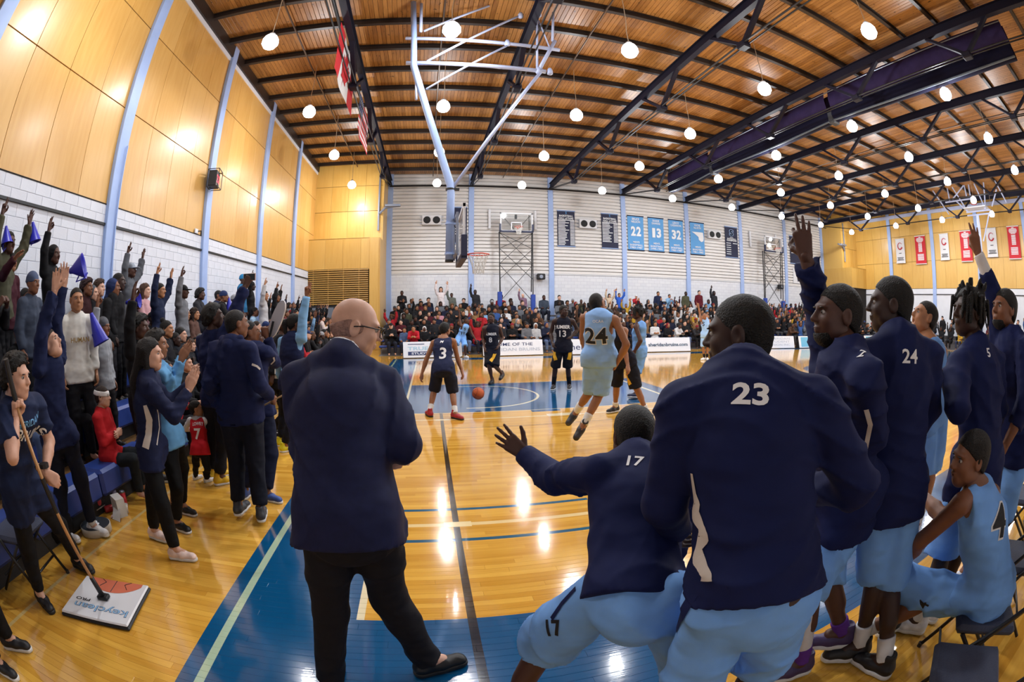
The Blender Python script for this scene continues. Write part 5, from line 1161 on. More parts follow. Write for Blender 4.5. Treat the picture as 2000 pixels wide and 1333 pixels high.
LL = [
 ((14, 484), 'stand_up', 'dark', '#4b4a3a', 'man with headband and olive sleeves raising both arms at left edge', dict(hair='short')),
 ((20, 520), 'stand_reach', 'med', '#3c1420', 'man in burgundy zip jacket stretching one arm forward', dict(hair='buzz')),
 ((103, 506), 'stand_one', 'dark', '#121216', 'person in black hood raising an arm in the top row', dict(hair=None, wear=('hood', '#121216'))),
 ((62, 560), 'stand', 'brown', '#3a4253', 'person in slate beanie behind the blonde woman', dict(hair=None, wear=('beanie', '#4b5570'))),
 ((48, 582), 'sit', 'brown', '#15151a', 'dark haired man sitting beside the blonde woman', dict(hair='short')),
 ((44, 606), 'sit', 'light', '#17171c', 'blonde woman in black top in the left stands', dict(hair='long', hairc='#8a6a3a')),
 ((36, 654), 'sit', 'dark', '#141418', 'man in black brimmed hat sitting near the left edge', dict(hair=None, wear=('cap', '#121216'))),
 ((150, 590), 'stand', 'tan', '#d6d3cd', 'man in white shirt with gold lettering and open white jacket', dict(hair='buzz', topn='white_shirt', rz=118)),
 ((180, 574), 'sit', 'light', '#23333f', 'person with grey hood beside the bearded man', dict(hair=None, wear=('hood', '#4b5058'))),
 ((168, 560), 'sit', 'brown', '#331518', 'person with dark red hair behind the grey hood', dict(hair='afro', hairc='#2a0f12')),
 ((192, 562), 'sit', 'pale', '#15151a', 'bearded man with wavy brown hair', dict(hair='curly', hairc='#3a2416')),
 ((230, 556), 'stand', 'deep', '#131317', 'man in shiny black puffer jacket standing', dict(hair='buzz', topn='puffer_jacket', rz=70)),
 ((254, 534), 'stand_up', 'dark', '#5b5e66', 'man in grey tee and cap clapping overhead by the wall', dict(hair=None, wear=('cap', '#8a93a0'))),
 ((200, 618), 'stand_one', 'brown', '#8f9299', 'boy in grey hoodie and beanie raising three fingers', dict(hair=None, wear=('beanie', '#55565c'), s=.86)),
 ((282, 566), 'sit_clap', 'pale', '#c59aa0', 'woman in pink top clapping by the wall', dict(hair='long', hairc='#4a2f20')),
 ((268, 594), 'sit', 'brown', '#1a1a20', 'dark haired person sitting below the woman in pink', dict(hair='afro')),
 ((311, 572), 'stand_up', 'tan', '#1a2340', 'woman in navy top with both arms raised', dict(hair='bun', botc='#8aa0b8')),
 ((357, 574), 'stand_one', 'dark', '#6f7178', 'man in black cap and grey vest raising a fist', dict(hair=None, wear=('cap', '#17171b'))),
 ((390, 575), 'sit_phone', 'dark', '#2a2a30', 'afro haired person lifting a phone by the wall', dict(hair='afro')),
 ((297, 624), 'sit', 'deep', '#141418', 'man in black cap with flat peak', dict(hair=None, wear=('cap', '#1a1a1e'))),
 ((270, 640), 'stand_one', 'dark', '#131317', 'person in black sleeve holding three fingers up', dict(hair='afro')),
 ((360, 614), 'sit', 'tan', '#121216', 'woman with long wavy hair in black strapless top', dict(hair='curlylong')),
 ((379, 614), 'sit', 'tan', '#5a4038', 'woman with long wavy hair in brown top', dict(hair='curlylong', hairc='#2a1a12')),
 ((324, 644), 'sit', 'tan', '#1a1a20', 'woman with red hair clip in dark top', dict(hair='bun')),
 ((342, 664), 'sit_clap', 'deep', '#141417', 'man in black jacket with hands together', dict(hair='buzz')),
 ((352, 655), 'sit', 'light', '#20242c', 'young man looking right behind the black jacket', dict(hair='short')),
 ((372, 676), 'sit', 'light', '#26262b', 'woman with short brown bob', dict(hair='curly', hairc='#3a2518')),
 ((392, 664), 'sit', 'pale', '#16203c', 'grey haired man in navy jacket', dict(hair='buzz', hairc='#6d6a68')),
 ((128, 700), 'sit_clap', 'light', '#141418', 'person clapping behind the woman with raised arms', dict(hair='afro')),
 ((426, 577), 'sit', 'brown', '#1c2440', 'man in navy with close cropped hair below the wall', dict(hair='buzz')),
 ((474, 548), 'stand', 'dark', '#2a6d9c', 'person in bright blue beanie and coat at the top', dict(hair=None, wear=('beanie', '#2a7fb5'))),
 ((491, 563), 'stand_one', 'deep', '#141418', 'man in black leather jacket reaching up high', dict(hair=None, wear=('beanie', '#17171b'))),
 ((497, 610), 'sit', 'brown', '#9dbbd6', 'smiling person in pale blue tee', dict(hair='short')),
 ((516, 580), 'stand_one', 'tan', '#b0b0b4', 'person in light grey top with arm up near the wall', dict(hair='short')),
 ((514, 598), 'sit', 'brown', '#1a1a20', 'person with dark hair beside the grey top', dict(hair='afro')),
 ((539, 584), 'stand_up', 'brown', '#17171b', 'person in black with both arms up by the far corner', dict(hair='afro')),
 ((501, 660), 'sit', 'dark', '#3a3d44', 'person in patterned grey top behind the hoodie man', dict(hair='short')),
 ((600, 642), 'sit_clap', 'tan', '#9c2350', 'woman in magenta jacket clapping', dict(hair='long', row=1)),
 ((630, 622), 'stand_clap', 'light', '#c9b9b4', 'person in cream top clapping beside the suited man', dict(hair='short', row=1)),
]
# the boy in red sits apart on the front bench
for px, kind, sk, tc, lab, kw in LL:
    r = left_listed(px, kind, sk, tc, lab, **kw)
    if 'gold lettering' in lab:
        tp = [c for c in r.children if c.name.startswith('white_shirt')][0]
        Rm = Matrix.Rotation(r.rotation_euler.z, 4, 'Z'); 
        put_text('gold_lettering', 'HUMAN', (0, .168, 1.27), (-1, 0, 0), (0, 0, 1), .05, mat('print_gold', '#8a6a2a', .6), r, .02, .24)
r = left_listed((193, 722), 'sit_fold', 'light', '#b81f26', 'boy in red sweatshirt and white headband sitting on the front bench', hair='short', hairc='#2a1a12', wear=('headband', '#dcd8d6'), botc='#1c2126', row=0, s=.86, rz=70)
# the rest of the left stands, row by row
Rc = random.Random(21); n_ind = 27+len(used_left)
for i in range(4):
    cnt = 0; y = .4+Rc.uniform(0, .3)
    while y < 19:
        if all(not (abs(y-q) < .42 and i == k) for k, q in used_left) and not (i == 0 and y < 2.9):
            sk, tn, tc, g, bc, hair, hc, wear = rand_look(Rc); cnt += 1
            kind = Rc.choice(['sit', 'sit_clap', 'sit_one', 'sit_phone', 'sit_up', 'sit', 'sit_lean']) if i < 2 else Rc.choice(['stand_up', 'stand_one', 'stand', 'stand_clap', 'sit_one', 'sit', 'stand_reach', 'stand_phone', 'sit_up'])
            if i == 3 and y > 4: kind = Rc.choice(['stand_up', 'stand_one', 'stand_one', 'stand', 'sit_up', 'sit'])
            near = 'near' if y < 8 else 'far'; dx = .30 if kind.startswith('stand') else 0
            if n_ind < 118:
                spectator(kind, near, (left_x(i)+dx, y, left_z(i)), -math.radians(Rc.uniform(55, 85)), Rc.uniform(.90, 1.02), sk, tc, bc, hair, hc,
                      'spectator in %s %s in the left stands, %s row, number %d from the camera' % (tn, g, ROWN[i], cnt), 'spectators in the left stands', g, wear); n_ind += 1
        y += Rc.uniform(.52, .72)
# ---- far stands
Rc = random.Random(33); seats = []
def px_of(x, y, z): return proj((x, y, z))
listed_far = [  # (pixel of head, row, pose, colours)
 ((785, 573), 6, 'stand_fold', 'dark', '#1d1d22', 'man in dark coat standing with folded arms beside the golden corner', 'short', None),
 ((861, 566), 6, 'stand_up', 'light', '#d9cfd2', 'person in white and pink raising both arms against the far wall', 'long', None),
 ((882, 577), 6, 'stand_one', 'dark', '#5c605a', 'person in grey raising one arm against the far wall', 'short', None),
 ((928, 571), 6, 'stand_one', 'deep', '#26262b', 'man in black raising an arm beside the second blue column', 'short', None),
 ((978, 580), 6, 'sit', 'med', '#a3202a', 'person with afro in red sweater under the far hoop tower', 'afro', None),
 ((1021, 578), 6, 'stand_one', 'pale', '#7b5f74', 'bald man lifting one hand beside the far hoop tower', None, None),
 ((1041, 580), 6, 'sit', 'brown', '#c9c9cc', 'woman in white top right of the far hoop tower', 'bun', None),
 ((1062, 579), 6, 'sit', 'dark', '#3b4452', 'man in slate jacket sitting alone in the top row', 'buzz', None),
 ((1092, 577), 6, 'sit', 'pale', '#17171c', 'man in black coat in the top row above the aisle', 'short', None),
 ((1190, 578), 6, 'stand_up', 'light', '#c9b49c', 'woman in beige raising both arms high', 'long', None),
 ((1209, 577), 6, 'stand_up', 'tan', '#2f5cc0', 'man in bright blue tee with both arms up', 'short', None),
 ((1242, 580), 6, 'stand_phone', 'light', '#a3202a', 'person in red jacket filming with a phone', None, ('cap', '#d8d8da')),
 ((1285, 574), 6, 'stand', 'tan', '#1d2542', 'camera operator in navy beside a tripod', 'short', None),
 ((1307, 579), 6, 'stand_phone', 'tan', '#7fa8cf', 'person in pale blue shirt taking pictures', 'short', None),
 ((1339, 574), 6, 'stand', 'deep', '#4a4a38', 'man in striped olive sweater standing at the wall', 'buzz', None),
 ((1365, 572), 6, 'stand', 'pale', '#5a1722', 'man in maroon jacket standing at the wall', 'short', None),
 ((1394, 573), 6, 'stand_one', 'deep', '#26282e', 'person in dark hooded coat with back to the wall', None, ('hood', '#26282e')),
 ((1378, 584), 6, 'sit_lean', 'dark', '#7fa8cf', 'person in sky blue sitting below the standing men', 'short', None),
 ((808, 641), 0, 'sit_lean', 'tan', '#b01f2b', 'man in red tee on the front bench of the far stands', 'short', None),
 ((829, 643), 0, 'sit', 'dark', '#17171b', 'person in white hood and black coat on the front bench', None, ('hood', '#cfcfd2')),
 ((790, 645), 0, 'sit', 'tan', '#4d6187', 'man in denim blue shirt on the front bench', 'short', None),
 ((1279, 633), 0, 'sit_fold', 'tan', '#cfcfd2', 'woman with long hair in white sweater on the front bench', 'long', None),
 ((1029, 636), 0, 'sit', 'med', '#6a6c72', 'man in grey hoodie on the front bench beside the aisle', None, ('beanie', '#26262b')),
 ((1046, 637), 0, 'sit', 'brown', '#b5b6ba', 'person in white hood on the front bench beside the aisle', None, ('hood', '#bfc0c4')),
 ((1181, 607), 3, 'stand_up', 'tan', '#b7a99c', 'woman in beige top waving both arms mid stand', 'curlylong', None),
]
G_FAR = 'spectators in the far stands'
taken = []
for px, r, kind, sk, tc, lab, hair, wear in listed_far:
    y = far_y(r)+(.0 if kind.startswith('sit') else -.32); p = ony(px[0], px[1], y); s = float(np.clip((p[2]-far_z(r))/head_h(kind), .84, 1.12)); taken.append((r, p[0]))
    spectator(kind, 'far', (float(p[0]), y, far_z(r)), math.pi, s, sk, tc, '#1d2130', hair, '#15100d', lab, G_FAR, 'top', wear); n_ind += 1
for r in range(7):
    x = -1.35+Rc.uniform(0, .3); c = 0
    while x < 30.6:
        if not any(a-.25 < x < b+.25 for a, b in AIS) and all(not (k == r and abs(q-x) < .45) for k, q in taken):
            c += 1; seats.append((r, x+Rc.uniform(-.05, .05), c))
        x += Rc.uniform(.46, .58)
def vis_px(q):
    p = proj((q[1], far_y(q[0]), far_z(q[0])+1.1)); return p
looks = []
for q in seats:
    L_ = rand_look(Rc); kind = Rc.choice(['sit', 'sit', 'sit', 'sit_lean', 'sit_clap', 'sit_phone', 'sit_fold', 'sit_fold', 'sit_one', 'sit_up']) if q[1] > 7 or Rc.random() < .35 else Rc.choice(['sit', 'sit_lean', 'sit_fold', 'sit_clap'])
    looks.append((q, kind, L_, Rc.uniform(.9, 1.03), Rc.uniform(-.25, .35)))
looks.sort(key=lambda a: (a[0][1]-CAM[0])**2+(far_y(a[0][0])-CAM[1])**2)
RN = ['front', 'second', 'third', 'fourth', 'fifth', 'sixth', 'top']
stuffed = []
for q, kind, (sk, tn, tc, g, bc, hair, hc, wear), s, dz in looks:
    r, x, c = q
    if n_ind < 298:
        spectator(kind, 'far', (x, far_y(r), far_z(r)), math.pi+dz, s, sk, tc, bc, hair, hc, 'seated spectator in %s %s, %s row of the far stands, number %d from left' % (tn, g, RN[r], c), G_FAR, g, wear); n_ind += 1
    else: stuffed.append(((x, far_y(r), far_z(r)), math.pi+dz, kind, s, sk, tc, bc, hair, hc, wear))
for k in range(46):   # low stand along the far end wall
    L_ = rand_look(Rc); i = k % 3; stuffed.append(((30.2+.8*i, 4.0+.27*k, .25*i), math.pi/2, Rc.choice(['sit', 'sit_clap', 'stand', 'sit_one']), 1.0, L_[0], L_[2], L_[4], L_[5], L_[6], L_[7]))
for i in range(4):    # deep end of the left stands
    y = 12.6+.2*i
    while y < 19.3:
        L_ = rand_look(Rc); 
        if all(not (abs(y-q) < .4 and i == k) for k, q in used_left): stuffed.append(((left_x(i), y, left_z(i)), -math.radians(75), Rc.choice(['sit', 'sit_up', 'sit_one', 'sit_clap']), .97, L_[0], L_[2], L_[4], L_[5], L_[6], L_[7]))
        y += .62
parts = []; mats_ = []; mi = {}
def mslot(m):
    if m.name not in mi: mi[m.name] = len(mats_); mats_.append(m)
    return mi[m.name]
for loc, rz, kind, s, sk, tc, bc, hair, hc, wear in stuffed:
    P, t, l, hd, J = template(kind, 'vfar'); R3 = np.array(Matrix.Rotation(rz, 3, 'Z'))*s; lo = np.array(loc)
    a = mslot(skin_mat(sk)); b = mslot(cloth(tc)); c = mslot(cloth(bc))
    for v, f, m in P:
        if m == 0: parts.append((v@R3.T+lo, f, a))
    parts.append((t[0]@R3.T+lo, t[1], b)); parts.append((l[0]@R3.T+lo, l[1], c))
    kd, cl = (hair, hairm(hc)) if hair else (wear[0], cloth(wear[1])); V, F = hair_geo(kd, LEV['vfar'][3]); parts.append(((V*1.05+hd)@R3.T+lo, F, mslot(cl)))
cr = obj('crowd', geo_mesh('crowd', parts, mats_)); tag(cr, 'dense crowd filling the most distant bleacher seats', 'crowd', kind='stuff')
print('CROWD', n_ind, len(stuffed), sum(len(p[1]) for p in parts)*2)
# ------------------------------------------------------------------ things in the hall
def rel(pts, o): return [np.asarray(p, float)-np.asarray(o, float) for p in pts]
# ---- hoops
M_rim = mat('rim_orange', '#d8452a', .4); M_net = mat('net_cord', '#d8d6d2', .8); M_glass = mat('board_glass', '#e6eef2', .05, trans=.95, alpha=.35); M_pad = mat('navy_pad', '#1a2140', .55)
def rim_parts(t, c, fwd, name='rim'):
    c = np.asarray(c, float); f = unit(fwd); s = np.array((-f[1], f[0], 0)); n = 20
    rm = MB().tube([c+.229*(f*math.cos(a)+s*math.sin(a)) for a in np.linspace(0, 2*math.pi, n+1)], .013, 6).bar(c-f*.375+np.array((0, 0, -.03)), c-f*.2, .12, .03).bar(c-f*.375+np.array((0, 0, -.10)), c-f*.22, .05, .02).build('rim', M_rim, t, True)
    m = MB(); K = 12; rr = [.225, .19, .15, .125, .12]; zz = [-.01, -.11, -.21, -.31, -.42]
    for k in range(K):
        for sg in (-1, 1):
            pts = []
            for i in range(5):
                a = 2*math.pi*(k+sg*.5*i)/K; pts.append(c+rr[i]*(f*math.cos(a)+s*math.sin(a))+np.array((0, 0, zz[i])))
            m.tube(pts, .006, 4)
    m.build('net', M_net, rm)
def board_parts(t, c, right, up, w=1.83, h=1.07, front=None):
    """glass backboard centred at c; right/up span it, front = outward normal"""
    c = np.asarray(c, float); r = unit(right); u = unit(up); n = np.cross(r, u) if front is None else unit(front)
    t = MB().bar(c-r*w/2, c+r*w/2, .02, h-.06, u).build('backboard', M_glass, t)
    fr_ = MB(); b = .07
    for s in (-1, 1):
        fr_.bar(c-r*w/2+u*s*(h-b)/2, c+r*w/2+u*s*(h-b)/2, .05, b, u); fr_.bar(c+r*s*(w-b)/2-u*h/2, c+r*s*(w-b)/2+u*h/2, .05, b, r)
    fr_.build('board_frame', M_white, t)
    sq = MB(); q = c-u*.24
    for s in (-1, 1): sq.bar(q-r*.3+u*s*.22, q+r*.3+u*s*.22, .03, .05, u); sq.bar(q+r*s*.28-u*.22, q+r*s*.28+u*.22, .03, .05, r)
    sq.build('target_square', M_white, t)
    pd = MB().bar(c-r*(w/2+.02)-u*h/2, c+r*(w/2+.02)-u*h/2, .12, .10, u)
    for s in (-1, 1): pd.bar(c+r*s*(w/2)-u*h/2, c+r*s*(w/2)-u*(h/2-.42), .12, .10, r)
    pd.build('edge_padding', M_pad, t)
HO = np.array((.96, RIMY, 0)); t = thing('basketball_hoop', 'near basketball hoop hung from the roof on a pale blue mast', 'hoop', tuple(HO))
P_ = lambda x, y, dy=0: ony(x, y, RIMY+dy)-HO
MB().tube([(-1.15, 0, 9.85), (-1.03, 0, 8.6), (-.97, 0, 7.72), (-.55, 0, 6.35), (0, 0, 4.62), (.02, 0, 4.4), (.0, 0, 2.92)], [.075, .075, .085, .085, .088, .088, .088], 14).build('mast', M_blue, t, True)
MB().lathe((0, 0, 2.88), [(.09, 0), (.09, .05)], 14).build('mast_foot', M_black, t)
for a, b_, r_, nm in (((792, 75), (1093, 98), .05, 'crossbar'), ((793, 123), (1066, 140), .055, 'crossbar'), ((828, 61), (956, 2), .032, 'brace'), ((834, 120), (1017, 30), .032, 'brace'), ((833, 174), (991, 89), .028, 'brace'), ((1079, 2), (1079, 80), .035, 'hanger'), ((1049, 35), (1049, 136), .03, 'hanger'),
                      ((1084, 80), (1052, 138), .05, 'knuckle'), ((1060, 136), (886, 366), .042, 'main_brace'), ((1052, 40), (1073, 92), .02, 'brace'), ((824, 0), (822, 62), .04, 'hanger'), ((813, 155), (813, 195), .03, 'hanger')):
    p, q = P_(*a), P_(*b_); p[2] = min(p[2], 9.8); q[2] = min(q[2], 9.8); MB().tube([p, q], r_, 8).build(nm, M_paleframe, t, True)
for x, y in ((1017, 30), (1052, 28), (991, 84), (1052, 138), (1074, 140)): MB().lathe(P_(x, y)+np.array((0, 0, -.1)), [(.03, 0), (.075, .03), (.075, .12), (.04, .2)], 8).build('clamp', M_paleframe, t, True)
for z in (4.5, 3.72, 3.06): MB().lathe((0, 0, z-.02), [(.10, 0), (.10, .04)], 14).bar((.05, 0, z), (.2, 0, z), .1, .04).build('bracket', M_black if z > 4 else M_blue, t)
board_parts(t, (.25, 0, 3.44), (0, 1, 0), (0, 0, 1), front=(1, 0, 0))
MB().bar((.13, -.62, 2.98), (.13, -.62, 3.85), .05, .05).bar((.13, .62, 2.98), (.13, .62, 3.85), .05, .05).bar((.13, -.62, 3.8), (.13, .62, 3.8), .06, .05).bar((.13, -.62, 3.05), (.13, .62, 3.05), .06, .05).build('support_frame', M_steel, t)
rim_parts(t, (.25+.375, 0, 3.05), (1, 0, 0))
def tower(cx, label, seed):
    Y = 22.7; t = thing('basketball_hoop', label, 'hoop', (cx, Y, 0))
    for s in (-1, 1):
        for d in (0, .18): MB().bar((.93*s-.06*s*(d > 0), d, 1.3 if d == 0 else 2.9), (.93*s, d, 6.25), .05, .05).build('post', M_black, t)
        MB().bbox((.93*s-.12, -.12, 1.25), (.93*s+.12, .14, 2.9 if s < 0 else 2.75), .02).build('post_pad', mat('royal_pad', '#20429c', .45), t)
    zs = [2.9, 4.45, 6.2]
    for z0, z1 in ((2.35, 4.4), (3.6, 5.3), (4.45, 6.2), (5.3, 6.2)):
        w_ = .93
        MB().bar((-w_, 0, z0), (w_, 0, z1), .028, .028, (0, 1, 0)).build('cross_brace', M_black, t); MB().bar((w_, .03, z0), (-w_, .03, z1), .028, .028, (0, 1, 0)).build('cross_brace', M_black, t)
    MB().bar((-.95, 0, 4.45), (.95, 0, 4.45), .04, .04, (0, 1, 0)).build('cross_bar', M_black, t)
    board_parts(t, (0, -.12, 6.78), (1, 0, 0), (0, 0, 1), front=(0, -1, 0)); rim_parts(t, (.05, -.5, 6.45), (0, -1, 0))
    MB().bar((-.8, .05, 7.2), (-.1, .05, 6.4), .03, .03, (0, 1, 0)).bar((.8, .05, 7.2), (.1, .05, 6.4), .03, .03, (0, 1, 0)).bar((.75, .05, 6.3), (.75, .05, 7.25), .04, .04, (0, 1, 0)).bbox((-.06, .0, 7.0), (.06, .1, 7.25), .01).build('back_struts', M_black, t)
    for s in (-1, 1): MB().bbox((s*1.35-.07, 1.0, 6.6), (s*1.35+.07, 1.12, 7.75), .01).build('wall_track', M_white, t)
tower(5.27, 'side hoop on a black lattice tower left of the hall of fame banners', 1); tower(23.9, 'distant side hoop on a black lattice tower near the far corner', 2)
# raised hoop at the far end of the court
t = thing('basketball_hoop', 'folded white hoop frame hanging at the far golden end', 'hoop', (29.2, RIMY, 0)); Fq = lambda x, y: onx(1720+x/5.13, 300+y/5.13, 29.2)-np.array((29.2, RIMY, 0))
for a, b_ in (((650, 490), (930, 450)), ((860, 592), (1100, 565)), ((970, 620), (975, 800)), ((500, 240), (685, 610)), ((690, 190), (870, 580)), ((800, 160), (720, 460)), ((850, 160), (900, 440)), ((910, 170), (1050, 560)), ((655, 280), (690, 470)), ((820, 230), (860, 430)), ((1030, 290), (1050, 550)), ((760, 480), (880, 590)), ((975, 620), (1000, 800)), ((870, 625), (1100, 600)), ((1085, 610), (1030, 880)), ((1115, 530), (1160, 360)), ((1110, 110), (1260, 490))):
    p, q = Fq(*a), Fq(*b_); p[2] = min(p[2], 9.8); q[2] = min(q[2], 9.8); MB().tube([p, q], .05, 6).build('frame_tube', M_paleframe, t)
p = Fq(970, 620); MB().tube([p, p+np.array((.2, .1, -4.0))], .11, 10).build('mast', M_paleframe, t)
c = Fq(960, 560); MB().bar(c+np.array((0, -.9, .05)), c+np.array((0, .9, .05)), 1.0, .06).build('backboard', M_white, t); MB().tube([c+np.array((-.4+.22*math.cos(a), .22*math.sin(a), .25)) for a in np.linspace(0, 6.283, 15)], .02, 6).build('rim', M_rim, t)

# ---- banners
M_bn = mat('banner_navy', '#191f3e', .7, bump=(6, .2)); M_bs = mat('banner_sky', '#5d9fdc', .7, bump=(6, .2)); M_bw = mat('banner_white', '#d8d8dc', .7, bump=(6, .2)); M_br = mat('banner_red', '#c2202e', .7, bump=(6, .2)); M_tw = mat('banner_letter_white', '#e9edf4', .7)
M_edge = mat('banner_edge_blue', '#8fa9d6', .6)
def banner(x0, x1, z0, z1, label, m, edge, lines, wall='far', bars=None, art=None, y=None):
    w, h = abs(x1-x0), z1-z0
    if wall == 'far': o = ((x0+x1)/2, YF-.12, z0); r, n = np.array((1., 0, 0)), np.array((0, -1., 0))
    else: o = (XR-.16, (x0+x1)/2, z0); r, n = np.array((0, -1., 0)), np.array((-1., 0, 0))
    t = thing('banner', label, 'banner', o, 0, 'wall banners')
    Q = np.array([[r*u*w+np.array((0, 0, v*h))+n*(.012*math.sin(u*7+v*3)) for u in np.linspace(-.5, .5, 9)] for v in np.linspace(0, 1, 9)])
    b = MB(); b.grid(Q); b.grid((Q-n*.012)[:, ::-1]); cl_ = b.build('cloth', m, t, True)
    for v in (0, 1): MB().tube([-r*(w/2+.02)+np.array((0, 0, v*h)), r*(w/2+.02)+np.array((0, 0, v*h))], .035, 8).build('hem_rod', edge, t)
    for txt, v, hh, bold, wd, mm in lines: put_text('lettering', txt, n*.03+np.array((0, 0, v*h)), r, (0, 0, 1), hh, mm, cl_, bold, wd)
    if bars is not None:
        q = MB()
        for u0, u1, v in bars: q.add([r*u0*w+n*.03+np.array((0, 0, v*h-.022)), r*u1*w+n*.03+np.array((0, 0, v*h-.022)), r*u1*w+n*.03+np.array((0, 0, v*h+.022)), r*u0*w+n*.03+np.array((0, 0, v*h+.022))], [(0, 1, 2, 3)])
        stuff(q.build('small_print', M_tw if m != M_bw else M_numk, cl_))
    if art is not None: art(t, r, n, w, h)
    return t
def bx(a, b_): return float(ony(a[0], a[1], YF-.12)[0]), float(ony(b_[0], b_[1], YF-.12)[0])
Rb = random.Random(8); BN_N = np.array((0, -1., 0))
def names(n, v0, v1): 
    o = []
    for k in range(n):
        v = v0+(v1-v0)*k/max(1, n-1); o += [(-.46, -.46+Rb.uniform(.36, .62), v), (.22, .47, v)]
    return o
for a, b_, n, v1, lab in (((1088, 411), (1122, 413), 17, .05, 'navy hall of fame banner with a full list of names'), ((1174, 417), (1206, 418), 13, .19, 'navy hall of fame banner with a shorter list of names')):
    x0, x1 = bx(a, b_); banner(x0, x1, 5.68, 7.86, lab, M_bn, M_edge, [('S', .94, .13, .02, None, M_bs), ('BASKETBALL', .855, .12, .02, .86, M_tw), ('HALL of FAME', .785, .12, .02, .9, M_tw)], bars=[(-.46, .46, .735)]+names(n, .70, v1))
for a, b_, l1, l2, num, yrs in (((1225, 421), (1256, 423), 'BRUCE', 'NELSON', '22', '1983-1987'), ((1265, 424), (1295, 427), 'SHANE', 'DAWKINS', '13', '1990-1995'), ((1305, 428), (1333, 431), 'LEROY', 'CASSANOVA', '32', '1983-1987'), ((1347, 433), (1374, 436), 'WAYNE', 'ALLISON', '', '1981-1985')):
    x0, x1 = bx(a, b_); L = [(l1, .91, .14, .02, .5, M_tw), (l2, .83, .14, .02, .62 if len(l2) < 8 else .85, M_tw), ("MEN'S", .235, .12, .02, .45, M_tw), ('BASKETBALL', .15, .12, .02, .9, M_tw), (yrs, .075, .12, .02, .85, M_tw)]
    art = None
    if num: pass
    else:
        def art(t, r, n, w, h): MB().prism([r*u*w+n*.028+np.array((0, 0, v*h)) for u, v in ((-.42, .70), (.40, .70), (.44, .52), (.40, .43), (.25, .40), (.08, .46), (.06, .55), (-.2, .64))], n*.004).build('map_emblem', M_tw, t)
    bn_ = banner(x0, x1, 5.66, 7.86, 'sky blue retired jersey banner with number %s' % num if num else 'sky blue banner with a pale map shape', M_bs, M_bn, L, art=art)
    for k_, dg in enumerate(num): put_text('digit', dg, BN_N*.03+np.array(((k_-.5)*.38, 0, .55*2.2)), (1, 0, 0), (0, 0, 1), .62, M_tw, [c_ for c_ in bn_.children if c_.name.startswith('cloth')][0], .045, .34 if dg != '1' else .22)
x0, x1 = bx((1415, 442), (1439, 443)); banner(x0, x1, 5.68, 7.86, 'navy championship banner with a large letter S', M_bn, M_edge, [('S', .81, .5, .07, .42, M_edge), ('S', .81, .44, .03, .33, M_bn), ('OCAA', .655, .06, .02, .3, M_tw), ('BASKETBALL', .61, .09, .02, .8, M_tw), ('CHAMPIONS', .555, .13, .03, .9, M_tw)], bars=[(-.44, -.08, .46-.07*k) for k in range(6)]+[(.08, .44, .46)])
x0, x1 = bx((884, 405), (912, 405)); banner(x0-.25, x1, 5.72, 7.86, 'navy champions banner half hidden behind the hoop mast', M_bn, M_edge, [('CHAMPIONS', .50, .14, .03, .95, M_tw)], bars=[(-.44, -.08, .40-.07*k) for k in range(3)]+[(.08, .44, .40)])
x0, x1 = bx((1541, 455), (1562, 460)); banner(x0, x1, 5.75, 7.9, 'navy banner beside the distant lattice tower', M_bn, M_edge, [('CHAMPIONS', .55, .13, .03, .9, M_tw)], bars=[(-.44, -.08, .46), (-.44, -.08, .38)])
M_red = mat('emblem_red', '#b82a3a', .6)
k = 0
for q, col in (((1750, 1767, 467, 514), 'w'), ((1788, 1808, 461, 516), 'r'), ((1836, 1853, 457, 508), 'w'), ((1876, 1898, 451, 511), 'r'), ((1927, 1947, 446, 502), 'w'), ((1969, 1992, 442, 506), 'r')):
    ym = onx((q[0]+q[1])/2, (q[2]+q[3])/2, XR-.16); za = onx((q[0]+q[1])/2, q[2], XR-.16)[2]; zb = onx((q[0]+q[1])/2, q[3], XR-.16)[2]; yw = abs(onx(q[0], 480, XR-.16)[1]-onx(q[1], 480, XR-.16)[1])
    nm = ['first', 'second', 'third'][k//2]; k += 1
    if col == 'w':
        def art(t, r, n, w, h):
            MB().tube([n*.03+r*.24*w*math.cos(a)+np.array((0, 0, .70*h+.27*w*math.sin(a))) for a in np.linspace(.6, 5.9, 16)], np.linspace(.015, .06, 16), 6).build('emblem', M_red, t)
        banner(ym[1]-yw/2, ym[1]+yw/2, zb, za, '%s white emblem banner from the left on the end wall' % nm, M_bw, M_bw, [], 'right', bars=[(-.15, .15, .40), (-.35, .35, .22), (-.3, .3, .17), (-.38, .38, .12)], art=art)
    else:
        banner(ym[1]-yw/2, ym[1]+yw/2, zb, za, '%s red record banner from the left on the end wall' % nm, M_br, M_bw, [], 'right', bars=[(-.1, .1, .95), (-.3, .3, .915), (-.34, .34, .88), (-.34, .34, .845), (-.3, .3, .81), (-.2, .2, .775)]+[(-.18, .18, .72-.035*j) for j in range(9)]+[(-.3, .3, .34-.04*j) for j in range(6)])
sg = thing('wall_sign', 'small white sign with dark sketch below the navy banner', 'sign', tuple(ony(1564, 555, YF-.1))); MB().bbox((-.9, -.03, 0), (.9, .02, 1.2), .01).build('sheet', M_bw, sg); [MB().prism([(x_+.0, -.034, z_), (x_+.22, -.034, z_+.05), (x_+.16, -.034, z_+.34), (x_-.06, -.034, z_+.26)], (0, -.004, 0)).build('sketch_mark', M_bn, sg) for x_, z_ in ((-.6, .65), (-.2, .72), (.2, .6), (-.4, .15), (.05, .2), (.45, .18))]

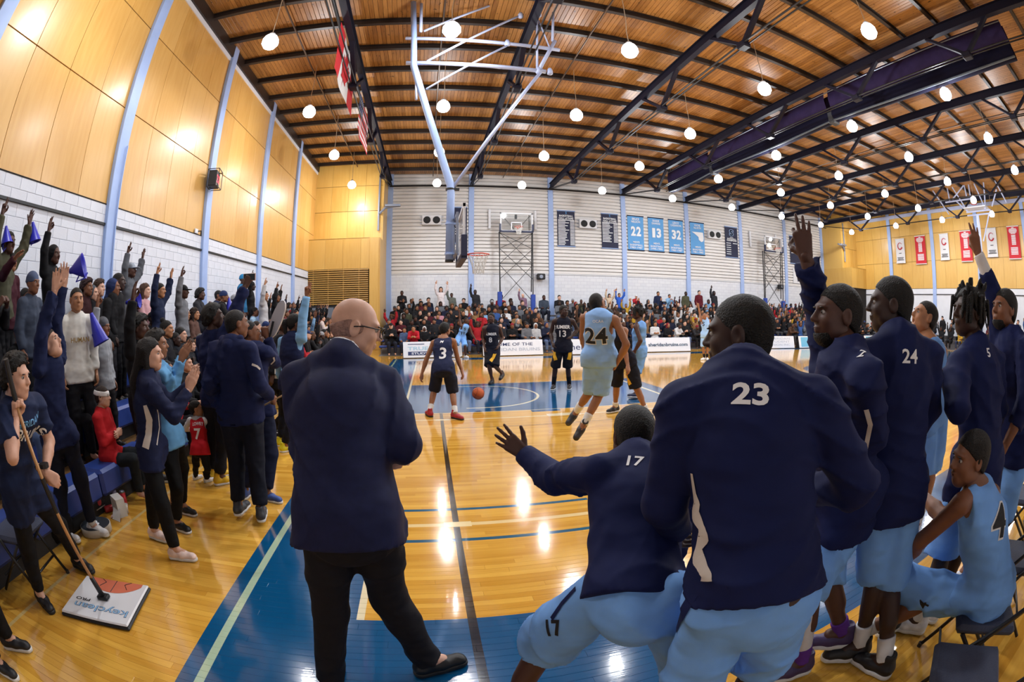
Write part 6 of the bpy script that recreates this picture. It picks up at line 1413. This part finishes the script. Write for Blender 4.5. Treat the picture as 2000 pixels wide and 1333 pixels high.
# ---- wall units
for j, (a, lab) in enumerate((((843, 440), 'white twin fan unit left of the near hoop mast'), ((1148, 447), 'white twin fan unit between the hall of fame banners'), ((1395, 467), 'white twin fan unit beside the letter S banner'))):
    p = ony(a[0], a[1], YF-.2); t = thing('fan_unit', lab, 'fan', (float(p[0]), YF-.06, float(p[2])), 0, 'wall fan units')
    MB().bbox((-.55, -.28, 0), (.55, -.02, .56), .02).build('housing', M_white, t)
    for s in (-1, 1):
        MB().lathe((.27*s, -.285, .28), [(.21, 0), (.21, .012)], 20, axis=(0, -1, 0)).build('grille', mat('fan_dark', '#101114', .7), t)
        b = MB()
        for q in range(4): b.bar((.27*s-.19*math.cos(q*.785), -.30, .28-.19*math.sin(q*.785)), (.27*s+.19*math.cos(q*.785), -.30, .28+.19*math.sin(q*.785)), .012, .012, (0, 1, 0))
        b.build('guard', M_black, t)
    for s in (-1, 1):
        for zz in (.08, .3, .5): MB().bar((.55*s, -.1, zz), (.68*s, -.1, zz), .03, .02, (0, 1, 0)).build('tab', M_steel, t)
for a, lab in (((1057, 541), 'black speaker on the white blocks right of the lattice tower'), ((1525, 561), 'black speaker on the white blocks near the far corner')):
    p = ony(a[0], a[1], YF-.3); t = thing('wall_speaker', lab, 'speaker', (float(p[0]), YF-.04, float(p[2]))); MB().bbox((-.26, -.42, -.16), (.22, -.1, .17), .04).build('cabinet', M_black, t); MB().lathe((-.03, -.43, 0), [(.11, 0), (.10, .01)], 14, axis=(0, -1, 0)).build('driver', M_steel, t); MB().bar((0, -.12, .05), (0, 0, .1), .05, .05).build('bracket', M_black, t)
for a, x_, lab, sg_ in (((770, 412), -1.95, 'grey bracket arm reaching from the left golden corner', 1), ((1600, 470), 31.25, 'grey bracket arm reaching from the right golden corner', -1)):
    t = thing('wall_bracket', lab, 'bracket', (x_, YW-.12, 0)); MB().tube([(-.25*sg_, 0, 6.1), (-.25*sg_, 0, 9.2)], .05, 8).build('riser_pipe', M_steel, t); MB().tube([(-.2*sg_, -.05, 7.0), (.1*sg_, -.1, 7.3), (.9*sg_, -.2, 7.38)], .07, 8).build('arm', M_steel, t); MB().bbox((.35*sg_-.25, -.3, 7.32), (.35*sg_+.55, -.08, 7.46), .02).build('lamp_head', M_steel, t)
t = thing('wall_outlet', 'small dark cable outlet on the left maple panels', 'outlet', tuple(onx(383, 452, XL+.05))); MB().bbox((0, -.1, -.06), (.04, .06, .06), .008).build('plate', M_white, t); MB().tube([(.04, .05, 0), (.1, .12, .02), (.08, .16, -.1)], .02, 6).build('cable', M_black, t)
# shot clock
p = onx(418, 351, XL+.3); t = thing('shot_clock', 'black caged shot clock with red digits on the left wall', 'clock', tuple(p), math.radians(14)); t.scale = (.72, .68, .72)
MB().bbox((-.17, -.32, -.30), (.17, .32, .30), .015).build('case', M_black, t)
M_led = mat('led_red', '#ff3048', .4, emit=('#ff2040', 3.0))
for k_, yy in enumerate((-.13, .13)): put_text('digit', '2', (.176, yy, 0), (0, 1, 0), (0, 0, 1), .30, M_led, t, .01, .18)
cg = MB()
for yy in (-.34, .34):
    for zz in (-.34, .34): cg.bar((-.2, yy, zz), (.26, yy, zz), .025, .025)
    cg.bar((.26, yy, -.34), (.26, yy, .34), .025, .025, (0, 1, 0)); cg.bar((-.2, yy, -.34), (-.2, yy, .34), .025, .025, (0, 1, 0))
for zz in (-.34, .34): cg.bar((.26, -.34, zz), (.26, .34, zz), .025, .025); cg.bar((-.2, -.34, zz), (-.2, .34, zz), .025, .025)
cg.build('cage', M_black, t)

# ---- flags
def flag(y0, y1, zt, zb, label, color_of, extra):
    t = thing('flag', label, 'flag', (-1.98, y0, zt)); L, Hh = y1-y0, zt-zb
    def S(u, v): return np.array((.035*math.sin(5*u+2.2*v)*(.3+v)+.015*math.sin(11*u), u*L-.10*v*math.sin(3*u), -v*Hh*(1-.04*math.sin(4*u))))
    nu, nv = 40, 26; P = np.array([[S(i/nu, j/nv) for i in range(nu+1)] for j in range(nv+1)])
    b = MB(); b.grid(P); b.m = [color_of((i+.5)/nu, (j+.5)/nv) for j in range(nv) for i in range(nu)]
    o = b.build('cloth', [mat('flag_red', '#c01f2a', .7), mat('flag_white', '#d9d9dc', .7), mat('flag_blue', '#1d2a5c', .7)], t, True)
    extra(t, S); return t
LEAF = [(0, -.5), (.02, -.27), (.30, -.31), (.26, -.22), (.47, -.02), (.40, .03), (.45, .20), (.30, .16), (.27, .25), (.13, .10), (.18, .38), (.09, .33), (0, .5)]
LEAF = LEAF+[(-x, y) for x, y in LEAF[-2:0:-1]]
def leaf(t, S):
    for s in (-1, 1):
        V = [S(.5+x*.40, .5-y*.86)+np.array((.012*s, 0, 0)) for x, y in LEAF]; c = S(.5, .5)+np.array((.012*s, 0, 0)); n = len(V)
        b = MB(); b.add(V+[c], [(i, (i+1) % n, n) if s > 0 else ((i+1) % n, i, n) for i in range(n)]); b.build('maple_leaf', mat('flag_red', '#c01f2a', .7), t)
def stars(t, S):
    b = MB()
    for r in range(5):
        for c_ in range(6):
            for s in (-1, 1):
                p = S(.035+c_*.063, .06+r*.105)+np.array((.012*s, 0, 0)); pts = [p+np.array((0, .035*(1 if q % 2 == 0 else .45)*math.sin(q*.628), .035*(1 if q % 2 == 0 else .45)*math.cos(q*.628))) for q in range(10)]
                b.add(pts, [tuple(range(10)) if s < 0 else tuple(range(10))[::-1]])
    stuff(b.build('stars', M_tw, t))
flag(7.5, 10.55, 9.22, 7.75, 'red and white maple leaf flag hanging from the roof', lambda u, v: 0 if u < .25 or u > .75 else 1, leaf)
flag(11.75, 14.5, 9.18, 7.85, 'starred flag with red and white stripes hanging from the roof', lambda u, v: 2 if u < .4 and v < .54 else (0 if int(v*13) % 2 == 0 else 1), stars)

# ---- divider curtain rolled up under the roof
t = thing('divider_curtain', 'rolled purple divider curtain hanging under the roof', 'curtain', (13.35, 9.3, 0))
M_cur = mat('curtain_purple', '#33284f', .85, spec=.2, noise=(3, .15), bump=(5, .4)); M_cur2 = mat('curtain_navy', '#12122c', .85, spec=.2, bump=(5, .3)); M_hem = mat('curtain_hem', '#5f6a78', .5)
secs = [(19.5, 15.3), (15.1, 7.3), (7.1, -.9)]
for a, b_ in secs:
    ys = np.linspace(a, b_, 24); up_, lo_, hm = [], [], []
    for i, y in enumerate(ys):
        u = i/23; sag = .16*math.sin(math.pi*u); wv = .03*math.sin(y*4)
        up_.append([(-.12+wv*.4, y-9.3, 9.62), (-.20+wv, y-9.3, 9.25), (-.16+wv, y-9.3, 8.95-sag*.3), (.18+wv, y-9.3, 8.92-sag*.3), (.22, y-9.3, 9.6)])
        c = np.array((.02, y-9.3, 8.66-sag*.5)); lo_.append([c+np.array((.24*math.cos(q)*(1+.06*math.sin(3*y+q)), 0, .26*math.sin(q))) for q in np.linspace(0, 2*math.pi, 11)[:-1]])
        hm.append(c+np.array((-.17, 0, -.22)))
    P = np.array(up_); 
    k_ = 0
    for i0 in range(0, 23, 8):
        MB().grid(P[i0:min(i0+9, 24)]).build('curtain_panel', M_cur, t, True)
    MB().grid(np.array(lo_), wrap=True).build('curtain_roll', M_cur2, t, True); MB().tube(hm, .035, 6).build('hem_tube', M_hem, t)
for y in (15.2, 7.2): MB().bbox((-.2, y-9.45, 8.35), (.2, y-9.15, 8.8), .05).build('winch_bundle', mat('winch_grey', '#3c4048', .6), t)
MB().tube([(-.3, -10.2, 9.45), (-.3, 10.2, 9.45)], .02, 6).build('cable', M_steel, t)

# ---- courtside advertising boards
M_adw = mat('board_print_white', '#dfe2ea', .35); M_adb = mat('ad_navy', '#20305f', .6); M_ads = mat('ad_sky', '#9fc6d8', .6); M_adg = mat('ad_grey', '#aab4c6', .6)
def adboard(a, b_, label, draw, sky=False):
    A, B = onz(*a), onz(*b_); c = (A+B)/2; w = float(np.linalg.norm(B-A)); ang = math.atan2(B[1]-A[1], B[0]-A[0]); t = thing('advertising_board', label, 'board', (float(c[0]), float(c[1]), 0), ang, 'courtside boards')
    f0, f1 = np.array((0, 0, .03)), np.array((0, .16, .64)); up = unit(f1-f0); hgt = float(np.linalg.norm(f1-f0))
    fp_ = MB().prism([(-w/2, 0, .03), (w/2, 0, .03), (w/2, .16, .64), (-w/2, .16, .64)], (0, .03, .005)); fp_ = fp_.build('face_panel', M_adw, t)
    MB().prism([(-w/2, .02, .0), (w/2, .02, .0), (w/2, .02, .03), (-w/2, .02, .03)], (0, .4, 0)).build('base', M_black, t)
    for s in (-1, 1): MB().prism([(s*(w/2-.012), .03, .03), (s*(w/2-.012), .42, .03), (s*(w/2-.012), .18, .62)], (s*.01, 0, 0)).build('side_wedge', M_black, t)
    n = np.cross((1, 0, 0), up)
    def put(txt, u, v, h, m, bold=.01, wd=None): put_text('lettering', txt, f0+(f1-f0)*v+np.array((u*w, 0, 0))+n*.006, (1, 0, 0), up, h, m, fp_, bold, None if wd is None else wd*w)
    def rect(u0, u1, v0, v1, m): 
        q = [f0+(f1-f0)*v+np.array((u*w, 0, 0))+n*.004 for u, v in ((u0, v0), (u1, v0), (u1, v1), (u0, v1))]; MB().add(q, [(0, 1, 2, 3)]).build('colour_block', m, fp_)
    draw(put, rect); return t
def d1(put, rect): rect(-.42, -.14, .83, .88, M_adb); rect(-.05, .25, .83, .87, M_adg); put('TRUE DOERS', 0, .58, .15, M_ads, .02, .85); rect(-.42, .42, .14, .38, M_adb); put('STUDY-COMPETE', 0, .26, .09, M_adw, .02, .72)
def d2(put, rect): put('HOME OF THE', 0, .72, .13, M_adb, .005, .66); put('SHERIDAN BRUINS', 0, .38, .13, M_adg, .005, .9)
def d3(put, rect): put('Sheridan', 0, .5, .26, M_adb, .0, .7)
def d4(put, rect): put('sheridanbruins.com', .0, .5, .16, M_adb, .03, .88); put('sheridanbruins.com', .0, .5, .14, M_ads, .0, .87)
def d5(put, rect): rect(-.45, -.2, .08, .92, mat('ad_aqua', '#6db6da', .6)); put('SHERIDAN', .14, .8, .11, M_adg, .0, .5); put('STUDENT', .14, .54, .11, M_adg, .0, .5); put('UNION INC', .14, .28, .11, M_adg, .0, .5)
adboard((788, 701), (903, 698), 'white courtside board reading true doers left of the players', d1); adboard((944, 697), (1061, 694), 'white courtside board reading home of the', d2)
adboard((1090, 694), (1190, 693), 'white courtside board behind the visiting player 13', d3); adboard((1262, 689), (1349, 687), 'white courtside board with a web address', d4)
adboard((1471, 682), (1552, 681), 'white courtside board of the student union', d5); adboard((1562, 681), (1632, 679), 'courtside board second from the student union board', d5); adboard((1690, 677), (1740, 676), 'courtside board furthest to the right', d5)

# ---- ball and mop
c = CAM+ray(934, 769)*9.0; t = thing('basketball', 'orange basketball in mid air above the blue key', 'ball', tuple(c)); R_ = .121
MB().lathe((0, 0, 0), [(R_*math.sin(a), -R_*math.cos(a)) for a in np.linspace(.02, math.pi-.02, 15)], 24).build('ball_skin', mat('ball_orange', '#c4581f', .55, bump=(300, .3)), t, True)
sm = MB(); cs = [np.array((R_*1.004*math.cos(a), R_*1.004*math.sin(a), 0)) for a in np.linspace(0, 6.283, 33)]
sm.tube(cs, .003, 5); sm.tube([np.array((p[0], 0, p[1])) for p in cs], .003, 5)
for s in (-1, 1): sm.tube([unit((s*.75+s*.0, math.sin(a), math.cos(a)))*R_*1.004 for a in np.linspace(0, 6.283, 33)], .003, 5)
sm.build('seams', M_black, t); t.rotation_euler = (.5, .4, .3)
PJ = J_of(POSE['mop']); q = [onz(165, 1130, .035), onz(290, 1150, .035), onz(250, 1220, .035), onz(125, 1190, .035)]; c = sum(q)/4
t = thing('floor_mop', 'white square floor mop with wooden handle and printed logo', 'mop', (float(c[0]), float(c[1]), 0)); cc = np.array((c[0], c[1], 0))
ex = unit((q[0]-q[1])+(q[3]-q[2])); ex[2] = 0; ex = unit(ex); ey = np.cross((0, 0, 1), ex); wx = .62; wy = .52; ang = math.atan2(ex[1], ex[0])
pl = MB().bbox((-wx/2, -wy/2, .025), (wx/2, wy/2, .045), .012).build('plate', mat('mop_white', '#d9d9dd', .4), t); pl.rotation_euler = (0, 0, ang)
pl = MB().bbox((-wx/2-.008, -wy/2-.008, 0), (wx/2+.008, wy/2+.008, .025), .01).build('rubber_pad', M_black, t); pl.rotation_euler = (0, 0, ang)
ar_ = MB(); rr = .42; cx_, cy_ = -.02, -wy/2-.16; pts = []
for a in np.linspace(math.pi*.22, math.pi*.78, 15):
    x, y = cx_+rr*math.cos(a)*.75, cy_+rr*math.sin(a)*.8
    pts.append((x, y, .0465))
ar_.add([(pts[0][0], -wy/2+.01, .0465)]+pts+[(pts[-1][0], -wy/2+.01, .0465)], [tuple(range(len(pts)+2))]); o = ar_.build('ball_print', mat('print_orange', '#c8674a', .5), t); o.rotation_euler = (0, 0, ang)
ln = MB().tube([(cx_, -wy/2+.012, .0475), (cx_, cy_+rr*.8-.01, .0475)], .003, 4).tube([(cx_-.14, -wy/2+.012, .0475), (cx_-.09, -wy/2+.05, .0475), (cx_-.13, -wy/2+.11, .0475)], .003, 4).tube([(cx_+.14, -wy/2+.012, .0475), (cx_+.09, -wy/2+.05, .0475), (cx_+.13, -wy/2+.11, .0475)], .003, 4); o = ln.build('ball_lines', M_black, t); o.rotation_euler = (0, 0, ang)
o = put_text('logo_lettering', 'keyclean', (-.02, wy/2-.13, .0465), (1, 0, 0), (0, 1, 0), .10, mat('print_navy_line', '#1e2c55', .5), t, .02, .50); o.rotation_euler = (0, 0, ang)
o = put_text('logo_lettering', 'keyclean', (-.02, wy/2-.13, .0475), (1, 0, 0), (0, 1, 0), .096, mat('print_ltblue', '#8fbde4', .5), t, -.006, .495); o.rotation_euler = (0, 0, ang)
o = put_text('logo_lettering', 'PRO', (.18, wy/2-.20, .0465), (1, 0, 0), (0, 1, 0), .035, M_numk, t, .02, .14); o.rotation_euler = (0, 0, ang)
hb = np.array((0, 0, .05)); h1 = PJ['wl']-cc+unit(PJ['wl']-PJ['el'])*.07; h2 = PJ['wr']-cc+np.array((.02, .0, .08)); d = unit(h2*.75+h1*.25*np.linalg.norm(h2)/np.linalg.norm(h1)-hb); L_ = 1.5
MB().tube([hb+d*.16, hb+d*L_*.995], .0125, 8).build('handle', mat('mop_wood', '#b98a5a', .5, noise=(12, .1)), t, True); MB().tube([hb+d*.02, hb+d*.2], [.022, .018], 8).build('swivel', M_black, t, True); MB().tube([hb+d*.74, hb+d*.98], .017, 8).build('sleeve_grip', M_black, t); MB().tube([hb+d*L_*.95, hb+d*L_*1.12], .018, 8).build('end_grip', M_black, t)
o = MB().bbox((-.05, -.035, .045), (.05, .035, .075), .008).build('joint_block', M_black, t); o.rotation_euler = (0, 0, ang)

# ---- folding chairs
M_cush = mat('chair_cushion', '#353c52', .7, bump=(80, .2)); M_tub = mat('chair_black_tube', '#111114', .4)
def chair(p, rz, label):
    t = thing('folding_chair', label, 'chair', (float(p[0]), float(p[1]), 0), rz, 'folding chairs')
    MB().bbox((-.22, -.20, .42), (.22, .21, .475), .022).build('seat', M_cush, t); MB().bbox((-.21, -.27, .66), (.21, -.235, .88), .015).build('backrest', M_cush, t)
    for s in (-1, 1):
        MB().tube([(.235*s, .26, .012), (.235*s, -.02, .44), (.235*s, -.25, .66), (.235*s, -.27, .90)], .013, 8).build('front_leg', M_tub, t, True); MB().tube([(.215*s, -.26, .012), (.215*s, .16, .43)], .013, 8).build('rear_leg', M_tub, t, True)
        MB().lathe((.235*s, .26, 0), [(.017, 0), (.017, .03)], 8).build('foot_cap', M_tub, t)
    for a_, b_, r_ in (((-.235, .17, .15), (.235, .17, .15), .010), ((-.215, -.17, .15), (.215, -.17, .15), .010), ((-.235, -.27, .90), (.235, -.27, .90), .012)): MB().tube([a_, b_], r_, 6).build('stretcher', M_tub, t, True)
SJ = J_of(POSE['seat4']); fac = math.radians(32)
chair(SJ['pv']+np.array((.02, -.03, 0)), fac, 'black folding chair under the seated player 4')
chair(onz(1890, 1318, .46), math.radians(30), 'empty folding chair at the bottom right corner'); chair(onz(1986, 1085, .46)+np.array((.0, .0, 0)), math.radians(25), 'empty folding chair beside the seated player 4'); chair(onz(1996, 965, .46), math.radians(22), 'folding chair furthest along the right bench row')
chair(onz(30, 1030, .46), math.radians(-75), 'folding chair behind the man with the mop')
spectator('sit', 'near', (float(onz(2014, 1000)[0])+.25, float(onz(2014, 1000)[1])-.28, 0), math.radians(30), 1.05, 'med', '#7fb0e4', '#7fb0e4', 'short', '#0f0c0b', 'seated team mate cut off by the right edge of the picture', 'people at the bench')
r = spectator('stand', 'near', (float(onz(40, 1300)[0])-.12, float(onz(40, 1300)[1])-.02, 0), math.radians(-72), .98, 'light', '#15151a', '#101013', 'short', '#1d130d', 'person in checkered sneakers cut off by the lower left edge', 'people at the sideline')

# ---- small things on the floor and in hands
def can(p, label, col, lying=False, txt='BIO'):
    t = thing('can', label, 'can', tuple(p)); ax = (0, 0, 1) if not lying else unit((.5, .8, 0)); o = np.array((0, 0, 0 if not lying else .036))
    MB().lathe(o, [(.028, 0), (.036, .012), (.036, .155)], 16, axis=ax).build('label_wrap', mat('can_'+col.strip('#'), col, .35, metal=.2), t, True); MB().lathe(o+np.array(ax)*.155, [(.036, 0), (.030, .014), (.03, .016)], 16, axis=ax).build('lid', M_steel, t, True)
    if not lying: put_text('lettering', txt, (0, -.037, .10), (1, 0, 0), (0, 0, 1), .03, M_num, t, .02, .055)
can(onz(245, 990), 'red drink can standing by the bleacher', '#b8242c'); can(onz(206, 1003), 'red drink can lying by the bleacher', '#a3262e', True)
t = thing('bottle', 'purple capped bottle behind the white paper', 'bottle', tuple(onz(228, 985))); MB().lathe((0, 0, 0), [(.032, 0), (.034, .02), (.034, .14), (.02, .17)], 14).build('bottle_body', mat('bottle_clear', '#a9a4c8', .2), t, True); MB().lathe((0, 0, .17), [(.022, 0), (.022, .035)], 12).build('cap', mat('purple_cap', '#35309a', .4), t)
t = thing('paper_cup', 'white paper cup beside the standing can', 'cup', tuple(onz(247, 1002))); MB().lathe((0, 0, 0), [(.026, 0), (.038, .09), (.036, .09), (.034, .07)], 16).build('cup_wall', mat('paper_white', '#d2cfca', .8), t, True)
t = thing('food_box', 'folded white paper box leaning by the bottle', 'box', tuple(onz(232, 1008))); MB().prism([(-.07, 0, 0), (.06, -.05, 0), (.03, -.02, .17), (-.10, .04, .19)], (.05, .09, .0)).build('box_sleeve', mat('paper_white', '#d2cfca', .8), t); MB().prism([(-.02, -.1, .002), (.12, -.13, .002), (.07, -.02, .09), (-.06, .02, .09)], (0, 0, .003)).build('flap', mat('paper_white', '#d2cfca', .8), t)
t = thing('napkin', 'crumpled napkin on the floor by the bleacher', 'napkin', tuple(onz(222, 1012))); b = Field((-.05, -.05, -.01), (.05, .05, .05), .006); b.ell((0, 0, .012), (.035, .03, .014), .01); b.wrinkle(.008, 3, 120); b.cut(np.zeros(3), np.array((0, 0, -1.))); V, F = b.skin(); obj('paper', geo_mesh('paper', [(V, F, 0)], [mat('napkin_pink', '#cfb3b0', .8)]), t)
t = thing('drum_pad', 'round pale disc with a dark logo top beside white sneaker', 'drum', tuple(onz(190, 1038))); MB().lathe((0, 0, 0), [(.17, 0), (.175, .01), (.175, .07), (.165, .075)], 28).build('shell', mat('disc_cream', '#b9ae9e', .6), t, True); MB().lathe((0, 0, .075), [(.166, 0), (.15, .004)], 28).build('dark_top', mat('disc_dark', '#20262e', .5), t); put_text('lettering', 'B', (0, 0, .081), (.6, .8, 0), (-.8, .6, 0), .13, M_num, t, .03)
t = thing('drink_bottle', 'small clear bottle lying under the bench', 'bottle', tuple(onz(281, 952))); MB().lathe((0, 0, .035), [(.03, 0), (.034, .02), (.034, .12), (.012, .16), (.012, .18)], 12, axis=(.9, .3, 0)).build('bottle_body', mat('bottle_frost', '#b8b4b8', .25), t, True); MB().lathe((-.01, 0, .035), [(.034, 0), (.034, .04)], 12, axis=(.9, .3, 0)).build('base', mat('purple_cap', '#35309a', .4), t)
t = thing('backpack', 'black backpack on the floor behind the mop man', 'bag', tuple(onz(118, 1062)+np.array((-.05, .1, 0)))); b = Field((-.3, -.3, -.02), (.3, .3, .45), .016); b.ell((0, 0, .16), (.20, .15, .19), .02); b.ell((.0, -.13, .12), (.14, .06, .12), .03); b.wrinkle(.012, 6, 40); b.cut(np.zeros(3), np.array((0, 0, -1.))); V, F = b.skin(); obj('sack', geo_mesh('sack', [(V, F, 0)], [cloth('#131317')]), t); MB().tube([(-.1, .1, .3), (0, .12, .40), (.1, .1, .3)], .012, 6).build('handle', M_black, t)
M_mega = mat('megaphone_blue', '#2b2fb4', .35)
def megaphone(p, d, label, L=.34):
    p = np.asarray(p, float); d = unit(d); t = thing('megaphone', label, 'megaphone', tuple(p), 0, 'toy megaphones'); MB().lathe((0, 0, 0), [(.022, 0), (.03, .03), (.105, L), (.112, L+.01), (.10, L-.005), (.024, .03)], 18, axis=d).build('cone', M_mega, t, True); MB().tube([d*.12+np.array((0, 0, -.05)), d*.12+np.array((0, -.05, -.12)), d*.2+np.array((0, -.05, -.12)), d*.2+np.array((0, 0, -.07))], .008, 6).build('handle', M_mega, t)
megaphone(onx(64, 434, left_x(3)+.35), (.2, .2, -1), 'blue toy megaphone dangling from a raised hand', .26); megaphone(onx(178, 612, left_x(1)+.5), (.35, .2, -1), 'blue toy megaphone held by the boy in grey hoodie')
megaphone(J_of(POSE['armgirl'])['wl']+np.array((-.02, .08, .10)), (.8, .5, .25), 'blue toy megaphone beside the raised hands of the ponytailed woman', .15); megaphone(onx(12, 442, left_x(3)+.35), (.2, .1, -1), 'blue toy megaphone at the left picture edge', .22); megaphone(onx(446, 580, left_x(2)+.4), (.1, .1, -1), 'blue toy megaphone near the fourth wall column', .3); megaphone(onx(246, 592, left_x(2)+.45), (.9, .3, .1), 'blue toy megaphone in front of the puffer jacket', .24)
HJ = J_of(POSE['hoodie']); d = unit((.75, .2, .35)); p = HJ['wr']+unit(HJ['wr']-HJ['er'])*.07; t = thing('drumstick', 'pale wooden drumstick in the hoodie man hand', 'drumstick', tuple(p)); MB().tube([-d*.12, d*.16, d*.20, d*.215], [.008, .007, .009, .004], 8).build('stick', mat('stick_wood', '#c9a77c', .5), t, True)
BJ = J_of(POSE['board']); p = BJ['wr']+np.array((.02, 0, .06)); t = thing('cheer_board', 'silver cheer board held up beside the hoodie man', 'board', tuple(p)); b = MB(); cs = [np.array((.085*math.cos(a)*(1 if abs(math.cos(a)) < .9 else .9), .02, .22*math.sin(a))) for a in np.linspace(0, 6.283, 17)[:-1]]; b.prism(cs, (0, .02, 0)); o = b.build('panel', mat('board_silver', '#c9c6c9', .35), t); o.location = (.08, 0, .12); o.rotation_euler = (0, .55, math.radians(-25)); MB().bar((0, 0, -.1), (.06, 0, .1), .02, .02, (0, 1, 0)).build('grip', M_black, t)
p = onx(447, 712, -1.72); t = thing('wooden_paddle', 'brown wooden paddle board held behind the navy hoodie', 'paddle', tuple(p)); MB().prism([(-.12, 0, -.22), (.02, 0, -.18), (.10, 0, .25), (.07, 0, .27)], (0, .03, 0)).build('blade', mat('paddle_wood', '#a97a3c', .5, noise=(10, .1)), t)
AJ = J_of(POSE['armman']); p = AJ['wr']+unit(AJ['wr']-AJ['er'])*.1; t = thing('phone', 'phone held up by the curly haired man', 'phone', tuple(p)); MB().bbox((-.075, -.006, -.04), (.075, .006, .04), .005).build('case', mat('phone_pink', '#c9a29a', .3), t); MB().bbox((-.068, -.008, -.035), (.068, -.0062, .035), .001).build('screen', mat('phone_screen', '#14161c', .15), t)
p = ony(1297, 590, far_y(6)-.5); t = thing('camera_tripod', 'video camera on a tripod in the far top row', 'tripod', (float(p[0]), far_y(6)-.5, far_z(6)))
for a in (0, 2.1, 4.2): MB().tube([(0, 0, 1.05), (.22*math.cos(a), .16*math.sin(a), 0)], .015, 6).build('leg', M_black, t)
MB().bbox((-.12, -.1, 1.05), (.12, .1, 1.25), .02).build('camera_body', M_black, t); MB().lathe((0, -.1, 1.15), [(.05, 0), (.06, .12)], 12, axis=(0, -1, 0)).build('lens', M_black, t)
